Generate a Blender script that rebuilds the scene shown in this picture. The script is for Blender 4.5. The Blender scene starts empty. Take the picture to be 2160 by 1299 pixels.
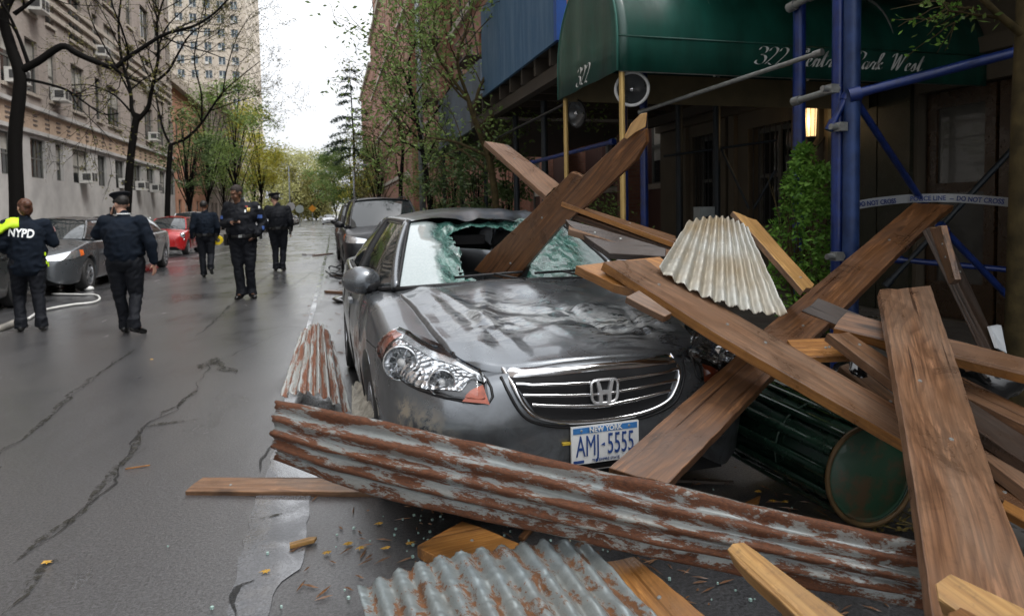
import bpy, bmesh, math, random
import numpy as np
from mathutils import Vector, Matrix, noise
from mathutils.bvhtree import BVHTree
from math import sin, cos, pi, radians, sqrt
scene = bpy.context.scene
COL = scene.collection
# ------------------------------------------------------------ camera
F = 1400.0; CH = 1.43; PITCH = .05; ROLL = .018; YAW = .2665; CY = 516.0
CP = Vector((0, 0, CH))
_fw = Vector((sin(YAW)*cos(PITCH), cos(YAW)*cos(PITCH), -sin(PITCH)))
_rt = Vector((cos(YAW), -sin(YAW), 0)); _up = _rt.cross(_fw)
RT = cos(ROLL)*_rt - sin(ROLL)*_up; UP = sin(ROLL)*_rt + cos(ROLL)*_up; FW = _fw
# solve yaw/principal row so that the street direction (+Y) meets the photo's vanishing point
cd = bpy.data.cameras.new('camera'); cam = bpy.data.objects.new('camera', cd); COL.objects.link(cam)
cam.matrix_world = Matrix(((RT.x, UP.x, -FW.x, 0), (RT.y, UP.y, -FW.y, 0), (RT.z, UP.z, -FW.z, CH), (0, 0, 0, 1)))
cd.sensor_width = 36; cd.lens = F/2160*36; cd.shift_y = (CY-649.5)/2160; cd.clip_end = 3000; cd.clip_start = .05
cd.dof.use_dof = True; cd.dof.focus_distance = 2.9; cd.dof.aperture_fstop = 4.5
scene.camera = cam
# ------------------------------------------------------------ world, light, exposure
SUN_EL, SUN_AZ = radians(60), radians(125)
w = bpy.data.worlds.new("World"); scene.world = w; w.use_nodes = True
nt = w.node_tree; nt.nodes.clear()
sky = nt.nodes.new('ShaderNodeTexSky'); sky.sky_type = 'NISHITA'; sky.sun_disc = False
sky.sun_elevation = SUN_EL; sky.sun_rotation = SUN_AZ; sky.air_density = 1.0; sky.dust_density = 6; sky.ozone_density = 1
hs = nt.nodes.new('ShaderNodeHueSaturation'); hs.inputs['Saturation'].default_value = .16; hs.inputs['Value'].default_value = 1.0
mx = nt.nodes.new('ShaderNodeMix'); mx.data_type = 'RGBA'; mx.inputs[0].default_value = .55
mx.inputs[7].default_value = (11.6, 11.9, 12.4, 1)   # even cloud layer over the clear sky
nz = nt.nodes.new('ShaderNodeTexNoise'); nz.inputs['Scale'].default_value = 1.6; nz.inputs['Detail'].default_value = 3
mr = nt.nodes.new('ShaderNodeMapRange'); mr.inputs[3].default_value = .82; mr.inputs[4].default_value = 1.12
mul = nt.nodes.new('ShaderNodeVectorMath'); mul.operation = 'SCALE'
bg = nt.nodes.new('ShaderNodeBackground'); bg.inputs[1].default_value = .095
ow = nt.nodes.new('ShaderNodeOutputWorld')
nt.links.new(sky.outputs[0], hs.inputs['Color']); nt.links.new(hs.outputs[0], mx.inputs[6])
nt.links.new(nz.outputs[0], mr.inputs[0]); nt.links.new(mx.outputs[2], mul.inputs[0]); nt.links.new(mr.outputs[0], mul.inputs['Scale'])
# overcast sky: three times brighter overhead than at the horizon
tcw = nt.nodes.new('ShaderNodeTexCoord'); sxw = nt.nodes.new('ShaderNodeSeparateXYZ'); mrw = nt.nodes.new('ShaderNodeMapRange'); mrw.inputs[1].default_value = 0; mrw.inputs[2].default_value = .75; mrw.inputs[3].default_value = .62; mrw.inputs[4].default_value = 1.45
mlw = nt.nodes.new('ShaderNodeVectorMath'); mlw.operation = 'SCALE'; nt.links.new(tcw.outputs['Generated'], sxw.inputs[0]); nt.links.new(sxw.outputs[2], mrw.inputs[0]); nt.links.new(mul.outputs[0], mlw.inputs[0]); nt.links.new(mrw.outputs[0], mlw.inputs['Scale'])
nt.links.new(mlw.outputs[0], bg.inputs[0]); nt.links.new(bg.outputs[0], ow.inputs[0])
sl = bpy.data.lights.new('sun', 'SUN'); sl.energy = 1.1; sl.angle = radians(25); sl.color = (1, .97, .93)
so = bpy.data.objects.new('sun', sl); COL.objects.link(so)
_sd = Vector((sin(SUN_AZ)*cos(SUN_EL), cos(SUN_AZ)*cos(SUN_EL), sin(SUN_EL)))   # direction to the sun
so.rotation_euler = (-_sd).to_track_quat('-Z', 'Y').to_euler(); so.location = (0, 0, 30)
vs = scene.view_settings; vs.view_transform = 'Standard'; vs.look = 'None'; vs.gamma = 1; vs.exposure = 1.0; vs.use_curve_mapping = False
scene.cycles.max_bounces = 7; scene.cycles.transparent_max_bounces = 12
scene.cycles.use_denoising = True
# ------------------------------------------------------------ helpers
rnd = random.Random(7)
def ray(px, py): return FW + RT*((px-1080)/F) - UP*((py-CY)/F)
def at(px, py, d): return CP + ray(px, py)*d
def onz(px, py, z=0.0):
    r = ray(px, py); return CP + r*((z-CH)/r.z)
def onx(px, py, x):
    r = ray(px, py); return CP + r*(x/r.x)
def ony(px, py, y):
    r = ray(px, py); return CP + r*(y/r.y)
def proj(P):
    v = Vector(P)-CP; z = v.dot(FW); return (1080+F*v.dot(RT)/z, CY-F*v.dot(UP)/z, z)
def tag(o, label=None, cat=None, group=None, kind=None):
    if label: o['label'] = label
    if cat: o['category'] = cat
    if group: o['group'] = group
    if kind: o['kind'] = kind
    return o
def empty(name, loc=(0, 0, 0), rz=0, label=None, cat=None, group=None):
    o = bpy.data.objects.new(name, None); COL.objects.link(o); o.location = loc; o.rotation_euler = (0, 0, rz)
    o.empty_display_size = .1
    return tag(o, label, cat, group)
def link(name, me, mat=None, parent=None, mw=None):
    o = bpy.data.objects.new(name, me); COL.objects.link(o)
    if mat is not None and len(me.materials) == 0:
        for m in (mat if isinstance(mat, (list, tuple)) else [mat]): me.materials.append(m)
    if parent: o.parent = parent
    if mw is not None: o.matrix_local = mw
    return o
class MB:
    """collects vertices and faces for one mesh"""
    def __init__(s): s.v = []; s.f = []; s.m = []; s.mi = 0
    def add(s, vs, fs):
        b = len(s.v); s.v += [tuple(x) for x in vs]
        for f in fs: s.f.append([b+i for i in f]); s.m.append(s.mi)
    def box(s, c, h, rz=0, M=None):
        pts = [Vector((x, y, z)) for x in (-h[0], h[0]) for y in (-h[1], h[1]) for z in (-h[2], h[2])]
        R = M if M is not None else Matrix.Rotation(rz, 3, 'Z')
        c = Vector(c); s.add([c+R @ p for p in pts], [(0, 1, 3, 2), (4, 6, 7, 5), (0, 4, 5, 1), (2, 3, 7, 6), (0, 2, 6, 4), (1, 5, 7, 3)])
    def bb(s, x0, x1, y0, y1, z0, z1): s.box(((x0+x1)/2, (y0+y1)/2, (z0+z1)/2), (abs(x1-x0)/2, abs(y1-y0)/2, abs(z1-z0)/2))
    def tube(s, pts, r, n=8, cap=True, closed=False):
        pts = [Vector(p) for p in pts]; N = len(pts)
        rr = r if hasattr(r, '__len__') else [r]*N
        b = len(s.v); prev = None
        for i, p in enumerate(pts):
            if closed: t = (pts[(i+1) % N]-pts[i-1])
            else: t = pts[min(i+1, N-1)]-pts[max(i-1, 0)]
            t = t.normalized() if t.length > 1e-9 else Vector((0, 0, 1))
            if prev is None: u = t.orthogonal().normalized()
            else:
                u = prev - t*prev.dot(t)
                u = u.normalized() if u.length > 1e-6 else t.orthogonal().normalized()
            prev = u; q = t.cross(u)
            for k in range(n):
                a = 2*pi*k/n; s.v.append(tuple(p+(u*cos(a)+q*sin(a))*rr[i]))
        M_ = N if closed else N-1
        for i in range(M_):
            j = (i+1) % N
            for k in range(n):
                s.f.append([b+i*n+k, b+i*n+(k+1) % n, b+j*n+(k+1) % n, b+j*n+k]); s.m.append(s.mi)
        if cap and not closed:
            s.f.append([b+k for k in range(n)][::-1]); s.m.append(s.mi)
            s.f.append([b+(N-1)*n+k for k in range(n)]); s.m.append(s.mi)
    def grid(s, P, closed_u=False):
        """P[i][j] points"""
        b = len(s.v); n = len(P); m = len(P[0])
        for row in P: s.v += [tuple(p) for p in row]
        for i in range(n-1):
            for j in range(m-1):
                s.f.append([b+i*m+j, b+i*m+j+1, b+(i+1)*m+j+1, b+(i+1)*m+j]); s.m.append(s.mi)
    def lathe(s, prof, c, axis, n=24, u=None):
        axis = Vector(axis).normalized(); u = u or axis.orthogonal().normalized(); q = axis.cross(u); c = Vector(c)
        s.grid([[c+axis*h+(u*cos(2*pi*k/n)+q*sin(2*pi*k/n))*r for k in range(n+1)] for r, h in prof])
    def ell(s, c, r, R=None, n=12, m=8):
        c = Vector(c); rows = []
        for i in range(m+1):
            th = pi*i/m; row = []
            for k in range(n+1):
                a = 2*pi*k/n; p = Vector((r[0]*sin(th)*cos(a), r[1]*sin(th)*sin(a), r[2]*cos(th)))
                row.append(c+(R @ p if R is not None else p))
            rows.append(row)
        s.grid(rows)
    def poly(s, pts, d):
        """extruded planar polygon"""
        n = len(pts); d = Vector(d); pts = [Vector(p) for p in pts]
        s.add(pts+[p+d for p in pts], [list(range(n)), [n+i for i in range(n)][::-1]]+[[i, n+i, n+(i+1) % n, (i+1) % n] for i in range(n)])
    def mesh(s, name, weld=0.0, smooth=False, sharp=None):
        me = bpy.data.meshes.new(name); me.from_pydata(s.v, [], s.f); me.validate()
        if any(s.m) and len(s.m) == len(me.polygons): me.polygons.foreach_set('material_index', s.m)
        bm = bmesh.new(); bm.from_mesh(me)
        if weld: bmesh.ops.remove_doubles(bm, verts=bm.verts, dist=weld)
        bmesh.ops.recalc_face_normals(bm, faces=bm.faces)
        if smooth:
            for f in bm.faces: f.smooth = True
            if sharp:
                for e in bm.edges:
                    if len(e.link_faces) == 2 and e.calc_face_angle(0) > sharp: e.smooth = False
        bm.to_mesh(me); bm.free(); return me
    def build(s, name, mat, parent=None, weld=0.0, smooth=False, sharp=None, mw=None):
        return link(name, s.mesh(name, weld, smooth, sharp), mat, parent, mw)
def smap(x, a, b, c=0.0, d=1.0):
    t = max(0.0, min(1.0, (x-a)/(b-a))); return c+(d-c)*t*t*(3-2*t)
def lerpk(keys, y):
    xs = [k[0] for k in keys]; zs = [k[1] for k in keys]
    return float(np.interp(y, xs, zs))
def crk(keys):
    """smooth (monotone-ish) interpolation through keys, sampled densely"""
    xs = np.array([k[0] for k in keys], float); zs = np.array([k[1] for k in keys], float)
    d = np.diff(zs)/np.diff(xs); m = np.zeros(len(xs)); m[0] = d[0]; m[-1] = d[-1]
    for i in range(1, len(xs)-1):
        m[i] = 0 if d[i-1]*d[i] <= 0 else 2*d[i-1]*d[i]/(d[i-1]+d[i])
    def f(x):
        x = min(max(x, xs[0]), xs[-1]); i = min(int(np.searchsorted(xs, x, 'right'))-1, len(xs)-2)
        h = xs[i+1]-xs[i]; t = (x-xs[i])/h
        return float((2*t**3-3*t*t+1)*zs[i]+(t**3-2*t*t+t)*h*m[i]+(-2*t**3+3*t*t)*zs[i+1]+(t**3-t*t)*h*m[i+1])
    return f
def catmull(pts, n=8):
    P = [Vector(p) for p in pts]; out = []
    for i in range(len(P)-1):
        a, b, c, d = P[max(i-1, 0)], P[i], P[i+1], P[min(i+2, len(P)-1)]
        for k in range(n):
            t = k/n; out.append(.5*((2*b)+(c-a)*t+(2*a-5*b+4*c-d)*t*t+(3*b-a-3*c+d)*t**3))
    out.append(P[-1]); return out
def text_mesh(txt, size, shear=0, off=0.0, ext=.001, align='CENTER', bev=0, sx=1.0, space=1.0):
    c = bpy.data.curves.new('lettering', 'FONT'); c.body = txt; c.size = size; c.shear = shear; c.offset = off
    c.extrude = ext; c.align_x = align; c.align_y = 'CENTER'; c.space_character = space; c.resolution_u = 3
    o = bpy.data.objects.new('lettering', c); COL.objects.link(o)
    dg = bpy.context.evaluated_depsgraph_get(); dg.update()
    me = bpy.data.meshes.new_from_object(o.evaluated_get(dg)); bpy.data.objects.remove(o); me.materials.clear()
    if sx != 1: me.transform(Matrix.Diagonal((sx, 1, 1, 1)))
    return me
def frame_mat(o, x, y=None, n=None):
    """matrix with local X along x, local Z along n"""
    x = Vector(x).normalized(); n = Vector(n); n = (n-x*n.dot(x)).normalized(); y = n.cross(x)
    return Matrix(((x.x, y.x, n.x, o[0]), (x.y, y.y, n.y, o[1]), (x.z, y.z, n.z, o[2]), (0, 0, 0, 1)))
# ------------------------------------------------------------ materials
class NM:
    def __init__(s, name):
        s.m = bpy.data.materials.new(name); s.m.use_nodes = True; s.nt = s.m.node_tree; s.n = s.nt.nodes
        s.b = s.n['Principled BSDF']; s.out = s.n['Material Output']
    def node(s, t, **k):
        n = s.n.new(t)
        for a, v in k.items(): setattr(n, a, v)
        return n
    def L(s, a, b): s.nt.links.new(a, b)
    def co(s, kind='Object', scale=(1, 1, 1), rnd_off=False, loc=(0, 0, 0)):
        tc = s.node('ShaderNodeTexCoord'); mp = s.node('ShaderNodeMapping'); mp.inputs['Scale'].default_value = scale; mp.inputs['Location'].default_value = loc
        src = tc.outputs[kind]
        if rnd_off:
            oi = s.node('ShaderNodeObjectInfo'); m_ = s.node('ShaderNodeMath', operation='MULTIPLY'); m_.inputs[1].default_value = 37.0
            s.L(oi.outputs['Random'], m_.inputs[0]); va = s.node('ShaderNodeVectorMath', operation='ADD'); s.L(src, va.inputs[0]); s.L(m_.outputs[0], va.inputs[1]); src = va.outputs[0]
        s.L(src, mp.inputs[0]); return mp.outputs[0]
    def noise(s, co, scale=5, detail=4, rough=.55, dist=0, out=0):
        n = s.node('ShaderNodeTexNoise'); n.inputs['Scale'].default_value = scale; n.inputs['Detail'].default_value = detail
        n.inputs['Roughness'].default_value = rough; n.inputs['Distortion'].default_value = dist
        if co is not None: s.L(co, n.inputs['Vector'])
        return n.outputs[out]
    def ramp(s, fac, stops, interp='LINEAR'):
        r = s.node('ShaderNodeValToRGB'); r.color_ramp.interpolation = interp; e = r.color_ramp.elements
        while len(e) < len(stops): e.new(.5)
        for i, (p, c) in enumerate(stops):
            e[i].position = p; e[i].color = (c, c, c, 1) if isinstance(c, (int, float)) else (*c[:3], 1)
        s.L(fac, r.inputs[0]); return r.outputs[0]
    def mix(s, fac, a, b, mode='MIX'):
        m_ = s.node('ShaderNodeMix', data_type='RGBA', blend_type=mode)
        for i, v in ((0, fac), (6, a), (7, b)):
            if isinstance(v, (int, float)): m_.inputs[i].default_value = v if i == 0 else (v, v, v, 1)
            elif isinstance(v, tuple): m_.inputs[i].default_value = (*v[:3], 1)
            else: s.L(v, m_.inputs[i])
        return m_.outputs[2]
    def math(s, op, a, b=0.0):
        m_ = s.node('ShaderNodeMath', operation=op)
        for i, v in ((0, a), (1, b)):
            if isinstance(v, (int, float)): m_.inputs[i].default_value = v
            else: s.L(v, m_.inputs[i])
        return m_.outputs[0]
    def set(s, **k):
        for a, v in k.items():
            inp = s.b.inputs[{'color': 'Base Color', 'rough': 'Roughness', 'metal': 'Metallic', 'spec': 'Specular IOR Level', 'coat': 'Coat Weight', 'coatr': 'Coat Roughness', 'trans': 'Transmission Weight', 'alpha': 'Alpha', 'ecol': 'Emission Color', 'estr': 'Emission Strength', 'ior': 'IOR', 'sub': 'Subsurface Weight', 'sheen': 'Sheen Weight'}[a]]
            if isinstance(v, (int, float)): inp.default_value = v
            elif isinstance(v, tuple): inp.default_value = (*v[:3], 1)
            else: s.L(v, inp)
        return s
    def bump(s, h, strength=.3, dist=.01):
        b = s.node('ShaderNodeBump'); b.inputs['Strength'].default_value = strength; b.inputs['Distance'].default_value = dist
        s.L(h, b.inputs['Height']); s.L(b.outputs[0], s.b.inputs['Normal']); return s
def simple(name, col, rough=.6, metal=0, var=.15, scale=6, bump=0, coat=0, **k):
    m = NM(name); co = m.co(rnd_off=True); n = m.noise(co, scale, 5)
    d = tuple(c*(1-var) for c in col); u = tuple(min(1, c*(1+var)) for c in col)
    m.set(color=m.ramp(n, [(.3, d), (.7, u)]), metal=metal, coat=coat, **k)
    m.set(rough=m.ramp(n, [(.3, max(.02, rough-.08)), (.7, min(1, rough+.08))]))
    if bump: m.bump(m.noise(co, scale*6, 4), bump, .004)
    return m.m
def wood(name, c1, c2, grey=(.3, .27, .25), greyamt=.4, rough=.5, dark=(.05, .03, .02), wet=.3, spots=(.03, .02, .015)):
    m = NM(name); base = m.co(rnd_off=True)
    d = m.noise(m.co(scale=(.7, 4, 4), rnd_off=True), 1.3, 4, .6, .3)
    # cathedral grain: growth-ring bands bent by slow noise along the plank
    wn = m.noise(m.co(scale=(.9, 2.4, 2.4), rnd_off=True), 1.1, 2, .5, .2, 1); va = m.node('ShaderNodeVectorMath', operation='SCALE'); va.inputs['Scale'].default_value = .22; m.L(wn, va.inputs[0])
    vb = m.node('ShaderNodeVectorMath', operation='ADD'); m.L(m.co(scale=(.10, 1, 1), rnd_off=True), vb.inputs[0]); m.L(va.outputs[0], vb.inputs[1])
    w_ = m.node('ShaderNodeTexWave', wave_type='RINGS', rings_direction='X', wave_profile='SAW'); w_.inputs['Scale'].default_value = 13
    w_.inputs['Distortion'].default_value = 1.6; w_.inputs['Detail'].default_value = 2; w_.inputs['Detail Scale'].default_value = 1.4; m.L(vb.outputs[0], w_.inputs['Vector'])
    fine = m.noise(m.co(scale=(2.2, 90, 90), rnd_off=True), 1.5, 4, .6); sc = m.noise(m.co(scale=(1.0, 14, 14), rnd_off=True), 1.5, 5, .65)
    mid = tuple(a*.55+b*.45 for a, b in zip(c1, c2))
    col = m.mix(m.ramp(sc, [(.35, 0.), (.65, 1.)]), c1, mid)
    col = m.mix(m.math('MULTIPLY', m.ramp(w_.outputs[0], [(.25, 0.), (.85, 1.), (1, .0)]), .8), col, c2)
    col = m.mix(m.ramp(fine, [(.38, .7), (.6, 0.)]), col, tuple(x*.5 for x in c2))
    col = m.mix(m.math('MULTIPLY', m.ramp(d, [(.40, 0.), (.60, 1.)]), greyamt), col, grey)
    v = m.node('ShaderNodeTexVoronoi', feature='F1'); v.inputs['Scale'].default_value = 1.5; m.L(m.co(scale=(1.0, 3.6, .4), rnd_off=True), v.inputs['Vector'])
    col = m.mix(m.ramp(v.outputs['Distance'], [(.05, .85), (.12, .0)]), col, spots)
    blot = m.noise(base, 3.1, 6, .7, .6)
    col = m.mix(m.ramp(blot, [(.50, 0.), (.66, wet)]), col, dark)
    dirt = m.noise(base, 34, 4, .75)
    col = m.mix(m.ramp(dirt, [(.57, 0.), (.72, .45)]), col, dark)
    # long drying checks, scraped pale streaks, grime
    ck = m.noise(m.co(scale=(.45, 26, 26), rnd_off=True), 1.3, 3, .5, .1); col = m.mix(m.ramp(ck, [(.640, 0.), (.665, .9)]), col, tuple(x*.35 for x in c2))
    pl_ = m.noise(m.co(scale=(1.6, 11, 11), rnd_off=True), 1.7, 6, .7); col = m.mix(m.ramp(pl_, [(.60, 0.), (.70, .5)]), col, tuple(min(1, x*1.75+.03) for x in c1))
    gm_ = m.noise(m.co(rnd_off=True), 1.7, 4, .6); col = m.mix(m.ramp(gm_, [(.42, 0.), (.62, .45)]), col, tuple(x*.55 for x in c1))
    m.set(color=col, rough=m.ramp(blot, [(.35, rough+.10), (.65, rough-.18)]), spec=.5)
    m.bump(m.mix(.5, w_.outputs[0], m.math('SUBTRACT', fine, m.math('MULTIPLY', m.ramp(ck, [(.64, 0.), (.665, 1.)]), 2.))), .5, .003)
    return m.m
# ------------------------------------------------------------ shared materials
M = {}
M['black'] = simple('black_plastic', (.012, .012, .013), .5, spec=.4)
M['void'] = simple('dark_interior', (.006, .006, .007), .8)
M['rubber'] = simple('tyre_rubber', (.02, .02, .02), .75)
M['chrome'] = simple('chrome', (.75, .76, .78), .12, 1, .05)
M['alloy'] = simple('alloy_rim', (.42, .43, .45), .3, .9)
M['amber'] = simple('amber_lens', (.75, .16, .03), .25, 0, .2, coat=.5)
M['lampwhite'] = simple('headlamp_reflector', (.62, .64, .66), .14, .85, .2, 30)
M['plate'] = simple('licence_plate_white', (.72, .73, .72), .4)
M['steel'] = simple('galvanised_pipe', (.30, .31, .30), .45, .6, .25, 20)
def glass_mat(name, tint=(.02, .025, .027), rough=.04, alpha=1.0):
    m = NM(name); m.set(color=tint, rough=rough, spec=.6, coat=.6, coatr=.02, alpha=alpha); return m.m
M['cglass'] = glass_mat('car_glass')
_l = NM('clear_lens'); _t = _l.node('ShaderNodeBsdfTransparent'); _g = _l.node('ShaderNodeBsdfGlossy'); _g.inputs['Roughness'].default_value = .04; _g.inputs['Color'].default_value = (.9, .93, .95, 1)
_m = _l.node('ShaderNodeMixShader'); _f = _l.node('ShaderNodeFresnel'); _f.inputs[0].default_value = 1.45; _l.L(_f.outputs[0], _m.inputs[0]); _l.L(_t.outputs[0], _m.inputs[1]); _l.L(_g.outputs[0], _m.inputs[2]); _l.L(_m.outputs[0], _l.out.inputs[0]); M['clens'] = _l.m
_l = NM('faceted_reflector'); _v = _l.node('ShaderNodeTexVoronoi', feature='F1'); _v.inputs['Scale'].default_value = 42; _l.L(_l.co(), _v.inputs['Vector']); _l.set(color=_l.ramp(_v.outputs['Color'], [(.2, (.35, .36, .37)), (.8, (.85, .86, .88))]), metal=.95, rough=.12); _l.bump(_v.outputs['Distance'], .6, .01); M['facet'] = _l.m
def paint(name, col, metal=.5, rough=.28, flake=.1, dirt=.25, coat=.8):
    m = NM(name); co = m.co(rnd_off=True)
    n = m.noise(co, 3, 5, .6); d = m.noise(co, 14, 5, .7)
    c = m.mix(m.ramp(d, [(.52, 0.), (.75, dirt)]), col, (.16, .14, .11))
    m.set(color=c, metal=metal, rough=m.ramp(n, [(.3, rough), (.75, rough+.18)]), coat=coat, coatr=.06); return m.m
# ------------------------------------------------------------ car builder
def mirx(P): return [Vector((-p[0], p[1], p[2])) for p in P]
class Car:
    def __init__(s, sp):
        s.sp = sp; s.W = crk(sp['w']); s.ZS = crk(sp['zs']); s.ZT = crk(sp['zt']); s.ZB = crk(sp['zb'])
        s.L = sp['w'][-1][0]; s.hood = None; s.bvh = None
    def section(s, y, n=9, inset=0.0):
        w, zs, zt, zb = s.W(y), s.ZS(y), s.ZT(y), s.ZB(y)
        sp = s.sp; arch = 0; hz = sp['wr']; R = sp['wr']+.055
        for yw in sp['wy']:
            d = y-yw
            if abs(d) < R: arch = max(arch, hz+sqrt(R*R-d*d))
        zb2 = min(zs-.09, max(zb, arch)); mid = zb+(zs-zb)*.52
        pts = [(w*.90, zb), (w*.955, zb+.05), (w*.975, zb+(zs-zb)*.25), (w, mid), (w*.99, zb+(zs-zb)*.74), (w*.972, zb+(zs-zb)*.88), (w*.945, zs-.012), (w*.90, zs+(zt-zs)*.10)]
        P = catmull([Vector((a, b, 0)) for a, b in pts], 3)
        out = []
        for p in P:
            z = p.y
            if z < zb2: z = zb2+(z-zb)*.02
            out.append((p.x, z))
        x0 = w*.90; z0 = zs+(zt-zs)*.10
        for k in range(1, n+1):
            x = x0*(1-k/n); q = (1-(x/x0)**2.3); out.append((x, z0+(zt-z0)*q))
        return out
    def stations(s):
        ys = [0, .012, .03, .055, .085, .12, .17, .22, .28, .35, .43]
        y = .5
        while y < s.L-.4: ys.append(y); y += .052
        ys += [s.L-.35, s.L-.25, s.L-.17, s.L-.11, s.L-.06, s.L-.025, s.L]; return ys
    def body(s, mat, parent, fn=None, name='body'):
        b = MB(); rows = []
        for y in s.stations():
            sec = s.section(y); R = [Vector((x, y, z)) for x, z in sec]; full = R + mirx(R)[::-1][1:]
            if fn: full = [fn(p) for p in full]
            rows.append(full)
        b.grid(rows)
        for row in (rows[0], rows[-1]):          # end caps
            n = len(row)//2
            b.grid([[row[i], row[-1-i]] for i in range(n)])
        me = b.mesh(name, weld=.0005, smooth=True, sharp=radians(50)); o = link(name, me, mat, parent)
        bm = bmesh.new(); bm.from_mesh(me); s.bvh = BVHTree.FromBMesh(bm); bm.free()
        # dark inside
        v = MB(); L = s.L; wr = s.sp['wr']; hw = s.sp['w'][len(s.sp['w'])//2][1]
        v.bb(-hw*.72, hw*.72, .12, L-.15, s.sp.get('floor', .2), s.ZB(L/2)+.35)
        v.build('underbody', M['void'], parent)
        return o
    def cast_y(s, x, z, off=.004, back=False):
        hit = s.bvh.ray_cast(Vector((x, s.L+1 if back else -1, z)), Vector((0, -1 if back else 1, 0)))
        if hit[0] is None: return Vector((x, .1, z))
        n = hit[1]; n = -n if n.y*(-1 if back else 1) > 0 else n
        return hit[0]+n*off
    def cast_phi(s, ph, z, off=.004, yc=1.0, sgn=1):
        d = Vector((sgn*sin(ph), -cos(ph), 0)); c = Vector((0, yc, z))
        hit = s.bvh.ray_cast(c+d*4, -d)
        if hit[0] is None: return c+d
        n = hit[1]; n = -n if n.dot(d) < 0 else n
        return hit[0]+n*off
    def patch(s, top, bot, name, mat, parent, nu=18, nv=8, mode='y', off=.004, sgn=1, yc=1.0, rim=.0, back=False, fn=None):
        """surface laid on the body between two polylines in (x,z) or (angle,z)"""
        T = [Vector((a, b, 0)) for a, b in top]; B = [Vector((a, b, 0)) for a, b in bot]
        def rs(P, n):
            l = [0]
            for i in range(1, len(P)): l.append(l[-1]+(P[i]-P[i-1]).length)
            return [Vector((np.interp(l[-1]*k/n, l, [p.x for p in P]), np.interp(l[-1]*k/n, l, [p.y for p in P]), 0)) for k in range(n+1)]
        T = rs(T, nu); B = rs(B, nu); rows = []
        for j in range(nv+1):
            row = []
            for i in range(nu+1):
                p = T[i].lerp(B[i], j/nv); o_ = off
                if rim and (i in (0, nu) or j in (0, nv)): o_ = -.006
                q = s.cast_y(p.x*sgn, p.y, o_, back) if mode == 'y' else s.cast_phi(radians(p.x), p.y, o_, yc, sgn)
                row.append(fn(q) if fn else q)
            rows.append(row)
        b = MB(); b.grid(rows); return b.build(name, mat, parent, smooth=True)
    # greenhouse ------------------------------------------------
    def ws(s, u, v):
        g = s.sp['g']; c, h = g['cowl'], g['head']
        b = Vector((u*c[0], c[1]+c[2]*u*u, c[3]-c[4]*u*u)); t = Vector((u*h[0], h[1]+h[2]*u*u, h[3]-h[4]*u*u))
        p = b.lerp(t, v); k = .10*v*(1-v); p.z += k*.9; p.y -= k*.6; return p
    def rw(s, u, v):
        g = s.sp['g']; c, h = g['deck'], g['rear']
        b = Vector((u*c[0], c[1]-c[2]*u*u, c[3]-c[4]*u*u)); t = Vector((u*h[0], h[1]-h[2]*u*u, h[3]-h[4]*u*u))
        p = b.lerp(t, v); k = .10*v*(1-v); p.z += k*.9; p.y += k*.6; return p
    def side(s, t, v, off=0.0, sgn=1):
        g = s.sp['g']; A0, A1 = s.ws(1, 0), s.ws(1, 1); C0, C1 = s.rw(1, 0), s.rw(1, 1)
        yb = A0.y+(C0.y-A0.y)*t; yt = A1.y+(C1.y-A1.y)*t
        xb = min(s.W(yb)*.90, A0.x+(s.W(yb)*.9-A0.x)*min(1, t/.12), C0.x+(s.W(yb)*.9-C0.x)*min(1, (1-t)/.12)); zb = s.ZS(yb)+.015+(s.ws(1, 0).z-s.ZS(A0.y)-.015)*max(0, 1-t/.1)
        xt = A1.x+(C1.x-A1.x)*t+g['rb']*4*t*(1-t); zt = A1.z+(C1.z-A1.z)*t+g['rz']*4*t*(1-t)
        p = Vector((xb, yb, zb)).lerp(Vector((xt, yt, zt)), v); p.x += .09*v*(1-v)+off; return Vector((p.x*sgn, p.y, p.z))
    def roofp(s, u, t, fn=None):
        g = s.sp['g']; e = s.side(t, 1.0); h = s.ws(u, 1); r = s.rw(u, 1); z = h.z+(r.z-h.z)*t+g['rz']*4*t*(1-t)+g.get('rc', 0)*4*t*(1-t)*(1-u*u)
        p = Vector((u*e.x, h.y+(r.y-h.y)*t, z)); return fn(p) if fn else p
    def greenhouse(s, paintm, parent, glass=None, skip_ws=False, rooffn=None, posts=(.48,), wsfn=None):
        g = glass or M['cglass']
        b = MB()
        us = [-1.03, -1.0]+[-1+2*k/20 for k in range(1, 20)]+[1.0, 1.03]
        rows = []
        for j in range(25):
            t = -.015+1.03*j/24; row = []
            for u in us:
                p = s.roofp(max(-1, min(1, u)), t)
                p.z += .012
                if abs(u) > 1: p.z -= .03; p.x += .02*(1 if u > 0 else -1)
                row.append(rooffn(p) if rooffn else p)
            rows.append(row)
        b.grid(rows); b.build('roof', paintm, parent, smooth=True)
        if not skip_ws:
            b = MB(); b.grid([[s.ws(-1+2*i/16, j/10) for i in range(17)] for j in range(11)]); b.build('windshield', g, parent, smooth=True)
        b = MB(); b.grid([[s.rw(-1+2*i/16, j/10) for i in range(17)] for j in range(11)]); b.build('rear_window', g, parent, smooth=True)
        edges = [0.0]+list(posts)+[1.0]
        for sg in (-1, 1):
            for a, c in zip(edges[:-1], edges[1:]):
                b = MB(); a2, c2 = a+.02, c-.02
                b.grid([[s.side(a2+(c2-a2)*i/12, .02+.96*j/6, -.004, sg) for j in range(7)] for i in range(13)]); b.build('side_window', g, parent, smooth=True)
            b = MB()      # pillars, belt moulding, roof rail
            def strip(fa, w_=.022, n=16):
                b.tube([fa(i/n) for i in range(n+1)], w_, 6)
            strip(lambda k: s.side(.0, k, .0, sg), .030); strip(lambda k: s.side(1, k, .0, sg), .04)
            strip(lambda k: s.side(k, 1, -.004, sg), .024); 
            b.build('pillar', paintm, parent, smooth=True)
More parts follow.
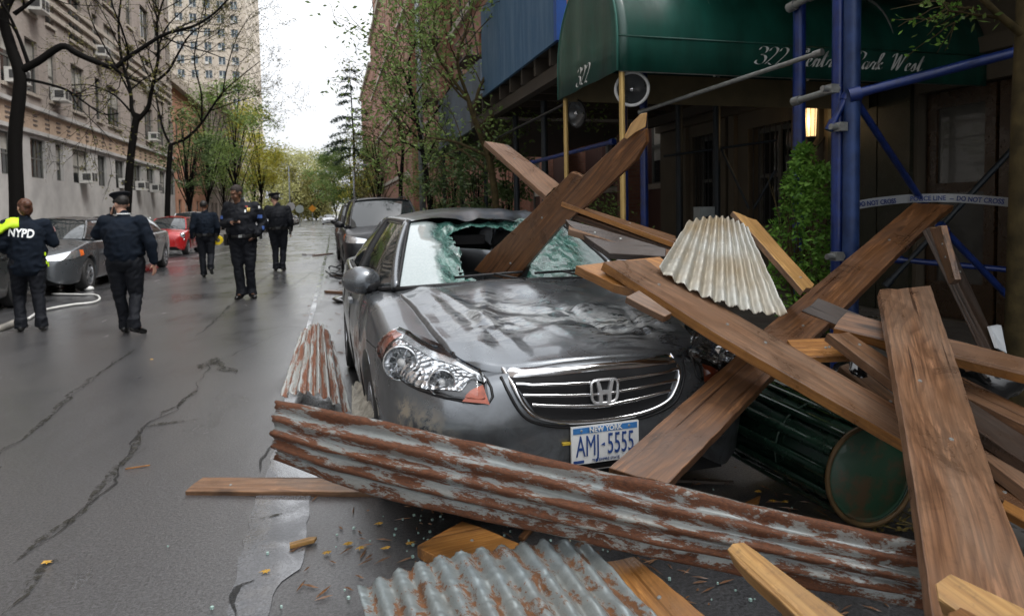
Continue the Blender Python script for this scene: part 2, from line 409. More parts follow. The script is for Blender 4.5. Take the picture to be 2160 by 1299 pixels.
            b = MB()
            strip(lambda k: s.side(k, 0, .004, sg), .014)
            for p_ in posts: strip(lambda k: s.side(p_, k, -.006, sg), .03)
            b.build('window_trim', M['black'], parent, smooth=True)
        # dark cabin (seats and floor seen through nothing but the broken glass)
        return
    def wheels(s, parent, rimm=None, spokes=7):
        r = s.sp['wr']; hw = s.sp['w'][len(s.sp['w'])//2][1]
        for yw in s.sp['wy']:
            for sg in (-1, 1):
                e = empty('wheel', (sg*(hw-.13), yw, r)); e.parent = parent
                b = MB(); wd = .105
                b.lathe([(r*.66, -wd), (r*.93, -wd), (r, -wd*.75), (r, wd*.75), (r*.93, wd), (r*.66, wd)], (0, 0, 0), (1, 0, 0), 32)
                b.build('tyre', M['rubber'], e, smooth=True, sharp=radians(40))
                b = MB(); b.lathe([(r*.66, wd), (r*.62, wd*.9), (r*.6, wd*.2), (0.01, wd*.15)], (0, 0, 0), (sg, 0, 0), 32)
                b.lathe([(r*.16, wd*.55), (r*.14, wd*.8), (.005, wd*.85)], (0, 0, 0), (sg, 0, 0), 16)
                for k in range(spokes):
                    a = 2*pi*k/spokes
                    b.tube([(sg*wd*.6, cos(a)*r*.1, sin(a)*r*.1), (sg*wd*.82, cos(a)*r*.63, sin(a)*r*.63)], [r*.075, r*.06], 6)
                b.build('rim', rimm or M['alloy'], e, smooth=True, sharp=radians(40))
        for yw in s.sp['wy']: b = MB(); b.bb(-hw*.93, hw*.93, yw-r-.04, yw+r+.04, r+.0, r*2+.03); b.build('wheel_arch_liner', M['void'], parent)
    def mirrors(s, mat, parent, y=None, z=None, x=None):
        p0 = s.side(.07, .04)
        for sg in (-1, 1):
            e = MB(); c = Vector((sg*(p0.x+.17), p0.y+.02, p0.z+.06))
            e.ell(c, (.115, .07, .075), Matrix.Rotation(sg*.2, 3, 'Z'), 14, 10)
            e.tube([(sg*(p0.x+.0), p0.y+.02, p0.z-.01), (sg*(p0.x+.10), p0.y+.02, p0.z+.02)], .028, 8)
            e.build('mirror', mat, parent, smooth=True)
def letters(o_parent, name, txt, size, mw, mat, **k):
    me = text_mesh(txt, size, **k); return link(name, me, mat, o_parent, mw)
def front_mw(x, y, z): # local plane facing -y, upright
    return Matrix(((1, 0, 0, x), (0, 0, -1, y), (0, 1, 0, z), (0, 0, 0, 1)))
def generic_car(name, sp, pm, label, cat, loc, rz, group, posts=(.48,), light='wide', rails=False, plate=True, spokes=7, trim=True, grille=None):
    e = empty(name, loc, rz, label, cat, group); c = Car(sp)
    c.body(pm, e); c.greenhouse(pm, e, posts=posts); c.wheels(e, spokes=spokes); c.mirrors(pm, e)
    zf = c.ZS(.3)
    g = grille or dict(x=.36, z0=zf-.20, z1=zf-.04)
    c.patch([(-g['x'], g['z1']), (g['x'], g['z1'])], [(-g['x']*.85, g['z0']), (g['x']*.85, g['z0'])], 'grille', M['black'], e, off=.006)
    for k in range(3):
        z = g['z0']+(g['z1']-g['z0'])*(k+.5)/3; b = MB(); b.tube([c.cast_y(g['x']*.9*(-1+2*i/10), z, .012) for i in range(11)], .009, 6); b.build('grille_bar', M['chrome'], e, smooth=True)
    c.patch([(-.5, .34), (.5, .34)], [(-.45, .25), (.45, .25)], 'lower_intake', M['black'], e, off=.005)
    for sg in (-1, 1):
        if light == 'round':
            p = c.cast_phi(radians(38), zf-.08, 0, sgn=sg); d = Vector((sg*.35, -1, .1)).normalized()
            b = MB(); b.lathe([(.10, -.03), (.10, .02), (.09, .035)], p, d, 20); b.build('headlight_ring', M['chrome'], e, smooth=True)
            b = MB(); b.lathe([(.088, .03), (.07, .045), (.01, .05)], p, d, 20); b.build('headlight', M['lampwhite'], e, smooth=True)
            p = c.cast_phi(radians(40), zf-.24, 0, sgn=sg); b = MB(); b.lathe([(.045, -.02), (.045, .012), (.01, .02)], p, d, 14); b.build('fog_light', M['lampwhite'], e, smooth=True)
        else:
            c.patch([(64, zf+.04), (45, zf-.0), (27, zf-.06)], [(66, zf-.08), (45, zf-.13), (25, zf-.15)], 'headlight', M['lampwhite'], e, 12, 5, 'phi', .008, sg)
            c.patch([(70, zf+.03), (62, zf+.035)], [(70, zf-.07), (62, zf-.09)], 'side_lamp', M['amber'], e, 4, 4, 'phi', .011, sg)
    if plate:
        b = MB(); p = c.cast_y(0, .43, 0); b.bb(-.152, .152, p.y-.02, p.y-.004, .35, .50); b.build('licence_plate', M['plate'], e)
    if rails:
        for sg in (-1, 1):
            b = MB(); b.tube([c.roofp(sg*.9, .08+.84*k/10)+Vector((0, 0, .07 if 0 < k < 10 else .01)) for k in range(11)], .016, 6); b.build('roof_rail', M['black'], e, smooth=True)
    # door seams and handles
    for sg in (-1, 1):
        for y in sp.get('doors', (1.45, 2.55, 3.5)):
            b = MB(); b.tube([(sg*(c.section(y)[k][0]+.001), y, c.section(y)[k][1]) for k in range(3, 19, 3)], .006, 5); b.build('door_seam', M['black'], e)
    for sg in (-1, 1):
        for y in [d-.25 for d in sp.get('doors', (1.45, 2.55, 3.5))[1:]]: b = MB(); b.box((sg*(c.W(y)*.985+.012), y, c.ZS(y)-.12), (.012, .09, .012)); b.build('door_handle', M['chrome'], e)
    return e, c
ACC = dict(w=[(0, .50), (.04, .66), (.10, .755), (.22, .83), (.45, .885), (.9, .915), (1.5, .923), (3.3, .923), (4.2, .90), (4.7, .83), (4.88, .72), (4.94, .6)],
           zs=[(0, .54), (.05, .64), (.12, .69), (.3, .785), (.62, .872), (1.2, .95), (1.6, .95), (3, .96), (4.2, .985), (4.8, .96), (4.94, .84)],
           zt=[(0, .60), (.03, .735), (.06, .772), (.13, .792), (.3, .855), (.7, .955), (1.12, 1.03), (1.5, 1.04), (4.1, 1.06), (4.7, 1.06), (4.88, 1.02), (4.94, .85)],
           zb=[(0, .33), (.05, .24), (.3, .19), (4.6, .2), (4.94, .34)], wr=.325, wy=(.98, 3.78),
           g=dict(cowl=(.715, 1.12, .15, 1.032, .03), head=(.535, 1.93, .08, 1.408, .045), deck=(.66, 4.30, .12, 1.06, .03), rear=(.53, 3.72, .08, 1.385, .04), rb=.045, rz=.03, rc=.03))
def scaled(sp, l=1, w_=1, h=1, dz=0, **k):
    o = dict(sp)
    for n in ('w', 'zs', 'zt', 'zb'): o[n] = [(a*l, b*(w_ if n == 'w' else h)+(0 if n == 'w' else dz*(b > .45))) for a, b in sp[n]]
    o['wy'] = tuple(y*l for y in sp['wy']); g = dict(sp['g'])
    for q in ('cowl', 'head', 'deck', 'rear'):
        a = g[q]; g[q] = (a[0]*w_, a[1]*l, a[2], a[3]*h+dz, a[4])
    o['g'] = g; o.update(k); return o
SUV = dict(w=[(0, .60), (.04, .78), (.12, .86), (.3, .91), (.8, .94), (3.8, .95), (4.4, .93), (4.65, .88), (4.72, .8)],
           zs=[(0, .68), (.05, .80), (.15, .90), (.5, .97), (1.2, 1.04), (3, 1.08), (4.5, 1.08), (4.72, 1.0)],
           zt=[(0, .76), (.05, .95), (.12, 1.02), (.5, 1.07), (1.15, 1.13), (1.5, 1.15), (4.5, 1.12), (4.72, 1.05)],
           zb=[(0, .42), (.1, .32), (.4, .28), (4.4, .3), (4.72, .42)], wr=.37, wy=(.9, 3.7),
           g=dict(cowl=(.76, 1.15, .12, 1.12, .03), head=(.62, 1.75, .06, 1.70, .04), deck=(.76, 4.62, .04, 1.10, .01), rear=(.64, 4.35, .05, 1.71, .04), rb=.03, rz=.02, rc=.03), doors=(1.4, 2.4, 3.4))
MINI = dict(w=[(0, .42), (.04, .58), (.12, .70), (.3, .78), (.7, .81), (2.8, .815), (3.3, .78), (3.5, .68), (3.55, .55)],
            zs=[(0, .62), (.05, .72), (.15, .80), (.4, .86), (.9, .93), (2, .97), (3.2, .97), (3.55, .85)],
            zt=[(0, .70), (.05, .82), (.12, .88), (.35, .95), (.7, 1.0), (1.2, 1.02), (3.2, 1.02), (3.55, .9)],
            zb=[(0, .34), (.1, .22), (.3, .19), (3.3, .2), (3.55, .34)], wr=.29, wy=(.62, 2.92),
            g=dict(cowl=(.66, .72, .13, 1.0, .03), head=(.52, 1.42, .08, 1.43, .05), deck=(.66, 3.42, .05, 1.0, .02), rear=(.52, 3.05, .06, 1.41, .04), rb=.03, rz=.03, rc=.03), doors=(.95, 2.1))
# ------------------------------------------------------------ the wrecked grey sedan
CARX, CARY, CARR = 1.10, 2.60, .025
wreck = empty('wrecked_sedan', (CARX, CARY, 0), CARR, 'grey sedan with smashed windshield and dented hood, planks lying across it', 'car')
A = Car(ACC)
def paint_wreck():
    m = NM('wet_grey_paint'); co = m.co()
    n = m.noise(co, 3, 5, .6); d = m.noise(co, 9, 6, .75, .6)
    # pale scuffs where the planks scraped over the hood, mud low on the bumper
    sc = m.noise(m.co(scale=(3, 9, 5)), 1.4, 8, .75, 1.2)
    sep = m.node('ShaderNodeSeparateXYZ'); tc = m.node('ShaderNodeTexCoord'); m.L(tc.outputs['Object'], sep.inputs[0])
    def blob(x, y, z, r, soft):
        v = m.node('ShaderNodeVectorMath', operation='DISTANCE'); m.L(tc.outputs['Object'], v.inputs[0]); v.inputs[1].default_value = (x, y, z)
        return m.ramp(m.math('DIVIDE', v.outputs['Value'], r), [(soft, 1.), (1, 0.)])
    hoodm = m.math('MAXIMUM', blob(-.25, .62, .88, .46, .2), m.math('MAXIMUM', blob(.26, .45, .88, .42, .2), blob(.0, .55, .86, .3, .3)))
    scm = m.math('MULTIPLY', m.ramp(sc, [(.46, 0.), (.53, .8), (.60, .15), (.66, .85)]), hoodm)
    c = m.mix(scm, (.165, .178, .192), (.50, .52, .52))
    teal = m.math('MULTIPLY', m.ramp(m.noise(co, 22, 4, .7), [(.55, 0.), (.66, .6)]), blob(.05, .55, .86, .42, .2))
    c = m.mix(teal, c, (.32, .50, .52))
    mud = m.math('MULTIPLY', m.ramp(d, [(.44, 0.), (.56, .9)]), m.math('MAXIMUM', blob(-.80, .22, .56, .13, .35), m.math('MAXIMUM', blob(-.66, .1, .50, .10, .2), blob(-.72, .14, .54, .12, .3))))
    c = m.mix(mud, c, (.42, .36, .27))
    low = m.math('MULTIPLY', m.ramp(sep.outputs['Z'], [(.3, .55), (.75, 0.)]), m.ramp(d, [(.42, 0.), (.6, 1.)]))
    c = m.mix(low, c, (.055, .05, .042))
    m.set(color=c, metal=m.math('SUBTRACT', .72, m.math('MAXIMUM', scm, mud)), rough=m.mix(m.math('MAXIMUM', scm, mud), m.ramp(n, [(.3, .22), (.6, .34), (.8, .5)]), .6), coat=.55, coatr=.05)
    m.bump(m.noise(co, 5, 3), .12, .02); return m.m
PW = paint_wreck()
def hoodw(y): return .60+.13*min(1, max(0, (y-.1)/1.0))
def dent(p):
    """crumple of the hood and fenders under the planks"""
    x, y, z = p
    if y < 1.3 and z > .6:
        def g(cx, cy, sx, sy, a, rot=0):
            dx, dy = x-cx, y-cy; u = dx*cos(rot)+dy*sin(rot); v = -dx*sin(rot)+dy*cos(rot)
            return a*math.exp(-(u/sx)**2-(v/sy)**2)
        f = smap(y, .06, .2)*smap(-y, -1.3, -1.12)*smap(-abs(x), -.80, -.6)
        dz = g(-.12, .70, .26, .20, -.050)+g(.22, .45, .20, .12, -.040, .5)+g(.40, .75, .2, .22, -.035)+g(-.02, .93, .07, .05, .020)+g(.02, .38, .35, .05, .014, .25)
        dz += g(-.36, .62, .05, .5, .022, -.28)+g(.28, .34, .05, .10, -.022, .9)+g(.45, .35, .04, .10, -.018, .9)+g(.12, .62, .45, .035, .018, .35)+g(-.1, .5, .3, .04, .012, -.3)
        def tent(ax_, ay_, bx_, by_, w_, a_):
            dx, dy = bx_-ax_, by_-ay_; t_ = max(0, min(1, ((x-ax_)*dx+(y-ay_)*dy)/(dx*dx+dy*dy))); d_ = math.hypot(x-ax_-dx*t_, y-ay_-dy*t_); return a_*max(0, 1-d_/w_)*.8*min(1, .35+1.3*t_*(1-t_)*2)
        dz += tent(-.52, 1.05, -.30, .20, .055, .022)+tent(-.35, .80, .12, .62, .06, -.022)+tent(.12, .62, .50, .85, .05, .020)+tent(.05, .75, .22, .28, .045, -.020)+tent(.22, .28, .52, .40, .05, .018)+tent(-.28, .55, -.02, .30, .05, .016)+tent(.35, .25, .42, .65, .035, -.018)+tent(-.1, 1.0, .30, .92, .05, .016)+tent(-.45, .45, -.2, .38, .04, -.012)
        nn = .35*(.5-abs(noise.noise(Vector((x*3.1+y*1.2, y*4.0, 3.1)))))*.030-.006+.5*(.4-abs(noise.noise(Vector((x*6+4, y*7-x*3, 7.7)))))*.012
        z += (dz+nn)*f
    if y < 1.9 and abs(x) > .6 and x < 0: # pushed-in left flank
        x += .012*noise.noise(Vector((y*3, z*3, 1.3)))
    return Vector((x, y, z))
def bodyfn(p):
    q = dent(p)
    if abs(p.x) < hoodw(p.y) and .09 < p.y < 1.2 and p.z > A.ZS(p.y): q.z -= .022*smap(p.y, .09, .13)
    if abs(p.x) < .70 and 1.2 < p.y < 4.25 and p.z > A.ZS(p.y): q.z -= .25*smap(p.y, 1.2, 1.35)
    return q
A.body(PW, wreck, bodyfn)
# hood: its own panel, 4 mm proud of the fenders
def topz(x, y):
    w_, zs, zt = A.W(y), A.ZS(y), A.ZT(y); x0 = w_*.90; z0 = zs+(zt-zs)*.10
    return z0+(zt-z0)*(1-min(1, abs(x)/x0)**2.3)
b = MB(); rows = []
for j in range(131):
    t = j/130; row = []
    for i in range(151):
        u = -1+2*i/150; xw = hoodw(.075+1.1*t); x = u*xw
        y = (.088+.055*u*u+.10*abs(u)**6)*(1-t)+(1.17+.10*u*u)*t
        z = topz(x, y)+.004+.010*math.exp(-((abs(u)-.80)/.07)**2)*smap(y, .15, .5)
        p = dent(Vector((x, y, z)))
        if j == 0 or i in (0, 150): p.z -= .022
        if j == 1 or i in (1, 149): p.z -= .003
        row.append(p)
    rows.append(row)
b.grid(rows); b.build('hood', PW, wreck, smooth=True)
def rooffn(p):
    x, y, z = p
    f = math.exp(-((y-1.98)/.17)**2)*smap(x, -.38, -.12)*smap(-x, -.56, -.4)
    z -= f*(.030+.085*abs(noise.noise(Vector((x*5, y*4, 2)))))
    z += math.exp(-((y-2.2)/.08)**2)*.03*smap(x, -.3, .1)*(.5+noise.noise(Vector((x*9, 1, 1))))
    y += f*.05*noise.noise(Vector((x*8, 5, 1)))
    return Vector((x, y, z))
A.greenhouse(PW, wreck, skip_ws=True, rooffn=rooffn)
A.wheels(wreck, spokes=7)
# windshield with a torn hole, crazed glass round it
def crazed():
    m = NM('crazed_glass_with_painted_sky'); co = m.co()
    at_ = m.node('ShaderNodeAttribute', attribute_name='craze'); cz = at_.outputs['Fac']
    v = m.node('ShaderNodeTexVoronoi', feature='DISTANCE_TO_EDGE'); v.inputs['Scale'].default_value = 26; v.inputs['Randomness'].default_value = 1
    wd_ = m.node('ShaderNodeVectorMath', operation='SCALE'); wd_.inputs['Scale'].default_value = .09; m.L(m.noise(co, 6, 3, .6, 0, 1), wd_.inputs[0]); wa_ = m.node('ShaderNodeVectorMath', operation='ADD'); m.L(co, wa_.inputs[0]); m.L(wd_.outputs[0], wa_.inputs[1]); wv = m.node('ShaderNodeMapping'); wv.inputs['Scale'].default_value = (1.5, .7, .7); wv.inputs['Rotation'].default_value = (0, 0, .5); m.L(wa_.outputs[0], wv.inputs[0]); m.L(wv.outputs[0], v.inputs['Vector'])
    v2 = m.node('ShaderNodeTexVoronoi', feature='DISTANCE_TO_EDGE'); v2.inputs['Scale'].default_value = 11; m.L(co, v2.inputs['Vector'])
    e = m.math('MAXIMUM', m.ramp(v.outputs['Distance'], [(.0, 1.), (.10, 0.)]), m.ramp(v2.outputs['Distance'], [(.0, 1.), (.05, 0.)]))
    cl = m.noise(co, 7, 5, .7, .8)
    zone = m.ramp(m.math('ADD', cz, m.math('MULTIPLY', m.math('SUBTRACT', cl, .5), .55)), [(.30, 0.), (.5, 1.)])
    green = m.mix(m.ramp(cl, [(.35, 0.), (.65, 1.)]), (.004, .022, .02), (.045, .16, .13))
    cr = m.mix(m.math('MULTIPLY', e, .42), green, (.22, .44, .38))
    base = m.mix(m.math('MULTIPLY', m.ramp(m.noise(co, 90, 2, .8), [(.45, 0.), (.7, .25)]), 1.), (.34, .40, .40), (.60, .66, .66))  # pale pane colour: bright sky reflection painted in, along with whitish crazing
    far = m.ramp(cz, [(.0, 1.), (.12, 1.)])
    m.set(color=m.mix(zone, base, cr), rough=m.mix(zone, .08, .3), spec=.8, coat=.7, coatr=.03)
    m.bump(m.mix(zone, m.noise(co, 1.5, 1), e), .35, .01); return m.m
b = MB(); NU, NV = 150, 76; vs_ = []; cz = []
hole = [(-.50, .84), (-.2, .91), (.1, .92), (.32, .84), (.36, .6), (.25, .35), (.12, .14), (-.05, .07), (-.30, .08), (-.43, .15), (-.45, .3), (-.42, .5)]
def inpoly(x, y, P):
    c = False; j = len(P)-1
    for i in range(len(P)):
        if (P[i][1] > y) != (P[j][1] > y) and x < (P[j][0]-P[i][0])*(y-P[i][1])/(P[j][1]-P[i][1])+P[i][0]: c = not c
        j = i
    return c
def dpoly(x, y, P):
    d = 9; n = len(P)
    for i in range(n):
        a, c = Vector(P[i]), Vector(P[(i+1) % n]); p = Vector((x, y)); t = max(0, min(1, (p-a).dot(c-a)/(c-a).length_squared)); d = min(d, (p-a-(c-a)*t).length)
    return d
for j in range(NV+1):
    for i in range(NU+1):
        u, v = -1+2*i/NU, j/NV; p = A.ws(u, v); d = dpoly(u, v, hole); ins = inpoly(u, v, hole)
        sag = math.exp(-(d/.22)**2) if not ins else 1
        crk_ = 1-min(1, d/.36) if u < -.1 else 1-min(1, d/.9)
        nz_ = noise.noise(Vector((u*7, v*6, 4)))
        n_ = Vector((0, -.5, .86)); p -= n_*(.075*sag*(1+.5*nz_))
        p += n_*.012*noise.noise(Vector((u*16, v*14, 1)))*crk_
        vs_.append(p); cz.append(crk_)
fs = []
for j in range(NV):
    for i in range(NU):
        u, v = -1+2*(i+.5)/NU, (j+.5)/NV
        k = .05*noise.noise(Vector((u*9, v*9, 8)))+.03*noise.noise(Vector((u*25, v*25, 3)))
        if inpoly(u+k, v+k, hole): continue
        a = j*(NU+1)+i; fs.append((a, a+1, a+NU+2, a+NU+1))
me = bpy.data.meshes.new('windshield'); me.from_pydata([tuple(v) for v in vs_], [], fs)
for p in me.polygons: p.use_smooth = True
at_ = me.attributes.new('craze', 'FLOAT', 'POINT'); at_.data.foreach_set('value', cz)
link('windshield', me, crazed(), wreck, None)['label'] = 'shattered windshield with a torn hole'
b = MB() # black gasket, cowl and wiper
b.tube([A.ws(-1+2*k/20, -.012)+Vector((0, -.012, .0)) for k in range(21)], .014, 6)
for sg in (-1, 1): b.tube([A.ws(sg*.985, k/10)+Vector((0, -.004, .006)) for k in range(11)], .010, 6)
b.build('windshield_gasket', M['black'], wreck, smooth=True)
for x0, x1 in ((-.55, .02), (.12, .62)):
    b = MB(); b.tube([A.ws(x0+(x1-x0)*k/6, .03+.02*k/6)+Vector((0, -.01, .018)) for k in range(7)], .008, 6); b.tube([A.ws(x1, .0)+Vector((0, -.03, 0)), A.ws(x1-.25, .04)+Vector((0, -.01, .02))], .007, 6)
    b.build('wiper', M['black'], wreck, smooth=True)
# cabin: dashboard, seats
b = MB(); b.ell((0, 1.45, .86), (.66, .26, .10)); b.build('dashboard', M['void'], wreck, smooth=True)
seatm = simple('grey_seat_cloth', (.16, .17, .17), .85)
for sx in (-.36, .36):
    b = MB(); b.ell((sx, 2.55, .78), (.25, .11, .36), Matrix.Rotation(.25, 3, 'X')); b.ell((sx, 2.68, 1.18), (.13, .055, .095)); b.build('seat', seatm, wreck, smooth=True)
b = MB(); b.box((-.12, 1.95, 1.24), (.11, .012, .032), M=Matrix.Rotation(.25, 3, 'X')); b.build('rear_view_mirror', M['black'], wreck)
# mirror
for sg in (-1, 1):
    b = MB(); p0 = A.side(.1, .02); c = Vector((sg*(p0.x+.085), p0.y-.03, p0.z+.055))
    b.ell(c, (.115, .09, .085), Matrix.Rotation(sg*.25, 3, 'Z'), 18, 12); mo = b.build('mirror', PW, wreck, smooth=True)
    b = MB(); b.ell(c+Vector((sg*-.055, -.012, -.03)), (.065, .075, .05), Matrix.Rotation(sg*.25, 3, 'Z'), 14, 8)
    b.tube([(sg*(p0.x-.02), p0.y+.02, p0.z-.01), (sg*(p0.x+.09), p0.y, p0.z+.02)], .03, 8); b.build('mirror_foot', M['black'], mo, smooth=True)
# grille
G1 = [(-.405, .755), (-.2, .762), (0, .765), (.2, .762), (.405, .755)]
G0 = [(-.33, .60), (-.2, .575), (0, .567), (.2, .575), (.33, .60)]
gr = A.patch(G1, [(-.30, .585), (-.16, .545), (0, .538), (.16, .545), (.30, .585)], 'grille', M['void'], wreck, 24, 8, 'y', .004)
A.patch([(-.415, .764), (0, .770), (.415, .764)], [(-.395, .728), (0, .731), (.395, .728)], 'grille_top_bar', M['chrome'], wreck, 24, 4, 'y', .014, rim=.01)
for k, (z0, z1, xx) in enumerate(((.708, .692, .378), (.668, .644, .355), (.628, .598, .32))):
    b = MB(); pts = []
    for i in range(25):
        u = -1+2*i/24; z = z1+(z0-z1)*abs(u)**1.5; q = A.cast_y(u*xx, z, .016); pts.append(q)
    # flat blade
    b.grid([[p+Vector((0, -.004, .008)) for p in pts], [p+Vector((0, -.014, .002)) for p in pts], [p+Vector((0, .006, -.010)) for p in pts]])
    b.build('grille_bar', M['chrome'], wreck, smooth=True)
b = MB(); fr = [(-.405, .76), (-.385, .70), (-.345, .62), (-.29, .578), (-.17, .545), (0, .536), (.17, .545), (.29, .578), (.345, .62), (.385, .70), (.405, .76)]
b.tube(catmull([A.cast_y(x, z, .008) for x, z in fr], 4), .0105, 8); b.build('grille_frame', M['chrome'], wreck, smooth=True)
b = MB(); b.tube(catmull([A.cast_y(x*1.06, z-.022, .004) for x, z in fr], 4), .0065, 8); b.build('grille_seam', M['black'], wreck, smooth=True)
# emblem: rounded ring with the letter in it
yE = A.cast_y(0, .66, 0).y-.030; ex, ez = 0, .662
emb = MB(); ring = []
for k in range(32):
    a = 2*pi*k/32; c_, s_ = cos(a), sin(a); e_ = .45
    x = abs(c_)**e_*(1 if c_ > 0 else -1)*.060*(1+.10*s_); z = abs(s_)**e_*(1 if s_ > 0 else -1)*.050; ring.append((ex+x, yE, ez+z))
emb.tube(ring, .0065, 8, closed=True)
for sg in (-1, 1):
    emb.poly([(ex+sg*.040, yE-.008, ez+.043), (ex+sg*.024, yE-.008, ez+.043), (ex+sg*.014, yE-.008, ez+.004), (ex+sg*.010, yE-.008, ez-.043), (ex+sg*.029, yE-.008, ez-.043), (ex+sg*.028, yE-.008, ez-.010)], (0, .014, 0))
emb.poly([(ex-.016, yE-.008, ez+.005), (ex+.016, yE-.008, ez+.005), (ex+.013, yE-.008, ez-.010), (ex-.013, yE-.008, ez-.010)], (0, .013, 0))
emb.build('emblem', simple('satin_chrome', (.80, .81, .82), .28, .75, .03), wreck, smooth=True, sharp=radians(35))
b = MB(); b.bb(ex-.054, ex+.054, yE+.006, yE+.010, ez-.045, ez+.045); b.build('emblem_backing', M['void'], wreck)
# headlights
HLH = simple('headlight_housing', (.07, .072, .075), .14, .85, .1, 4)
HAM = simple('headlight_amber', (.26, .05, .018), .10, .5, .35, 18, coat=.9)
for sg in (-1, 1):
    top = [(60, .872), (54, .860), (45, .822), (36, .776), (28, .730)]
    bot = [(61, .795), (54, .748), (45, .706), (36, .674), (27, .650)]
    h = A.patch(top, bot, 'headlight', HLH, wreck, 24, 10, 'phi', .013, sg)
    e1 = A.patch([(60, .862), (54, .848), (45, .810), (36, .765), (28, .722)], [(60, .853), (54, .838), (45, .799), (36, .755), (28.4, .714)], 'headlight_brow', M['lampwhite'], h, 24, 2, 'phi', .020, sg)
    A.patch([(57, .846), (47, .812), (38, .772), (31, .734)], [(57.5, .782), (48, .722), (40, .694), (33, .690)], 'reflector_panel', M['facet'], h, 24, 8, 'phi', .017, sg)
    for ph, z, r in ((49, .775, .070), (37.5, .716, .052)):
        p = A.cast_phi(radians(ph), z, .018, sgn=sg); d = Vector((sg*.28, -1, .06)).normalized()
        b = MB(); b.lathe([(r, .030), (r*.94, .010), (r*.75, -.01), (r*.4, -.02), (.002, -.022)], p, d, 22); b.lathe([(r, .030), (r*1.08, .028), (r*1.1, .0)], p, d, 22)
        for k in range(9): a = 2*pi*k/9; u_ = d.orthogonal().normalized(); q_ = d.cross(u_); b.tube([p+(u_*cos(a)+q_*sin(a))*r*.95+d*.024, p+(u_*cos(a)+q_*sin(a))*r*.35-d*.008], .0035, 4)
        b.build('reflector', M['lampwhite'], h, smooth=True, sharp=radians(30))
        b = MB(); b.ell(p+d*.004, (r*.26,)*3); b.build('bulb', M['plate'], h, smooth=True)
    A.patch([(60, .862), (56.5, .852)], [(61, .795), (57, .768)], 'turn_signal', HAM, h, 6, 6, 'phi', .024, sg)
    A.patch([(31, .688), (28.5, .706)], [(32.5, .657), (27, .642)], 'turn_signal', HAM, h, 6, 6, 'phi', .024, sg)
    A.patch(top, bot, 'lens', M['clens'], h, 24, 10, 'phi', .048, sg, rim=.01)
    b = MB(); out = top+bot[::-1]
    b.tube(catmull([A.cast_phi(radians(a), z, .004, sgn=sg) for a, z in out+[out[0]]], 3), .006, 6); b.build('headlight_gap', M['black'], h, smooth=True)
    # fender / bumper seam
    b = MB(); b.tube([A.cast_phi(radians(a), .792-.0010*(a-61), .001, sgn=sg) for a in range(61, 92, 3)], .003, 5); b.build('bumper_seam', M['black'], wreck)
    # lower fog recess
A.patch([(-.30, .365), (.34, .365)], [(-.27, .30), (.30, .30)], 'lower_intake', M['void'], wreck, 20, 4, 'y', .006)
b = MB(); b.tube([A.cast_y(x/10, .285, .006) for x in range(-5, 6)], .008, 6); b.build('chin_strip', M['chrome'], wreck, smooth=True)
for sg in (-1, 1):
    for y in (1.42, 2.5, 3.4): b = MB(); b.tube([(sg*(A.section(y)[k][0]+.001), y, A.section(y)[k][1]) for k in range(2, 20, 3)], .005, 5); b.build('door_seam', M['black'], wreck)
for y in (2.25, 3.25):
    for sg in (-1, 1): b = MB(); b.box((sg*(A.W(y)*.985+.014), y, A.ZS(y)-.13), (.014, .09, .014)); b.build('door_handle', PW, wreck)
# licence plate
yp = A.cast_y(0, .43, 0).y-.022
pl = MB(); pl.bb(-.156, .156, yp, yp+.012, .362, .522); plo = pl.build('licence_plate', M['plate'], wreck)
navy = simple('plate_blue', (.02, .06, .22), .4); sky_b = simple('plate_sky_blue', (.04, .17, .42), .4, var=.3, scale=30)
b = MB(); b.bb(-.148, .148, yp-.002, yp-.0005, .492, .517); b.build('plate_band', sky_b, plo)
for q_ in (-.148, .10): b = MB(); b.bb(q_, q_+.048, yp-.0021, yp-.0006, .367, .379); b.build('plate_band', navy, plo)
letters(plo, 'plate_lettering', 'AMJ', .128, front_mw(-.082, yp-.003, .434), navy, sx=.50, off=.0)
letters(plo, 'plate_lettering', '5555', .128, front_mw(.070, yp-.003, .434), navy, sx=.50, off=.0)
b = MB(); b.poly([(-.022, yp-.003, .437), (-.004, yp-.003, .445), (-.004, yp-.003, .430)], (0, .002, 0)); b.build('plate_mark', navy, plo)
letters(plo, 'plate_state_name', 'NEW YORK', .030, front_mw(0, yp-.004, .505), M['plate'], sx=.95, off=.0008)
letters(plo, 'plate_motto', 'THE EMPIRE STATE', .017, front_mw(0, yp-.003, .374), navy, sx=.9)
for px_, pz_ in ((-.11, .505), (.11, .505)): b = MB(); b.lathe([(.006, 0), (.004, .003), (.001, .003)], (px_, yp-.002, pz_), (0, -1, 0), 8); b.build('plate_bolt', M['steel'], plo)
b = MB(); b.box((-.175, yp+.01, .455), (.018, .008, .005)); b.build('plate_bracket', simple('brass_tab', (.6, .42, .05), .4, .3), plo)
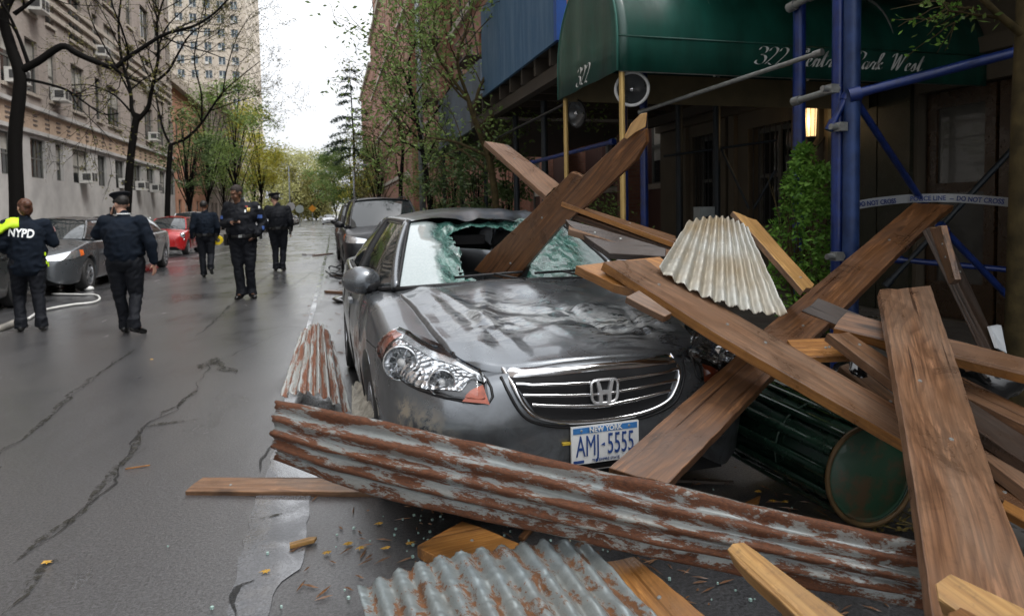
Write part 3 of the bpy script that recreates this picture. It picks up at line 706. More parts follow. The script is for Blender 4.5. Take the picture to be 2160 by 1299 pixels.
# ------------------------------------------------------------ ground
def asphalt():
    m = NM('wet_asphalt'); co = m.co()
    big = m.noise(co, .35, 5, .6, .4); mid = m.noise(m.co(scale=(1.6, .5, 1)), 1.3, 6, .65, .5); fine = m.noise(co, 42, 5, .75); gr = m.noise(co, 75, 5, .85)
    c = m.mix(m.ramp(gr, [(.38, 0.), (.62, 1.)]), (.006, .006, .007), (.105, .107, .114))
    c = m.mix(m.ramp(mid, [(.5, 0.), (.7, .5)]), c, (.022, .022, .022))
    c = m.mix(m.ramp(big, [(.45, 0.), (.65, .35)]), c, (.06, .055, .05))
    lv = m.node('ShaderNodeTexVoronoi', feature='F1'); lv.inputs['Scale'].default_value = 1.4; m.L(co, lv.inputs['Vector'])
    wet = m.math('ADD', m.math('MULTIPLY', big, .6), m.math('MULTIPLY', mid, .4))
    m.set(color=c, rough=m.ramp(wet, [(.36, .22), (.47, .34), (.56, .42), (.68, .5)]), spec=.75, coat=m.ramp(wet, [(.42, 1.), (.52, .9), (.60, .6), (.68, .35)]), coatr=m.ramp(wet, [(.40, .10), (.6, .28)]))
    m.bump(m.mix(.45, gr, fine), .8, .006)
    cb_ = m.node('ShaderNodeBump'); cb_.inputs['Strength'].default_value = .55; cb_.inputs['Distance'].default_value = .004; m.L(fine, cb_.inputs['Height']); m.L(cb_.outputs[0], m.b.inputs['Coat Normal'])
    return m.m
AS = asphalt()
KX = 2.42   # right kerb
road = MB(); road.bb(-60, 60, -30, 420, -.3, 0); tag(road.build('road', AS), kind='structure')
concrete = simple('sidewalk_concrete', (.17, .165, .155), .5, var=.3, scale=2, bump=.2)
def slab_mat():
    m = NM('sidewalk_slabs'); co = m.co(); br = m.node('ShaderNodeTexBrick'); m.L(co, br.inputs[0]); br.offset = 0; br.inputs['Scale'].default_value = 1; br.inputs['Brick Width'].default_value = 1.5; br.inputs['Row Height'].default_value = 1.5; br.inputs['Mortar Size'].default_value = .012
    br.inputs['Color1'].default_value = (.16, .155, .15, 1); br.inputs['Color2'].default_value = (.20, .195, .185, 1); br.inputs['Mortar'].default_value = (.05, .05, .05, 1)
    n = m.noise(co, 2, 6, .65); m.set(color=m.mix(m.ramp(n, [(.4, 0.), (.7, .6)]), br.outputs[0], (.08, .075, .07)), rough=m.ramp(n, [(.35, .25), (.65, .5)])); return m.m
SLAB = slab_mat()
def walk(name, x0, x1, y0, y1): b = MB(); b.bb(x0, x1, y0, y1, .004, .135); return tag(b.build(name, SLAB), kind='structure')
walk('sidewalk', KX+.16, 30, -30, 400); walk('sidewalk', -30, -7.76, -30, 400)
for x in (KX+.08, -7.68):
    b = MB(); b.bb(x-.08, x+.08, -30, 400, .003, .138); tag(b.build('kerb', simple('granite_kerb', (.22, .215, .2), .5, var=.3, scale=9, bump=.2)), kind='structure')
# worn, water-filled strip along the parking lane, cracks and patches
def sheet(name, pts, mat, z=.004, kind='structure', tri=True):
    b = MB(); b.add([(p[0], p[1], z) for p in pts], [list(range(len(pts)))]); return tag(b.build(name, mat), kind=kind)
mp_ = NM('old_pale_asphalt'); co_ = mp_.co()
n1 = mp_.noise(co_, 2.2, 6, .7, .6); n2 = mp_.noise(co_, 120, 2, .8)
mp_.set(color=mp_.mix(mp_.ramp(n2, [(.35, 0.), (.7, 1.)]), (.065, .07, .078), (.165, .172, .188)), rough=mp_.ramp(n1, [(.40, .10), (.5, .22), (.62, .42)]), spec=.7, coat=mp_.ramp(n1, [(.42, 1.), (.55, .25)]), coatr=.07)
mp_.bump(n2, .25, .002)
def jag(px, n=5, a=.03, seed=0):
    """ground polyline from photo pixels, with a ragged edge"""
    r = random.Random(seed); P = [onz(x, y) for x, y in px]; out = []
    for i in range(len(P)-1):
        for k in range(n):
            p = P[i].lerp(P[i+1], k/n); out.append((p.x+r.uniform(-a, a), p.y+r.uniform(-a, a)))
    out.append((P[-1].x, P[-1].y)); return out
def strip_mesh(name, Lp, Rp, mat, z=.004):
    n = 60
    def rs(P):
        l = [0]
        for i in range(1, len(P)): l.append(l[-1]+math.dist(P[i], P[i-1]))
        return [(np.interp(l[-1]*k/n, l, [p[0] for p in P]), np.interp(l[-1]*k/n, l, [p[1] for p in P])) for k in range(n+1)]
    A_, B_ = rs(Lp), rs(Rp); b = MB(); b.grid([[(*A_[k], z) for k in range(n+1)], [(*B_[k], z) for k in range(n+1)]]); return tag(b.build(name, mat), kind='structure')
strip_mesh('road_patch', jag([(470, 1330), (505, 1180), (545, 1040), (585, 930), (610, 820)], 8, .012, 1), jag([(556, 1330), (582, 1235), (636, 1200), (652, 1060), (688, 950), (712, 830)], 8, .010, 2), mp_.m)
strip_mesh('road_seam', jag([(600, 860), (645, 690), (672, 590), (690, 520), (697, 478)], 10, .02, 3), jag([(612, 860), (655, 690), (680, 590), (694, 520), (699, 478)], 10, .02, 4), mp_.m, .0045)
_c = NM('crack_filler'); _q = _c.noise(_c.co(), 55, 5, .8); _c.set(color=(.007, .007, .007), rough=.5, alpha=_c.ramp(_q, [(.40, .25), (.55, 1.)])); CR = _c.m
dmp = NM('damp_silt'); nn = dmp.noise(dmp.co(), 6, 6, .7); dmp.set(color=dmp.mix(nn, (.016, .016, .012), (.05, .046, .036)), rough=.7, spec=.25); dmp.bump(dmp.noise(dmp.co(), 60, 3), .5, .004); dmp.set(alpha=dmp.ramp(dmp.noise(dmp.co(), 26, 6, .75), [(.46, 0.), (.56, .85)]))
def crack(px, wd, seed, mat=CR, z=.0065, name='road_crack'):
    r = random.Random(seed); P = [onz(x, y) for x, y in px]; Q = []
    for i in range(len(P)-1):
        L_ = (P[i+1]-P[i]).length; k_ = max(3, min(60, int(L_/.05)))
        for k in range(k_): Q.append(P[i].lerp(P[i+1], k/k_))
    Q.append(P[-1]); Lr, Rr = [], []; ph = r.uniform(0, 50)
    for i, q in enumerate(Q):
        t = (Q[min(i+1, len(Q)-1)]-Q[max(i-1, 0)]).normalized(); n_ = Vector((-t.y, t.x, 0))
        j = noise.noise(Vector((i*.23, ph, 0)))*.05+noise.noise(Vector((i*.9, ph, 3)))*.02; ww = wd*(.25+1.0*abs(noise.noise(Vector((i*.11, ph, 9))))*1.6)*min(1, i/4+.1, (len(Q)-1-i)/4+.1)
        Lr.append((q+n_*(j+ww))); Rr.append((q+n_*(j-ww*(.6+.6*r.random()))))
    b = MB(); b.grid([[(p.x, p.y, z) for p in Lr], [(p.x, p.y, z) for p in Rr]]); return tag(b.build(name, mat), kind='structure')
crack([(20, 1190), (130, 1110), (235, 1020), (300, 905), (370, 865), (415, 815), (440, 770), (520, 735), (600, 700), (640, 692)], .007, 1)
crack([(30, 1185), (120, 1120), (215, 1040), (262, 975), (300, 905)], .045, 11, dmp.m, .0052, 'silt_patch')
crack([(300, 905), (330, 895), (420, 885)], .05, 12, dmp.m, .0054, 'silt_patch')
crack([(340, 880), (390, 845), (420, 822)], .05, 15, dmp.m, .0056, 'silt_patch')
crack([(425, 780), (455, 755), (470, 778), (500, 790)], .07, 16, dmp.m, .0058, 'silt_patch')
crack([(0, 960), (60, 915), (120, 860), (190, 800), (250, 760), (290, 735)], .03, 2, dmp.m, .0052, 'silt_patch'); crack([(0, 962), (80, 905), (160, 830), (240, 765), (295, 735)], .006, 3)
crack([(415, 710), (440, 690), (480, 650), (520, 620), (560, 585), (600, 555)], .022, 4); crack([(0, 1299), (60, 1240), (110, 1190), (150, 1180)], .03, 5, dmp.m, .006, 'silt_patch')
crack([(380, 725), (480, 705), (600, 690), (720, 690)], .010, 6); crack([(490, 1310), (505, 1240), (540, 1225)], .016, 7); crack([(548, 1000), (560, 960), (575, 930)], .02, 8); crack([(545, 1095), (600, 1085)], .03, 9, dmp.m, .0075, 'silt_patch')
crack([(610, 668), (690, 655), (740, 650)], .012, 10); crack([(330, 610), (420, 600), (500, 585)], .015, 13); crack([(560, 640), (680, 560), (720, 500)], .012, 14)
b = MB(); b.bb(-2.62, -2.50, 6, 60, .003, .0042); # faint lane line far off
wl = NM('worn_road_paint'); nn = wl.noise(wl.co(), 8, 5, .7); wl.set(color=wl.mix(wl.ramp(nn, [(.42, 0.), (.55, 1.)]), (.05, .05, .05), (.45, .45, .44)), rough=.35)
b.bb
# ------------------------------------------------------------ building materials
def brickmat(name, c1, c2, mort, sx=.22, sy=.075, var=.4, bump=.3):
    m = NM(name); tc = m.node('ShaderNodeTexCoord'); sp_ = m.node('ShaderNodeSeparateXYZ'); m.L(tc.outputs['Object'], sp_.inputs[0])
    s_ = m.math('ADD', sp_.outputs[0], sp_.outputs[1]); cb = m.node('ShaderNodeCombineXYZ'); m.L(s_, cb.inputs[0]); m.L(sp_.outputs[2], cb.inputs[1])
    br = m.node('ShaderNodeTexBrick'); m.L(cb.outputs[0], br.inputs[0]); br.inputs['Scale'].default_value = 1; br.inputs['Brick Width'].default_value = sx; br.inputs['Row Height'].default_value = sy; br.inputs['Mortar Size'].default_value = .008
    br.inputs['Color1'].default_value = (*c1, 1); br.inputs['Color2'].default_value = (*c2, 1); br.inputs['Mortar'].default_value = (*mort, 1)
    n = m.noise(m.co(scale=(1, 1, .35)), .6, 6, .65); g = m.noise(m.co(), 7, 5, .7)
    c = m.mix(m.ramp(n, [(.4, 0.), (.7, var)]), br.outputs[0], tuple(x*.5 for x in c1)); c = m.mix(m.ramp(g, [(.5, 0.), (.8, .35)]), c, tuple(min(1, x*1.3) for x in c2))
    m.set(color=c, rough=.8); m.bump(br.outputs['Fac'], -bump, .01); return m.m
M['lime'] = simple('limestone', (.40, .39, .375), .75, var=.18, scale=1.3, bump=.1)
M['tanbrick'] = brickmat('grey_tan_brick', (.27, .23, .20), (.34, .295, .26), (.30, .265, .24))
M['towerbrick'] = brickmat('cream_brick', (.42, .36, .29), (.50, .44, .36), (.45, .4, .34), .4, .14)
M['redbrick'] = brickmat('red_brick', (.27, .115, .075), (.36, .17, .115), (.26, .18, .14))
M['orangebrick'] = brickmat('orange_brick', (.36, .17, .10), (.42, .22, .13), (.3, .2, .15))
M['pinkstone'] = simple('pink_stucco', (.10, .05, .042), .8, var=.12, scale=1.5)
M['sill'] = simple('stone_sill', (.36, .32, .27), .7, var=.2)
M['wglass'] = glass_mat('window_glass', (.015, .018, .02), .08)
M['wframe'] = simple('window_frame_paint', (.10, .10, .09), .6)
M['acbox'] = simple('ac_casing', (.50, .49, .46), .5, var=.15, scale=8)
M['acgrille'] = simple('ac_grille', (.05, .05, .05), .6)
M['curtain'] = simple('window_blind', (.30, .29, .26), .8, var=.4, scale=2)
def facade_x(root, X, y0, y1, z0, z1, wins, mat, depth=.18, thick=8.0, sgn=1, name='wall', side=None):
    """wall facing the street at x=X (sgn=+1: faces +x). wins: list of (yc, w, zb, zt). Cut as a grid so that windows are real openings."""
    ys = sorted({y0, y1, *[w[0]-w[1]/2 for w in wins], *[w[0]+w[1]/2 for w in wins]}); zs = sorted({z0, z1, *[w[2] for w in wins], *[w[3] for w in wins]})
    ys = [y for y in ys if y0-1e-6 <= y <= y1+1e-6]; zs = [z for z in zs if z0-1e-6 <= z <= z1+1e-6]
    ws_ = sorted([(w[0]-w[1]/2, w[0]+w[1]/2, w[2], w[3]) for w in wins]); b = MB()
    def inside(yc, zc): return any(a < yc < c and d < zc < e for a, c, d, e in ws_)
    for j in range(len(zs)-1):
        zc = (zs[j]+zs[j+1])/2; row = [w for w in ws_ if w[2] < zc < w[3]]; y = y0
        for a, c, d, e in row+[(y1, y1, 0, 0)]:
            if a > y+1e-6: b.add([(X, y, zs[j]), (X, a, zs[j]), (X, a, zs[j+1]), (X, y, zs[j+1])], [(0, 1, 2, 3)])
            y = max(y, c)
    for a, c, d, e in ws_:
        x2 = X-sgn*depth
        b.add([(X, a, d), (X, c, d), (x2, c, d), (x2, a, d)], [(0, 1, 2, 3)]); b.add([(X, a, e), (X, c, e), (x2, c, e), (x2, a, e)], [(0, 1, 2, 3)])
        b.add([(X, a, d), (X, a, e), (x2, a, e), (x2, a, d)], [(0, 1, 2, 3)]); b.add([(X, c, d), (X, c, e), (x2, c, e), (x2, c, d)], [(0, 1, 2, 3)])
    xb = X-sgn*thick
    for q in (y0, y1): b.add([(X, q, z0), (xb, q, z0), (xb, q, z1), (X, q, z1)], [(0, 1, 2, 3)])
    b.add([(X, y0, z1), (xb, y0, z1), (xb, y1, z1), (X, y1, z1)], [(0, 1, 2, 3)]); b.add([(xb, y0, z0), (xb, y1, z0), (xb, y1, z1), (xb, y0, z1)], [(0, 1, 2, 3)])
    return b.build(name, mat, root)
def window_x(root, X, w, sgn=1, depth=.18, blind=0.0, panes=1, sill=True):
    """a real window: glass, frame with sashes, sill, optional blind"""
    yc, wd, zb, zt = w; x = X-sgn*(depth-.03); y0, y1 = yc-wd/2, yc+wd/2
    f = MB(); t = .05
    f.bb(x-.03, x+.03, y0, y0+t, zb, zt); f.bb(x-.03, x+.03, y1-t, y1, zb, zt); f.bb(x-.029, x+.029, y0+t, y1-t, zb, zb+t); f.bb(x-.029, x+.029, y0+t, y1-t, zt-t, zt); zm = (zb+zt)/2; f.bb(x-.028, x+.028, y0+t, y1-t, zm-.03, zm+.03)
    for k in range(1, panes): yy = y0+wd*k/panes; f.bb(x-.034, x+.034, yy-.04, yy+.04, zb+t, zt-t)
    o = f.build('window', M['wframe'], root)
    g = MB(); xg = x-sgn*.01; g.add([(xg, y0, zb), (xg, y1, zb), (xg, y1, zt), (xg, y0, zt)], [(0, 1, 2, 3)]); g.build('pane', M['wglass'], o)
    if blind > 0:
        g = MB(); xg = x-sgn*.004; g.add([(xg, y0+t, zt-t-(zt-zb-2*t)*blind), (xg, y1-t, zt-t-(zt-zb-2*t)*blind), (xg, y1-t, zt-t), (xg, y0+t, zt-t)], [(0, 1, 2, 3)]); g.build('blind', M['curtain'], o)
    if sill: g = MB(); g.bb(X-sgn*.1, X+sgn*.09, y0-.08, y1+.08, zb-.12, zb-.003); g.build('sill', M['sill'], o)
    return o
def ac_unit(X, yc, z, sgn=1, w_=.78, h=.50, d=.48):
    e = empty('air_conditioner', (X+sgn*d/2, yc, z))
    b = MB(); b.bb(-d/2-.05, d/2, -w_/2, w_/2, 0, h); b.build('casing', M['acbox'], e)
    b = MB()
    for k in range(2): b.bb(sgn*(d/2-.004), sgn*(d/2+.006), -w_/2+.05+k*w_*.48, -w_/2+.05+k*w_*.48+w_*.38, .06, h-.06)
    b.bb(-d/2+.10, d/2-.05, -w_/2-.005, w_/2+.005, .10, h-.10); b.build('grille', M['acgrille'], e)
    b = MB(); b.bb(-d/2-.05, d/2+.02, -w_/2-.03, w_/2+.03, -.03, -.002); b.build('support', M['acbox'], e); return e
# ---- left: near building with stone base, patterned band, grey brick above
XL = -11.0
nb = empty('apartment_building', (0, 0, 0), 0, 'grey brick building with pale stone base and air conditioners along the left pavement', 'building')
base_w = []; up_w = []
ztb, zbb = onx(80, 288, XL).z, onx(80, 376, XL).z
for a, c in ((-70, -30), (2, 26), (65, 97), (118, 133), (153, 187), (206, 224), (242, 262), (276, 297), (308, 324), (335, 347), (356, 366)):
    ya, yc_ = onx(a, 330, XL).y, onx(c, 330, XL).y; base_w.append(((ya+yc_)/2, yc_-ya, zbb, min(ztb, 4.6)))
z1, z2 = onx(74, 232, XL).z, onx(74, 176, XL).z; up0 = max(6.0, z1)
for a, c in ((-60, -25), (8, 36), (61, 87), (107, 124), (155, 182), (204, 216), (228, 255), (276, 288), (305, 322), (332, 346), (355, 364)):
    ya, yc_ = onx(a, 230, XL).y, onx(c, 230, XL).y
    for fl in range(9): up_w.append(((ya+yc_)/2, yc_-ya, 6.35+fl*3.15, 8.45+fl*3.15))
print('WIN', ztb, zbb, z1, z2, base_w[:3])
facade_x(nb, XL, -12, 54, .13, 4.75, base_w, M['lime'], name='stone_base')
facade_x(nb, XL-.03, -12, 54, 5.85, 36, up_w, M['tanbrick'])
b = MB(); b.bb(XL-8, XL+.00, -12, 54, 4.90, 5.70)
b.build('patterned_band', simple('terracotta_band', (.40, .30, .22), .75, var=.15), nb)
for z0, z1, p in ((4.75, 4.90, .10), (5.70, 5.85, .14)):
    b = MB(); b.bb(XL-8, XL+p, -12, 54, z0, z1); b.build('ledge', M['lime'], nb)
b = MB(); y = 14
while y < 54:
    for zz in (5.12, 5.30, 5.48): b.bb(XL+.001, XL+.02, y-.20, y+.20, zz-.03, zz+.03)
    y += 1.15
tag(b.build('band_ornament', simple('band_mark', (.12, .10, .09), .8), nb), kind='stuff')
for zz in (9.9, 10.4, 10.9):
    b = MB(); b.bb(XL-.02, XL+.09, -12, 54, zz-.1, zz+.1); b.build('string_course', M['sill'], nb)
rr = random.Random(4)
cand = [w_ for w_ in base_w if 15 < w_[0]]+[w_ for w_ in up_w if 15 < w_[0] and w_[2] < 20]
for w_ in base_w+up_w:
    if w_[0] > 10: window_x(nb, XL if w_ in base_w else XL-.03, w_, blind=rr.choice([0, 0, .4, .7, .5]), panes=2 if w_[1] > 1.2 else 1, sill=w_[2] > 5)
acs = [w_ for w_ in base_w if 22 < w_[0] < 50 and w_[1] > 1.5]+[w_ for w_ in up_w if 22 < w_[0] < 50 and w_[2] < 14 and rr.random() < .38]
ordn = ['first', 'second', 'third', 'fourth', 'fifth', 'sixth', 'seventh', 'eighth', 'ninth', 'tenth', 'eleventh', 'twelfth', 'thirteenth', 'fourteenth', 'fifteenth', 'sixteenth', 'seventeenth', 'eighteenth']
cnt = {}
for w_ in sorted(acs):
    lv = 'stone base' if w_[2] < 3 else ('row above the band' if w_[2] < 8 else ('second row up' if w_[2] < 11 else 'third row up'))
    i = cnt.get(lv, 0); cnt[lv] = i+1
    a = ac_unit(XL+.02, w_[0]+.1, w_[2]+.05); tag(a, 'window air conditioner in the %s, %s from the near end' % (lv, ordn[min(i, 17)]), 'air conditioner', 'air conditioners on the left building')
# ---- left: tall cream tower
def tower_mat(name, c, fw, fh, ww, wh, hue=(.05, .055, .06)):
    """far facade: flush windows as a brick-cell pattern are too small to model singly"""
    return None
tw = empty('apartment_tower', (0, 0, 0), 0, 'tall cream brick tower rising behind the bare trees on the left', 'tower')
TX0, TX1, TY0, TY1, TH = -52.0, -16.6, 158.0, 190.0, 150.0
wz = [(z, z+1.7) for z in np.arange(4.5, 146, 3.0)]
def grid_wall(root, axis, c, a0, a1, z0, z1, cols, rows, mat, sgn, depth=.15, name='wall', sillm=None):
    """wall with a regular grid of openings (axis 'y': plane y=c facing -y; axis 'x': plane x=c facing sgn)"""
    b = MB(); fr = MB(); gl = MB(); si = MB()
    P = (lambda a, d, z: (a, c+d, z)) if axis == 'y' else (lambda a, d, z: (c-sgn*d, a, z))
    def q(B, a, e, z_, t, d=0): B.add([P(a, d, z_), P(e, d, z_), P(e, d, t), P(a, d, t)], [(0, 1, 2, 3)])
    zp = z0
    for zb, zt in rows:
        q(b, a0, a1, zp, zb); pa = a0
        for c0, c1 in cols:
            q(b, pa, c0, zb, zt); pa = c1
            b.add([P(c0, 0, zb), P(c0, depth, zb), P(c0, depth, zt), P(c0, 0, zt)], [(0, 1, 2, 3)]); b.add([P(c1, 0, zb), P(c1, depth, zb), P(c1, depth, zt), P(c1, 0, zt)], [(0, 1, 2, 3)])
            b.add([P(c0, 0, zb), P(c1, 0, zb), P(c1, depth, zb), P(c0, depth, zb)], [(0, 1, 2, 3)]); b.add([P(c0, 0, zt), P(c1, 0, zt), P(c1, depth, zt), P(c0, depth, zt)], [(0, 1, 2, 3)])
        q(b, pa, a1, zb, zt); zp = zt
    q(b, a0, a1, zp, z1); return b.build(name, mat, root)
wm = NM('tower_window'); wn = wm.noise(wm.co(rnd_off=True), 1.1, 2); wm.set(color=wm.ramp(wn, [(.35, (.03, .04, .05)), (.5, (.10, .13, .15)), (.65, (.30, .33, .34))], 'CONSTANT'), rough=.12)
cols = []; a = TX1-1.6
while a > TX0+1.5: cols.append((a-1.5, a)); a -= 2.75
cols = cols[::-1]
grid_wall(tw, 'y', TY0, TX0, TX1, 0, TH, cols, wz, M['towerbrick'], 1)
cy = []; a = TY0+1.5
while a < TY1-2: cy.append((a, a+1.5)); a += 3.0
grid_wall(tw, 'x', TX1, TY0, TY1, 0, TH, cy, wz, M['towerbrick'], 1, name='side_wall')
b = MB(); b.bb(TX0+.3, TX1-.4, TY0+.5, TY1, 0, TH-.2); b.build('core', M['void'], tw)
# the windows of the face towards the camera, nearest hundred as parts
n = 0
allw = sorted([(zb, c0, c1, zt) for (zb, zt) in wz for (c0, c1) in cols if c0 > -48], key=lambda t: t[0])
rest = MB(); restf = MB()
for zb, c0, c1, zt in allw:
    y_ = TY0+.12
    if n < 98:
        f = MB(); f.bb(c0, c0+.09, y_-.03, y_, zb, zt); f.bb(c1-.09, c1, y_-.03, y_, zb, zt); f.bb((c0+c1)/2-.05, (c0+c1)/2+.05, y_-.032, y_+.001, zb, zt); f.bb(c0+.09, c1-.09, y_-.031, y_-.001, zt-.09, zt)
        o = f.build('window', M['acbox'], tw); g = MB(); g.add([(c0, y_, zb), (c1, y_, zb), (c1, y_, zt), (c0, y_, zt)], [(0, 1, 2, 3)]); g.build('pane', wm.m, o); n += 1
    else: rest.add([(c0, y_, zb), (c1, y_, zb), (c1, y_, zt), (c0, y_, zt)], [(0, 1, 2, 3)]); restf.bb(c0, c0+.09, y_-.03, y_-.002, zb, zt); restf.bb(c1-.09, c1, y_-.03, y_-.002, zb, zt); restf.bb((c0+c1)/2-.05, (c0+c1)/2+.05, y_-.032, y_+.001, zb, zt)
for c0, c1 in cy:
    for zb, zt in wz: rest.add([(TX1-.12, c0, zb), (TX1-.12, c1, zb), (TX1-.12, c1, zt), (TX1-.12, c0, zt)], [(0, 1, 2, 3)])
tag(rest.build('window_glass', wm.m, tw), kind='stuff'); tag(restf.build('window_frames', M['acbox'], tw), kind='stuff')
rr = random.Random(9); acm = MB()
for zb, c0, c1, zt in allw:
    if rr.random() < .38: acm.bb(c0+.1, c0+.8, TY0-.25, TY0+.1, zb, zb+.5)
tag(acm.build('air_conditioners', M['acbox'], tw), kind='stuff')
b = MB()
for zb, c0, c1, zt in allw: b.bb(c0-.1, c1+.1, TY0-.08, TY0+.05, zb-.15, zb-.004)
tag(b.build('window_sills', M['sill'], tw), kind='stuff')
# ---- left: low orange brick house between
def block(name, label, X, y0, y1, H, mat, sgn=1, fl=3.2, gap=2.4, ww=1.1, z0=1.1, nmax=60, front=None, sillm=None, cornice=True, thick=9, wh=1.75):
    e = empty(name, (0, 0, 0), 0, label, 'building'); W_ = []; y = y0+1.1
    while y < y1-.8:
        z = z0
        while z+wh < H-.5: W_.append((y, ww, z, z+wh)); z += fl
        y += gap
    facade_x(e, X, y0, y1, 0, H, W_, mat, sgn=sgn, thick=thick)
    W_.sort(key=lambda t: t[0]+t[2]*.5)
    rest = MB(); rf = MB(); rs_ = MB()
    for i, w_ in enumerate(W_):
        if i < nmax: window_x(e, X, w_, sgn=sgn, blind=random.Random(i*7).choice([0, 0, .4, .7]))
        else:
            x = X-sgn*.15; a, c = w_[0]-w_[1]/2, w_[0]+w_[1]/2; rest.add([(x, a, w_[2]), (x, c, w_[2]), (x, c, w_[3]), (x, a, w_[3])], [(0, 1, 2, 3)])
            zm = (w_[2]+w_[3])/2; rf.bb(x+sgn*.002, x+sgn*.03, a, c, zm-.04, zm+.04); rs_.bb(X-sgn*.1, X+sgn*.09, a-.08, c+.08, w_[2]-.14, w_[2]-.003)
    if len(W_) > nmax:
        tag(rest.build('window_glass', M['wglass'], e), kind='stuff'); tag(rf.build('window_bars', M['wframe'], e), kind='stuff'); tag(rs_.build('window_sills', M['sill'], e), kind='stuff')
    if cornice: b = MB(); b.bb(X-sgn*thick, X+sgn*.45, y0, y1, H, H+.7); b.build('cornice', M['sill'], e)
    return e
block('brick_house', 'low orange brick house between the stone building and the tower on the left', XL-.4, 54.2, 70, 11.5, M['orangebrick'], nmax=30)
block('brick_house', 'pale brick row house beyond the orange one on the left', XL-.2, 70.3, 95.5, 13.5, M['tanbrick'], nmax=24)
# ---- right side row
XR = 7.2
e = block('brick_building', 'pink stucco town house nearest beyond the blue shed on the right', XR, 12.5, 21, 17, M['pinkstone'], -1, 3.4, 2.7, 1.25, 2.0, 24)
for i, yb in enumerate((14.6, 18.2)): b = MB(); b.bb(XR-.55, XR-.003, yb-.1, yb+.1, 0, 16.8); b.build('pilaster', M['redbrick'], e)
e = block('brick_building', 'tall red brick building with stone trim and cornice on the right', XR-.25, 21.2, 60, 25.5, M['redbrick'], -1, 3.3, 2.6, 1.15, 1.4, 60)
for zz in (4.6, 11.2, 18.0, 24.3): b = MB(); b.bb(XR-.25-.22, XR-.253, 21.2, 60, zz, zz+.35); b.build('string_course', M['sill'], e)
for yb in (24, 38, 52): b = MB(); b.bb(XR-.25-.65, XR-.2504, yb, yb+1.7, 0, 24.28); b.build('bay', M['redbrick'], e)
e = block('brick_building', 'red brick corner building with long ledge high at the end of the right row', XR, 60.2, 113, 29, M['redbrick'], -1, 3.4, 2.8, 1.2, 1.4, 60)
b = MB(); b.bb(XR+.6, XR+9, 60.2, 113, 29.7, 62); b.build('upper_storeys', M['redbrick'], e)
for zz in (5.0, 12.0, 20.0): b = MB(); b.bb(XR-.2, XR-.003, 60.2, 113, zz, zz+.35); b.build('string_course', M['sill'], e)
block('brick_building', 'smaller brick building beyond the corner at the far right row', XR+.1, 114, 150, 26, M['redbrick'], -1, 3.4, 2.8, 1.2, 1.4, 20)
# fire escapes
for k_, yb in enumerate((26.5, 36.9)):
    e = empty('fire_escape', (0, 0, 0), 0, 'black iron fire escape on the red brick building, %s one' % ('nearer' if k_ == 0 else 'farther'), 'fire escape', 'fire escapes')
    for fl in range(6):
        z = 4.4+fl*3.3; b = MB(); x0, x1 = XR-1.75, XR-.95; b.bb(x0, x1, yb, yb+2.6, z, z+.05)
        for yy in np.arange(yb, yb+2.61, .26): b.tube([(x0, yy, z), (x0, yy, z+.95)], .012, 4)
        b.tube([(x0, yb, z+.95), (x0, yb+2.6, z+.95)], .02, 4); b.tube([(x0, yb, z+.95), (x1, yb, z+.95)], .02, 4); b.build('balcony', M['black'], e)
        if fl < 5: b = MB(); b.tube([(x0+.2, yb+.3, z), (x0+.2, yb+2.3, z+3.3)], .035, 4); b.tube([(x0+.6, yb+.3, z), (x0+.6, yb+2.3, z+3.3)], .035, 4); b.build('stair', M['black'], e)
# stoops and railings under the near right houses, dark ground-floor openings
# ------------------------------------------------------------ trees
def leafmat(name, c1, c2, tr=.25):
    m = NM(name); n = m.noise(m.co(), 1.3, 3); oi = m.node('ShaderNodeNewGeometry')
    c = m.ramp(m.math('ADD', m.math('MULTIPLY', n, .6), m.math('MULTIPLY', oi.outputs['Random Per Island'], .45)), [(.2, c1), (.75, c2)])
    m.set(color=c, rough=.55, spec=.3)
    t = m.node('ShaderNodeBsdfTranslucent'); m.L(c, t.inputs[0]); ms = m.node('ShaderNodeMixShader'); ms.inputs[0].default_value = tr
    m.L(m.b.outputs[0], ms.inputs[1]); m.L(t.outputs[0], ms.inputs[2]); m.L(ms.outputs[0], m.out.inputs[0]); return m.m
LF = dict(olive=leafmat('olive_leaves', (.06, .07, .015), (.20, .18, .05)), green=leafmat('green_leaves', (.06, .11, .025), (.22, .31, .09), .35), dark=leafmat('dark_green_leaves', (.03, .06, .02), (.10, .15, .05)),
          yellow=leafmat('yellow_green_leaves', (.26, .27, .04), (.58, .54, .09), .45), needle=leafmat('needles', (.012, .035, .02), (.04, .075, .035)), far=leafmat('far_yellow_leaves', (.19, .20, .07), (.42, .41, .17), .4), shrub=leafmat('shrub_leaves', (.05, .15, .02), (.20, .38, .06), .35))
M['bark'] = simple('dark_wet_bark', (.005, .0045, .004), .9, var=.3, scale=8, bump=.5, spec=.12)
M['barkg'] = simple('mossy_bark', (.055, .042, .018), .85, var=.5, scale=10, bump=.7, spec=.2)
def leaf_quad(b, p, s_, r, flat=False):
    a = r.uniform(0, 2*pi); t = r.uniform(-.9, .9) if not flat else r.uniform(-.3, .3)
    u = Vector((cos(a)*cos(t), sin(a)*cos(t), sin(t))); v = u.cross(Vector((r.uniform(-1, 1), r.uniform(-1, 1), r.uniform(-.2, 1)))).normalized()
    L_ = s_*r.uniform(.7, 1.3); W_ = L_*.42
    b.add([p, p+u*L_*.5+v*W_*.5, p+u*L_, p+u*L_*.5-v*W_*.5], [(0, 1, 2, 3)])
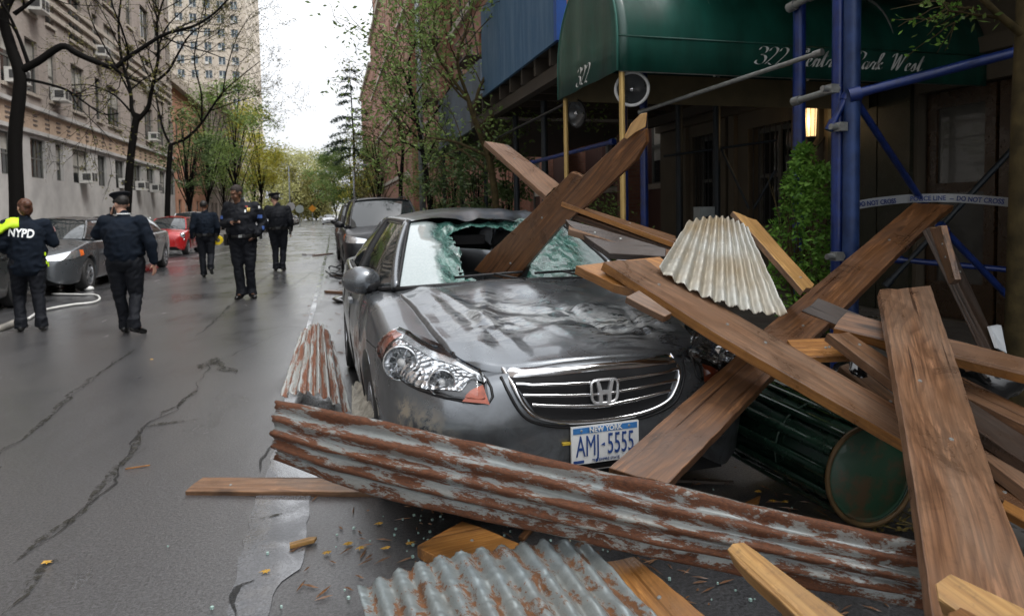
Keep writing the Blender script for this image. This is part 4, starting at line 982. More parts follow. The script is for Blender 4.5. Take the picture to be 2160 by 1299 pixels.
def grow(b, tips, p, d, L_, r0, depth, r, spread=.6, up=.12, seg=4, kink=.22, minr=.004, nch=(2, 3)):
    pts = [p]; rad = [r0]; q = p.copy(); dd = d.normalized()
    for i in range(seg):
        dd = (dd+Vector((r.uniform(-1, 1), r.uniform(-1, 1), r.uniform(-1, 1)))*kink+Vector((0, 0, up))).normalized(); q = q+dd*L_/seg; pts.append(q.copy()); rad.append(r0*(1-.45*(i+1)/seg))
    b.tube(pts, rad, 5 if r0 > .02 else 3, cap=False); tips.append((pts, depth))
    if depth <= 0: return
    for k in range(r.randint(*nch)):
        i = r.randint(max(1, seg-2), seg) if k else seg; a = r.uniform(0, 2*pi)
        s_ = dd.orthogonal().normalized(); s_ = Matrix.Rotation(a, 3, dd) @ s_
        nd = (dd+s_*spread*r.uniform(.6, 1.3)).normalized()
        grow(b, tips, pts[i], nd, L_*r.uniform(.6, .82), max(minr, rad[i]*r.uniform(.55, .75)), depth-1, r, spread, up, seg, kink, minr, nch)
def leaves_on(tips, n, size, r, mind=0, maxd=1, scat=.25):
    b = MB(); T = [t for t in tips if mind <= t[1] <= maxd]
    for k in range(n):
        pts, _ = r.choice(T); i = r.randint(0, len(pts)-2); p = pts[i].lerp(pts[i+1], r.random())+Vector((r.gauss(0, scat), r.gauss(0, scat), r.gauss(0, scat*.8)))
        leaf_quad(b, p, size, r)
    return b
def px_tree(name, label, base, limbs, Y, seed, leafn, lsize, lm, group, bark=None, depthv=1.2, twig=(4, 1.5), tiplen=1.6, scat=.25, cat='tree', rs_=.72):
    """tree whose main limbs follow the traced skeleton; limbs wander in depth as well"""
    r = random.Random(seed); z0 = base; root = empty(name, z0, 0, label, cat, group); t_ = MB(); tw_ = t_ if twig[0] == 1 else MB(); tips = []
    inv = Vector(z0)
    for li, (px, r0, r1) in enumerate(limbs):
        n = len(px); off = r.uniform(-1, 1)*depthv; P = []
        for i, q in enumerate(px):
            dy = (off*smap(i/(n-1), 0, 1) if li else 0)
            P.append(ony(q[0], q[1], Y+dy)-inv)
        P = catmull(P, 5); rad = [(r0+(r1-r0)*i/(len(P)-1))*rs_ for i in range(len(P))]; t_.tube(P, rad, 9, cap=True)
        if r1 < .13:
            for k in range(twig[0]):
                i = r.randint(len(P)//3, len(P)-1); a = r.uniform(0, 2*pi); d = (P[min(i+1, len(P)-1)]-P[i-1]).normalized(); s_ = Matrix.Rotation(a, 3, d) @ d.orthogonal().normalized()
                grow(tw_, tips, P[i], d*.7+s_*.8, tiplen*r.uniform(.6, 1.2), min(rad[i]*.55, .05), twig[1], r, .65, .06, 4, .25, .006)
    t_.build('trunk', bark or M['bark'], root, smooth=True)
    if tw_ is not t_: tw_.build('branches', bark or M['bark'], root)
    leaves_on(tips, leafn, lsize, r, 0, 3, scat).build('crown', lm, root); return root
GT = 'street trees along the left pavement'
px_tree('street_tree', 'bare dark tree nearest on the left with a long crooked limb', onz(32, 640), [
    ([(35, 640), (36, 540), (36, 430), (32, 300), (42, 190), (40, 150), (22, 95), (8, 40), (20, 0), (60, -60)], .27, .13),
    ([(45, 148), (80, 130), (130, 98), (160, 112), (200, 130), (240, 142), (265, 125), (310, 95), (350, 72), (410, 55), (450, 30), (480, 0)], .14, .03),
    ([(42, 165), (90, 175), (140, 190), (170, 210), (215, 240), (250, 240)], .06, .02),
    ([(60, 135), (40, 80), (15, 25), (-30, -40)], .07, .03), ([(240, 142), (270, 165), (300, 175)], .05, .015), ([(30, 30), (70, 0), (120, -50)], .08, .03)], 20, 3, 2200, .075, LF['olive'], GT, twig=(7, 2), tiplen=1.6, scat=.06)
px_tree('street_tree', 'dark forked tree second along the left pavement', onz(266, 560), [
    ([(265, 560), (266, 480), (270, 420), (275, 340), (285, 265), (292, 240)], .24, .17),
    ([(290, 258), (278, 230), (275, 190), (258, 130), (250, 60), (255, 0), (262, -80)], .12, .035), ([(290, 255), (312, 228), (318, 200), (325, 170), (335, 110), (330, 60), (345, 0), (370, -60)], .13, .035),
    ([(325, 175), (355, 150), (375, 115), (400, 75), (440, 45), (480, 10)], .08, .02), ([(275, 200), (250, 150), (200, 60), (180, 0)], .06, .02), ([(275, 235), (240, 200), (190, 180), (150, 180)], .06, .02), ([(330, 120), (350, 60), (400, 10)], .06, .02)], 30, 5, 4200, .085, LF['olive'], GT, twig=(8, 3), tiplen=1.7, scat=.07)
px_tree('street_tree', 'slender dark tree third along the left pavement', onz(352, 535), [
    ([(352, 535), (353, 450), (355, 380), (358, 330), (360, 305)], .20, .15),
    ([(360, 308), (345, 275), (335, 235), (325, 190), (300, 130), (280, 70)], .09, .025), ([(360, 306), (395, 290), (425, 260), (455, 215), (475, 190), (510, 160), (548, 130)], .11, .025),
    ([(425, 262), (425, 200), (410, 130), (420, 60), (440, -20)], .07, .02), ([(470, 195), (480, 140), (500, 80), (530, 30)], .05, .02), ([(440, 235), (500, 215), (550, 200)], .05, .015)], 36.5, 8, 5200, .09, LF['olive'], GT, twig=(8, 3), tiplen=1.35, scat=.08)
def crown_tree(name, label, pos, H, R, lm, seed, nleaf, lsize, group, trunk_r=.18, zc=.62, squash=1.0, dens=1.0, bark=None, clumps=26):
    r = random.Random(seed); root = empty(name, pos, 0, label, 'tree', group); t_ = MB(); tips = []
    th = H*(1-zc)*.9; P = [Vector((0, 0, 0)), Vector((r.uniform(-.2, .2), 0, th*.5)), Vector((r.uniform(-.3, .3), 0, th)), Vector((0, 0, H*.7))]
    P = catmull(P, 4); t_.tube(P, [trunk_r*(1-.7*i/(len(P)-1)) for i in range(len(P))], 8)
    cl = []
    for k in range(clumps):
        a = r.uniform(0, 2*pi); h = r.random(); rr_ = R*(.35+.75*sin(pi*min(1, .12+h*.88))**.7)*r.uniform(.35, 1.05)
        c = Vector((cos(a)*rr_, sin(a)*rr_, H*(1-zc)+H*zc*h*squash)); cl.append((c, R*r.uniform(.16, .34)))
        t_.tube([P[min(len(P)-1, int(len(P)*(.35+.5*h)))], c*.55+Vector((0, 0, c.z*.4)), c], [trunk_r*.3, trunk_r*.16, .01], 4, cap=False)
    t_.build('trunk', bark or M['bark'], root); b = MB()
    for k in range(nleaf):
        c, rc = r.choice(cl); v = Vector((r.gauss(0, 1), r.gauss(0, 1), r.gauss(0, .8))); v *= rc*.62
        leaf_quad(b, c+v, lsize, r)
    b.build('crown', lm, root); return root
def onY(px, Y): p = ony(px, 470, Y); return (p.x, Y, 0)
GF = 'leafy trees farther down the left side'
for i, (px, Y, H, R, lm, n, s_, lb) in enumerate([(395, 46, 8.0, 2.2, 'dark', 2000, .20, 'dark leafy tree in front of the orange brick house'), (440, 52, 10.2, 2.6, 'green', 2200, .22, 'green leafy tree right of the third bare tree'), (505, 64, 13.2, 3.4, 'green', 3200, .26, 'tall green tree before the foot of the tower'),
        (548, 78, 13.0, 3.8, 'yellow', 6500, .27, 'yellow green tree left of the sky gap'), (470, 70, 8.5, 3.0, 'green', 2600, .26, 'low bushy tree behind the officer looking down'), (535, 100, 13.0, 3.5, 'yellow', 2600, .34, 'bright yellow tree beyond the tower corner')]):
    p = onY(px, Y); crown_tree('leafy_tree', lb, p, H, R, LF[lm], 20+i, n, s_, GF, .16)
GR = 'leafy trees closing the far end of the street'
for i, (px, Y, H, R, lm, lb) in enumerate([(575, 150, 15, 5.5, 'far', 'pale yellow tree leftmost at the far end of the street'), (610, 190, 19, 7, 'far', 'pale yellow tree at the street end, left of the vanishing point'), (650, 210, 20, 7.5, 'far', 'broad pale tree at the vanishing point of the street'), (690, 200, 18, 7, 'far', 'pale tree right of the vanishing point'),
        (628, 170, 13, 5, 'olive', 'olive tree low before the pale trees at street end'), (668, 175, 12, 5, 'olive', 'olive brown tree behind the distant parked cars')]):
    crown_tree('leafy_tree', lb, onY(px, Y), H, R, LF[lm], 40+i, 4200, .65, GR, .25, .93, clumps=80)
for i, (px, Y, H, R, lm, n, s_, lb) in enumerate([(742, 92, 11.5, 4.2, 'green', 9000, .32, 'rounded green tree under the conifer on the right'), (800, 62, 9.5, 2.8, 'olive', 2000, .2, 'thin tree before the red brick corner building'),
        (708, 130, 12.5, 4.6, 'green', 3600, .45, 'green tree beyond the rounded tree on the right'), (765, 75, 7.5, 2.4, 'yellow', 1200, .2, 'small yellow tree beside the rounded green tree')]):
    crown_tree('leafy_tree', lb, onY(px, Y), H, R, LF[lm], 60+i, n, s_, 'trees on the right beyond the cars', .16, .72, clumps=40)
# conifer with layered drooping boughs
r = random.Random(5); pc = onY(748, 84); con = empty('conifer_tree', pc, 0, 'sparse dark conifer standing against the sky on the right', 'tree')
b = MB(); b.tube([(0, 0, 0), (.2, 0, 10), (-.1, 0, 20.3)], [.22, .14, .03], 7); b.build('trunk', M['bark'], con); bb_ = MB(); lf = MB()
for z in np.arange(8.5, 19.8, .95):
    R_ = (20.6-z)*.24+.3
    for k in range(r.randint(2, 4)):
        a = r.uniform(0, 2*pi) if r.random() < .4 else r.choice([pi, 0])+r.uniform(-.5, .5); L_ = R_*r.uniform(.5, 1.25); P = [Vector((cos(a)*L_*t, sin(a)*L_*t, z+.25*L_*t-.5*L_*t*t+r.uniform(-.05, .05))) for t in np.linspace(0, 1, 7)]
        bb_.tube(P, [.05-.006*i for i in range(7)], 4, cap=False)
        for _ in range(int(70*L_)):
            t = r.uniform(.15, 1)**.8; i = min(5, int(t*6)); p = P[i].lerp(P[i+1], t*6-i)+Vector((r.gauss(0, .14), r.gauss(0, .14), r.gauss(-.06, .09))); leaf_quad(lf, p, .24, r)
bb_.build('branches', M['bark'], con); lf.build('crown', LF['needle'], con)
# right-hand near saplings with fresh leaves
px_tree('street_tree', 'leafy young tree with snapped limbs beside the blue shed panel', onz(1052, 560), [
    ([(1050, 540), (1045, 420), (1030, 330), (1000, 250), (985, 200)], .07, .035), ([(1000, 250), (1010, 190), (1040, 130), (1050, 70)], .035, .015), ([(990, 215), (950, 160), (920, 110), (905, 60)], .03, .012), ([(985, 200), (965, 130), (985, 60), (1000, 0)], .03, .012), ([(1030, 330), (960, 300), (900, 290)], .03, .012), ([(1010, 270), (1060, 220), (1090, 205)], .03, .01)],
    10.6, 21, 4200, .085, LF['green'], None, M['barkg'], .7, (7, 2), .85, .13, rs_=1)
px_tree('street_tree', 'dark thin tree with small leaves behind the grey lamp post', onz(917, 500), [
    ([(915, 500), (900, 380), (885, 280), (868, 200), (862, 130)], .10, .05), ([(868, 200), (850, 150), (835, 130)], .05, .02), ([(885, 290), (930, 220), (960, 170), (1000, 150)], .05, .02), ([(880, 260), (855, 240), (830, 225)], .04, .02), ([(862, 130), (880, 80), (905, 40)], .04, .02), ([(890, 320), (850, 300), (820, 310)], .04, .015)],
    17.5, 22, 3000, .12, LF['green'], None, None, .7, (7, 2), .9, .15)
px_tree('street_tree', 'bare thin tree behind the black car', onz(850, 500), [
    ([(850, 500), (845, 400), (850, 310), (840, 250)], .12, .06), ([(842, 260), (815, 220), (800, 190)], .05, .02), ([(848, 300), (880, 250), (900, 220)], .05, .02), ([(846, 330), (810, 300), (780, 280)], .04, .015)], 24, 23, 700, .12, LF['olive'], None, None, 1.0, (5, 2), .9, .15)

for i, (px, Y, H, R, lb) in enumerate([(955, 15.5, 3.0, .8, 'dark bushy shrub behind the grey lamp post under the blue shed'), (1010, 13.4, 2.6, .7, 'dark bushy shrub left of the leafy young tree'), (1075, 12.0, 2.3, .6, 'dark bushy shrub right of the leafy young tree trunk'), (905, 22, 3.8, 1.1, 'green bushy shrub farther along behind the lamp post')]):
    p = ony(px, 470, Y); crown_tree('shrub', lb, (p.x, Y, .135), H, R, LF['dark' if i != 3 else 'green'], 80+i, 3200, .09, 'bushy shrubs along the right pavement', .04, .85, clumps=34)
# ------------------------------------------------------------ planks
WD = dict(brown=wood('plank_brown', (.27, .115, .038), (.09, .034, .011), (.13, .085, .062), .45, .42, wet=.6),
          red=wood('plank_reddish', (.32, .165, .085), (.13, .06, .03), (.25, .18, .13), .45, .42, wet=.6),
          grey=wood('plank_weathered', (.30, .155, .075), (.12, .058, .03), (.25, .185, .135), .45, .45, wet=.6),
          orange=wood('plank_fresh_pine', (.50, .235, .06), (.32, .125, .028), (.24, .12, .05), .5, .42, wet=.45),
          yellow=wood('plank_split_pine', (.56, .33, .11), (.40, .20, .055), (.38, .22, .10), .3, .5, wet=.15),
          dark=wood('plank_dark', (.075, .045, .03), (.03, .019, .014), (.085, .07, .06), .55, .42),
          mid=wood('plank_tan', (.30, .145, .06), (.15, .065, .028), (.17, .115, .085), .5, .42))
def solve_plank(A1, B1, A2, B2, dA, dB, w_, side=1):
    """A1-B1: one long edge with depths; A2-B2: the other edge of the visible face, seen w_ metres across."""
    a, b_ = at(*A1, dA), at(*B1, dB); u = (b_-a).normalized(); r = ray(*A2)
    # point CP + r t at distance w_ from line a-b_
    o = CP-a; op = o-u*o.dot(u); rp = r-u*r.dot(u); qa, qb, qc = rp.dot(rp), 2*op.dot(rp), op.dot(op)-w_*w_; D = qb*qb-4*qa*qc
    if D < 0: t = -qb/(2*qa); print('plank tangent', A1, 'min width %.3f' % sqrt(max(0, (op+rp*t).dot(op+rp*t))))
    else: t = (-qb+side*sqrt(D))/(2*qa)
    p2 = CP+r*t; n = u.cross(p2-a).normalized()
    if n.dot(CP-a) < 0: n = -n
    def hit(q): rr_ = ray(*q); return CP+rr_*((a-CP).dot(n)/rr_.dot(n))
    return a, b_, p2, hit(B2), n, u
def plank(label, A1, B1, A2, B2, dA, dB, w_=.235, side=1, th=.042, mat='brown', poly=None, cat='plank', name='wooden_plank', group='wooden planks of the collapsed shed', rough_end=.010, nails=2, mat2=None):
    a, b_, p2, q2, n, u = solve_plank(A1, B1, A2, B2, dA, dB, w_, side)
    mw = frame_mat(a, u, n=n); inv = mw.inverted()
    def hit(q): rr_ = ray(*q); return CP+rr_*((a-CP).dot(n)/rr_.dot(n))
    pts = [inv @ p for p in ([hit(q) for q in poly] if poly else [a, b_, q2, p2])]
    r = random.Random(hash(label) % 1000 if False else sum(map(ord, label)))
    out = []
    for i in range(len(pts)):
        p, q = pts[i], pts[(i+1) % len(pts)]; L_ = (q-p).length; k_ = max(1, min(24, int(L_/.05)))
        long_ = abs((q-p).x) > abs((q-p).y)
        for k in range(k_):
            s_ = p.lerp(q, k/k_)
            if k: s_ += Vector((0, r.uniform(-1, 1)*.0016, 0)) if long_ else Vector((r.uniform(-1, 1)*rough_end, 0, 0))
            out.append((s_.x, s_.y))
    bm = bmesh.new(); top = [bm.verts.new((x, y, 0)) for x, y in out]; f = bm.faces.new(top)
    ex = bmesh.ops.extrude_face_region(bm, geom=[f]); bmesh.ops.translate(bm, verts=[v for v in ex['geom'] if isinstance(v, bmesh.types.BMVert)], vec=(0, 0, -th))
    bmesh.ops.recalc_face_normals(bm, faces=bm.faces)
    ed = [e for e in bm.edges if len(e.link_faces) == 2 and e.calc_face_angle() > 1.2]
    bmesh.ops.bevel(bm, geom=ed, offset=.0022, segments=1, affect='EDGES')
    me = bpy.data.meshes.new(name); bm.to_mesh(me); bm.free()
    if mat2:
        me.materials.append(WD[mat]); me.materials.append(WD[mat2])
        for p_ in me.polygons: p_.material_index = 1 if abs(p_.normal.z) < .6 else 0
    root = link(name, me, WD[mat], None); root.matrix_world = mw
    tag(root, label, cat, group)
    # nail heads
    xs = sorted(p.x for p in pts); ys = sorted(p.y for p in pts); ym = (ys[0]+ys[-1])/2
    for k in range(nails):
        L_ = xs[-1]-xs[0]; x = xs[0]+L_*r.uniform(.15, .85); y = ym+(ys[-1]-ys[0])*r.uniform(-.15, .15)
        b = MB(); b.lathe([(.0075, .0), (.006, .003), (.0005, .0035)], (x, y, 0), (0, 0, 1), 8); b.build('nail_head', M['steel'], root)
    c = (a+b_+p2+q2)/4; print('%-44s len %.2f zA %.2f zB %.2f wB %.3f n(%.2f %.2f %.2f)' % (label[:44], (b_-a).length, a.z, b_.z, (q2-b_-u*(q2-b_).dot(u)).length, *n)); return root
P = plank
P('brown plank driven through the windshield, its tip split above the car', (1090, 582), (1352, 275), (1008, 563), (1245, 345), 4.12, 3.42, .24, 1, .042, 'brown',
  poly=[(1000, 570), (1026, 538), (1120, 450), (1205, 363), (1228, 372), (1290, 315), (1318, 288), (1360, 272), (1362, 300), (1340, 338), (1280, 395), (1230, 440), (1180, 480), (1085, 592)])
P('splintered pine tip of the plank standing in the windshield', (1318, 292), (1345, 240), (1360, 285), (1366, 245), 3.42, 3.40, .06, 1, .03, 'yellow', poly=[(1316, 290), (1330, 262), (1352, 240), (1365, 238), (1362, 268), (1340, 280), (1322, 294)], cat='splinter', name='wood_splinter', nails=0, group=None)
P('plank with blue stain rising from behind the roof to the upper left', (1022, 298), (1152, 414), (1072, 306), (1180, 388), 5.0, 4.5, .17, 1, .04, 'red')
P('narrow weathered plank on the roof right of the windshield plank', (1157, 432), (1420, 524), (1184, 420), (1428, 503), 3.9, 3.5, .16, 1, .035, 'grey')
P('long thin plank with pale edge above the white corrugated panel', (1185, 425), (1424, 512), (1210, 430), (1426, 498), 3.80, 3.45, .10, 1, .03, 'mid', nails=1, mat2='orange')
P('dark broad plank lying over the right of the windshield', (1283, 534), (1404, 541), (1192, 462), (1405, 522), 3.35, 3.3, .26, 1, .04, 'dark', poly=[(1192, 462), (1260, 480), (1405, 524), (1404, 541), (1285, 534), (1212, 484)])
P('grey batten along the edge of the dark windshield plank', (1200, 484), (1420, 545), (1206, 470), (1424, 530), 3.5, 3.3, .10, 1, .035, 'grey', nails=0)
P('short fresh pine offcut under the top plank by the windshield', (1312, 600), (1215, 562), (1560, 600), (1392, 542), 2.98, 3.06, .30, 1, .05, 'orange', poly=[(1214, 560), (1275, 553), (1392, 541), (1432, 572), (1432, 628), (1320, 606), (1296, 600)])
P('small grey offcut lying on the hood', (1320, 626), (1402, 668), (1348, 612), (1418, 660), 2.82, 2.74, .075, 1, .035, 'grey', nails=0)
P('pointed pine plank leaning right of the whitish corrugated panel', (1545, 445), (1695, 614), (1596, 464), (1718, 600), 3.75, 3.15, .15, 1, .03, 'yellow', nails=1, mat2='grey')
P('long tan plank lying from hood to bin across the pile', (1273, 552), (1915, 934), (1360, 546), (1903, 862), 3.0, 2.42, .23, 1, .045, 'red', poly=[(1273, 552), (1360, 546), (1392, 568), (1600, 690), (1903, 862), (1925, 880), (1925, 940), (1600, 755), (1500, 696)], nails=3, mat2='orange')
P('long dark plank rising from the plate to the scaffold pole', (1408, 1020), (1985, 452), (1284, 986), (1925, 428), 2.40, 4.3, .20, 1, .045, 'brown', poly=[(1284, 986), (1545, 757), (1615, 690), (1927, 428), (2012, 433), (1985, 452), (1900, 530), (1690, 740), (1622, 797), (1410, 1020)], nails=3)
P('broad pinkish plank standing foremost at the right', (1855, 609), (1969, 1299), (1963, 602), (2200, 1265), 3.05, 1.40, .235, 1, .042, 'red', poly=[(1856, 610), (1910, 607), (1963, 602), (2030, 800), (2105, 1040), (2200, 1265), (2215, 1330), (1973, 1330), (1940, 1100), (1905, 880)], nails=2)
P('weathered prop plank leaning against the scaffold behind', (2096, 748), (1962, 478), (2112, 742), (1988, 476), 3.3, 3.9, .12, 1, .05, 'dark')
P('short grey block nailed to the leaning prop', (2002, 600), (1960, 480), (2014, 590), (1984, 476), 3.45, 3.75, .09, -1, .03, 'grey', name='wood_block', cat='wood block', group=None)
P('orange-edged plank lying level behind the foremost plank', (1758, 692), (2598, 897), (1786, 658), (2573, 861), 2.95, 2.20, .14, 1, .045, 'mid', mat2='orange')
P('short pine board end under the long dark plank', (1700, 753), (1812, 750), (1660, 716), (1748, 712), 2.9, 2.88, .16, 1, .03, 'orange')
P('slim grey plank passing under the foremost plank', (1745, 702), (1920, 832), (1790, 700), (1925, 790), 2.85, 2.55, .12, 1, .04, 'grey')
P('dark brown plank sloping to the right edge, uppermost of four', (1985, 812), (2690, 1151), (2000, 780), (2660, 1104), 2.75, 1.73, .16, 1, .045, 'mid')
P('wet shiny plank below the uppermost at the right edge', (2020, 880), (2608, 1272), (2030, 820), (2590, 1170), 2.50, 1.72, .2, 1, .045, 'dark')
P('reddish brown plank third from the top at the right edge', (2070, 960), (2546, 1324), (2040, 868), (2600, 1266), 2.35, 1.58, .22, 1, .045, 'red')
P('lowest plank half hidden at the right edge', (2090, 1040), (2480, 1274), (2085, 985), (2488, 1232), 2.20, 1.65, .16, 1, .045, 'brown')
P('thin yellow stick end under the right edge planks', (2110, 1070), (2275, 1160), (2118, 1052), (2271, 1132), 2.10, 1.81, .05, 1, .03, 'orange', nails=0)
P('pale plank lying flat on the road at the left', (390, 1036), (800, 1037), (428, 1006), (780, 1006), 3.42, 3.35, .13, 1, .045, 'grey', nails=1)
P('square fresh pine board under the near corrugated sheet', (971, 1197), (1130, 1160), (880, 1150), (975, 1098), 2.42, 2.55, .24, 1, .045, 'orange', poly=[(880, 1150), (975, 1098), (1110, 1152), (1110, 1200), (973, 1200)])
P('stained pine board end lying over the near corrugated sheet', (1350, 1300), (1261, 1185), (1500, 1310), (1337, 1172), 1.95, 2.25, .145, 1, .04, 'orange', poly=[(1261, 1185), (1337, 1172), (1490, 1300), (1560, 1360), (1400, 1360), (1350, 1300)], nails=1)
P('rounded pine stake pointing up at the bottom', (1684, 1300), (1534, 1160), (1785, 1300), (1566, 1143), 1.35, 1.62, .068, 1, .05, 'yellow', poly=[(1533, 1158), (1545, 1145), (1568, 1142), (1700, 1240), (1800, 1310), (1850, 1360), (1740, 1360), (1640, 1262), (1560, 1190)], nails=0)
P('splintered pine piece with blue paint flecks at the bottom right corner', (2070, 1310), (1972, 1238), (2200, 1310), (2005, 1208), 1.22, 1.32, .075, 1, .04, 'yellow', poly=[(1972, 1230), (2004, 1208), (2090, 1248), (2200, 1300), (2200, 1350), (2080, 1330), (1978, 1262)], nails=0)
P('round-cut dark offcut at the very bottom right', (2040, 1330), (2000, 1300), (2110, 1330), (2040, 1268), 1.15, 1.2, .08, 1, .04, 'mid', poly=[(2000, 1290), (2030, 1268), (2070, 1275), (2110, 1310), (2100, 1350), (2000, 1350)], nails=0)
P('grey end of a fence board at the bottom beside the stake', (1660, 1330), (1668, 1270), (1700, 1330), (1690, 1262), 1.6, 1.65, .05, 1, .03, 'grey', nails=0)
P('dark plank seen behind the crossing of the two long planks', (1690, 655), (1905, 742), (1725, 628), (1915, 704), 3.35, 3.05, .14, 1, .04, 'dark', mat2='mid')
P('grey board slanting down behind the bin to the right', (1770, 772), (1960, 930), (1800, 762), (1975, 905), 3.05, 2.7, .09, 1, .035, 'grey')
P('dark board wedged between the planks at the right edge', (2010, 862), (2560, 1190), (2030, 846), (2570, 1150), 2.68, 1.85, .10, 1, .03, 'dark')
P('short tan board poking out right of the foremost plank', (2040, 772), (2130, 760), (2025, 748), (2118, 740), 3.0, 3.05, .10, 1, .03, 'mid', nails=0)
# ------------------------------------------------------------ corrugated sheets
def corr_mat(name, base, rustc=(.10, .036, .015), amount=.5, stretch=(1, 1, 1), dirt=(.3, .24, .15), dirtamt=.2, rough=.4, clean=0):
    m = NM(name); co = m.co(rnd_off=False); uv = m.node('ShaderNodeUVMap'); mp = m.node('ShaderNodeMapping'); mp.inputs['Scale'].default_value = stretch; m.L(uv.outputs[0], mp.inputs[0])
    n = m.noise(mp.outputs[0], 2.1, 8, .68, .5); n2 = m.noise(mp.outputs[0], 14, 6, .75); sp_ = m.noise(co, 3, 4)
    at_ = m.node('ShaderNodeAttribute', attribute_name='groove'); g = at_.outputs['Fac']
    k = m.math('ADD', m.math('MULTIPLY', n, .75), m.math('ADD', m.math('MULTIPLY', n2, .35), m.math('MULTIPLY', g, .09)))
    rm = m.ramp(k, [(.685-amount*.17, 0.), (.735-amount*.17, 1.)])
    sx_ = m.node('ShaderNodeSeparateXYZ'); m.L(uv.outputs[0], sx_.inputs[0])
    if clean: rm = m.math('MULTIPLY', rm, m.ramp(sx_.outputs[1], [(clean, 0.), (clean+.02, 1.)]))
    rc = m.mix(m.ramp(n2, [(.3, 0.), (.7, 1.)]), tuple(x*.3 for x in rustc), tuple(x*1.7 for x in rustc))
    bc = m.mix(m.ramp(n2, [(.3, 0.), (.75, 1.)]), tuple(x*.72 for x in base), tuple(min(1, x*1.15) for x in base)); bc = m.mix(m.ramp(sp_, [(.4, 0.), (.7, dirtamt)]), bc, dirt)
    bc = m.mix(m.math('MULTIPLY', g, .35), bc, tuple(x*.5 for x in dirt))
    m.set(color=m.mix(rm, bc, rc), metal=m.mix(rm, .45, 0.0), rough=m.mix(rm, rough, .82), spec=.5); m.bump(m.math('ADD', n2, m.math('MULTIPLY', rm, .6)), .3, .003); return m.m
def corr_sheet(name, label, S, n_r, amp, mat, ns=60, across='v', per=14, th=.0015, bend=None, jagged=0.0, seed=1, uvs=(1, 1), warp=.010):
    """S(s,t)->point; ridges run along s, wave across t; n_r ridges"""
    nt_ = n_r*per; pts = []; G = []; r = random.Random(seed)
    base = [[Vector(S(i/ns, j/nt_)) for j in range(nt_+1)] for i in range(ns+1)]
    jg = [r.uniform(-1, 1)*jagged for _ in range(nt_+1)]
    for i in range(ns+1):
        row = []
        for j in range(nt_+1):
            p = base[i][j]; ds = base[min(i+1, ns)][j]-base[max(i-1, 0)][j]; dt = base[i][min(j+1, nt_)]-base[i][max(j-1, 0)]
            n = ds.cross(dt).normalized(); ph = 2*pi*n_r*j/nt_
            if i in (0, ns) and jagged: p = p+ds.normalized()*jg[j]
            wv_ = noise.noise(Vector((i/ns*7+seed, j/nt_*2.5, seed)))*warp+noise.noise(Vector((i/ns*21+seed, j/nt_*7, seed+5)))*warp*.45
            row.append(p+n*(amp*(1+.35*noise.noise(Vector((i/ns*9, j/nt_*3, seed+9))))*cos(ph)+wv_)); G.append(.5-.5*cos(ph))
        pts.append(row)
    b = MB(); b.grid(pts); o0 = pts[ns//2][nt_//2]; me = bpy.data.meshes.new(name); me.from_pydata([tuple(Vector(v)-o0) for v in b.v], [], b.f)
    for p in me.polygons: p.use_smooth = True
    at_ = me.attributes.new('groove', 'FLOAT', 'POINT')
    vals = []
    c = CP-o0
    # grooves are the side turned away from the viewer's first sight: keep sign simple
    at_.data.foreach_set('value', G); uv = me.uv_layers.new(name='UVMap'); w_ = nt_+1
    uvv = np.zeros(len(me.loops)*2); vi = np.zeros(len(me.loops), int); me.loops.foreach_get('vertex_index', vi)
    uvv[0::2] = (vi // w_)/ns*uvs[0]; uvv[1::2] = (vi % w_)/nt_*uvs[1]; uv.data.foreach_set('uv', uvv)
    o = link(name, me, mat); o.location = o0; md = o.modifiers.new('thickness', 'SOLIDIFY'); md.thickness = th*2; md.offset = 0
    return tag(o, label, 'corrugated sheet')
def bil(a, b_, c, d): # a=(s0,t0) b=(s1,t0) c=(s1,t1) d=(s0,t1)
    return lambda s, t: (a*(1-s)+b_*s)*(1-t)+(d*(1-s)+c*s)*t
# white translucent panel on the pile
a, b_, c, d = at(1454, 468, 3.55), at(1388, 566, 3.02), at(1660, 664, 2.86), at(1575, 482, 3.45)
q0 = bil(a, b_, c, d)
def S(s, t): p = q0(s, t); p = p+Vector((.06, .02, .07))*4*t*(1-t)*(1-s)*.6+Vector((-.01, -.03, -.05))*4*t*(1-t)*s; return p
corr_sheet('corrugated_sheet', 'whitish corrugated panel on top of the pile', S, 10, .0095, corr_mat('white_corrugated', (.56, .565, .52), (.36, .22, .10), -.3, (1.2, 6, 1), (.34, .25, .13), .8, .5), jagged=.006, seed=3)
# long rusty rolled sheet in front of the car
stn = [(585, 846, 976), (700, 868, 1024), (823, 893, 1060), (1000, 932, 1100), (1285, 1000, 1160), (1500, 1047, 1206), (1750, 1103, 1250), (1955, 1150, 1288), (2050, 1172, 1306)]
def S(s, t):
    x = 585+(2040-585)*s
    yt = np.interp(x, [q[0] for q in stn], [q[1] for q in stn]); yb = np.interp(x, [q[0] for q in stn], [q[2] for q in stn])
    iz = .338+(.548-.338)*(x-585)/(1955-585); z = 1/iz; top = at(x, yt, z); bot = at(x, yb, z*.975)
    L_ = (bot-top); fwd = Vector((-.30, -.95, .1)).normalized()
    if t < .22:   # rolled rim running back over the top
        k = 1-t/.22; a = k*2.6; rr_ = .040+.0*s
        return top+Vector((0, 0, -rr_))+Vector((0, 0, rr_*cos(a)))-fwd*rr_*sin(a)
    k = (t-.22)/.78; return top+L_*k+fwd*(.085*sin(pi*k)**.8*.8-.02*k)+Vector((0, 0, -.0))
corr_sheet('corrugated_sheet', 'long rusty corrugated sheet lying in front of the bumper', S, 6, .013, corr_mat('rusty_corrugated', (.36, .40, .41), amount=.75, stretch=(8, 5.5, 1), rough=.38, clean=.20), ns=150, per=12, jagged=.008, seed=5)
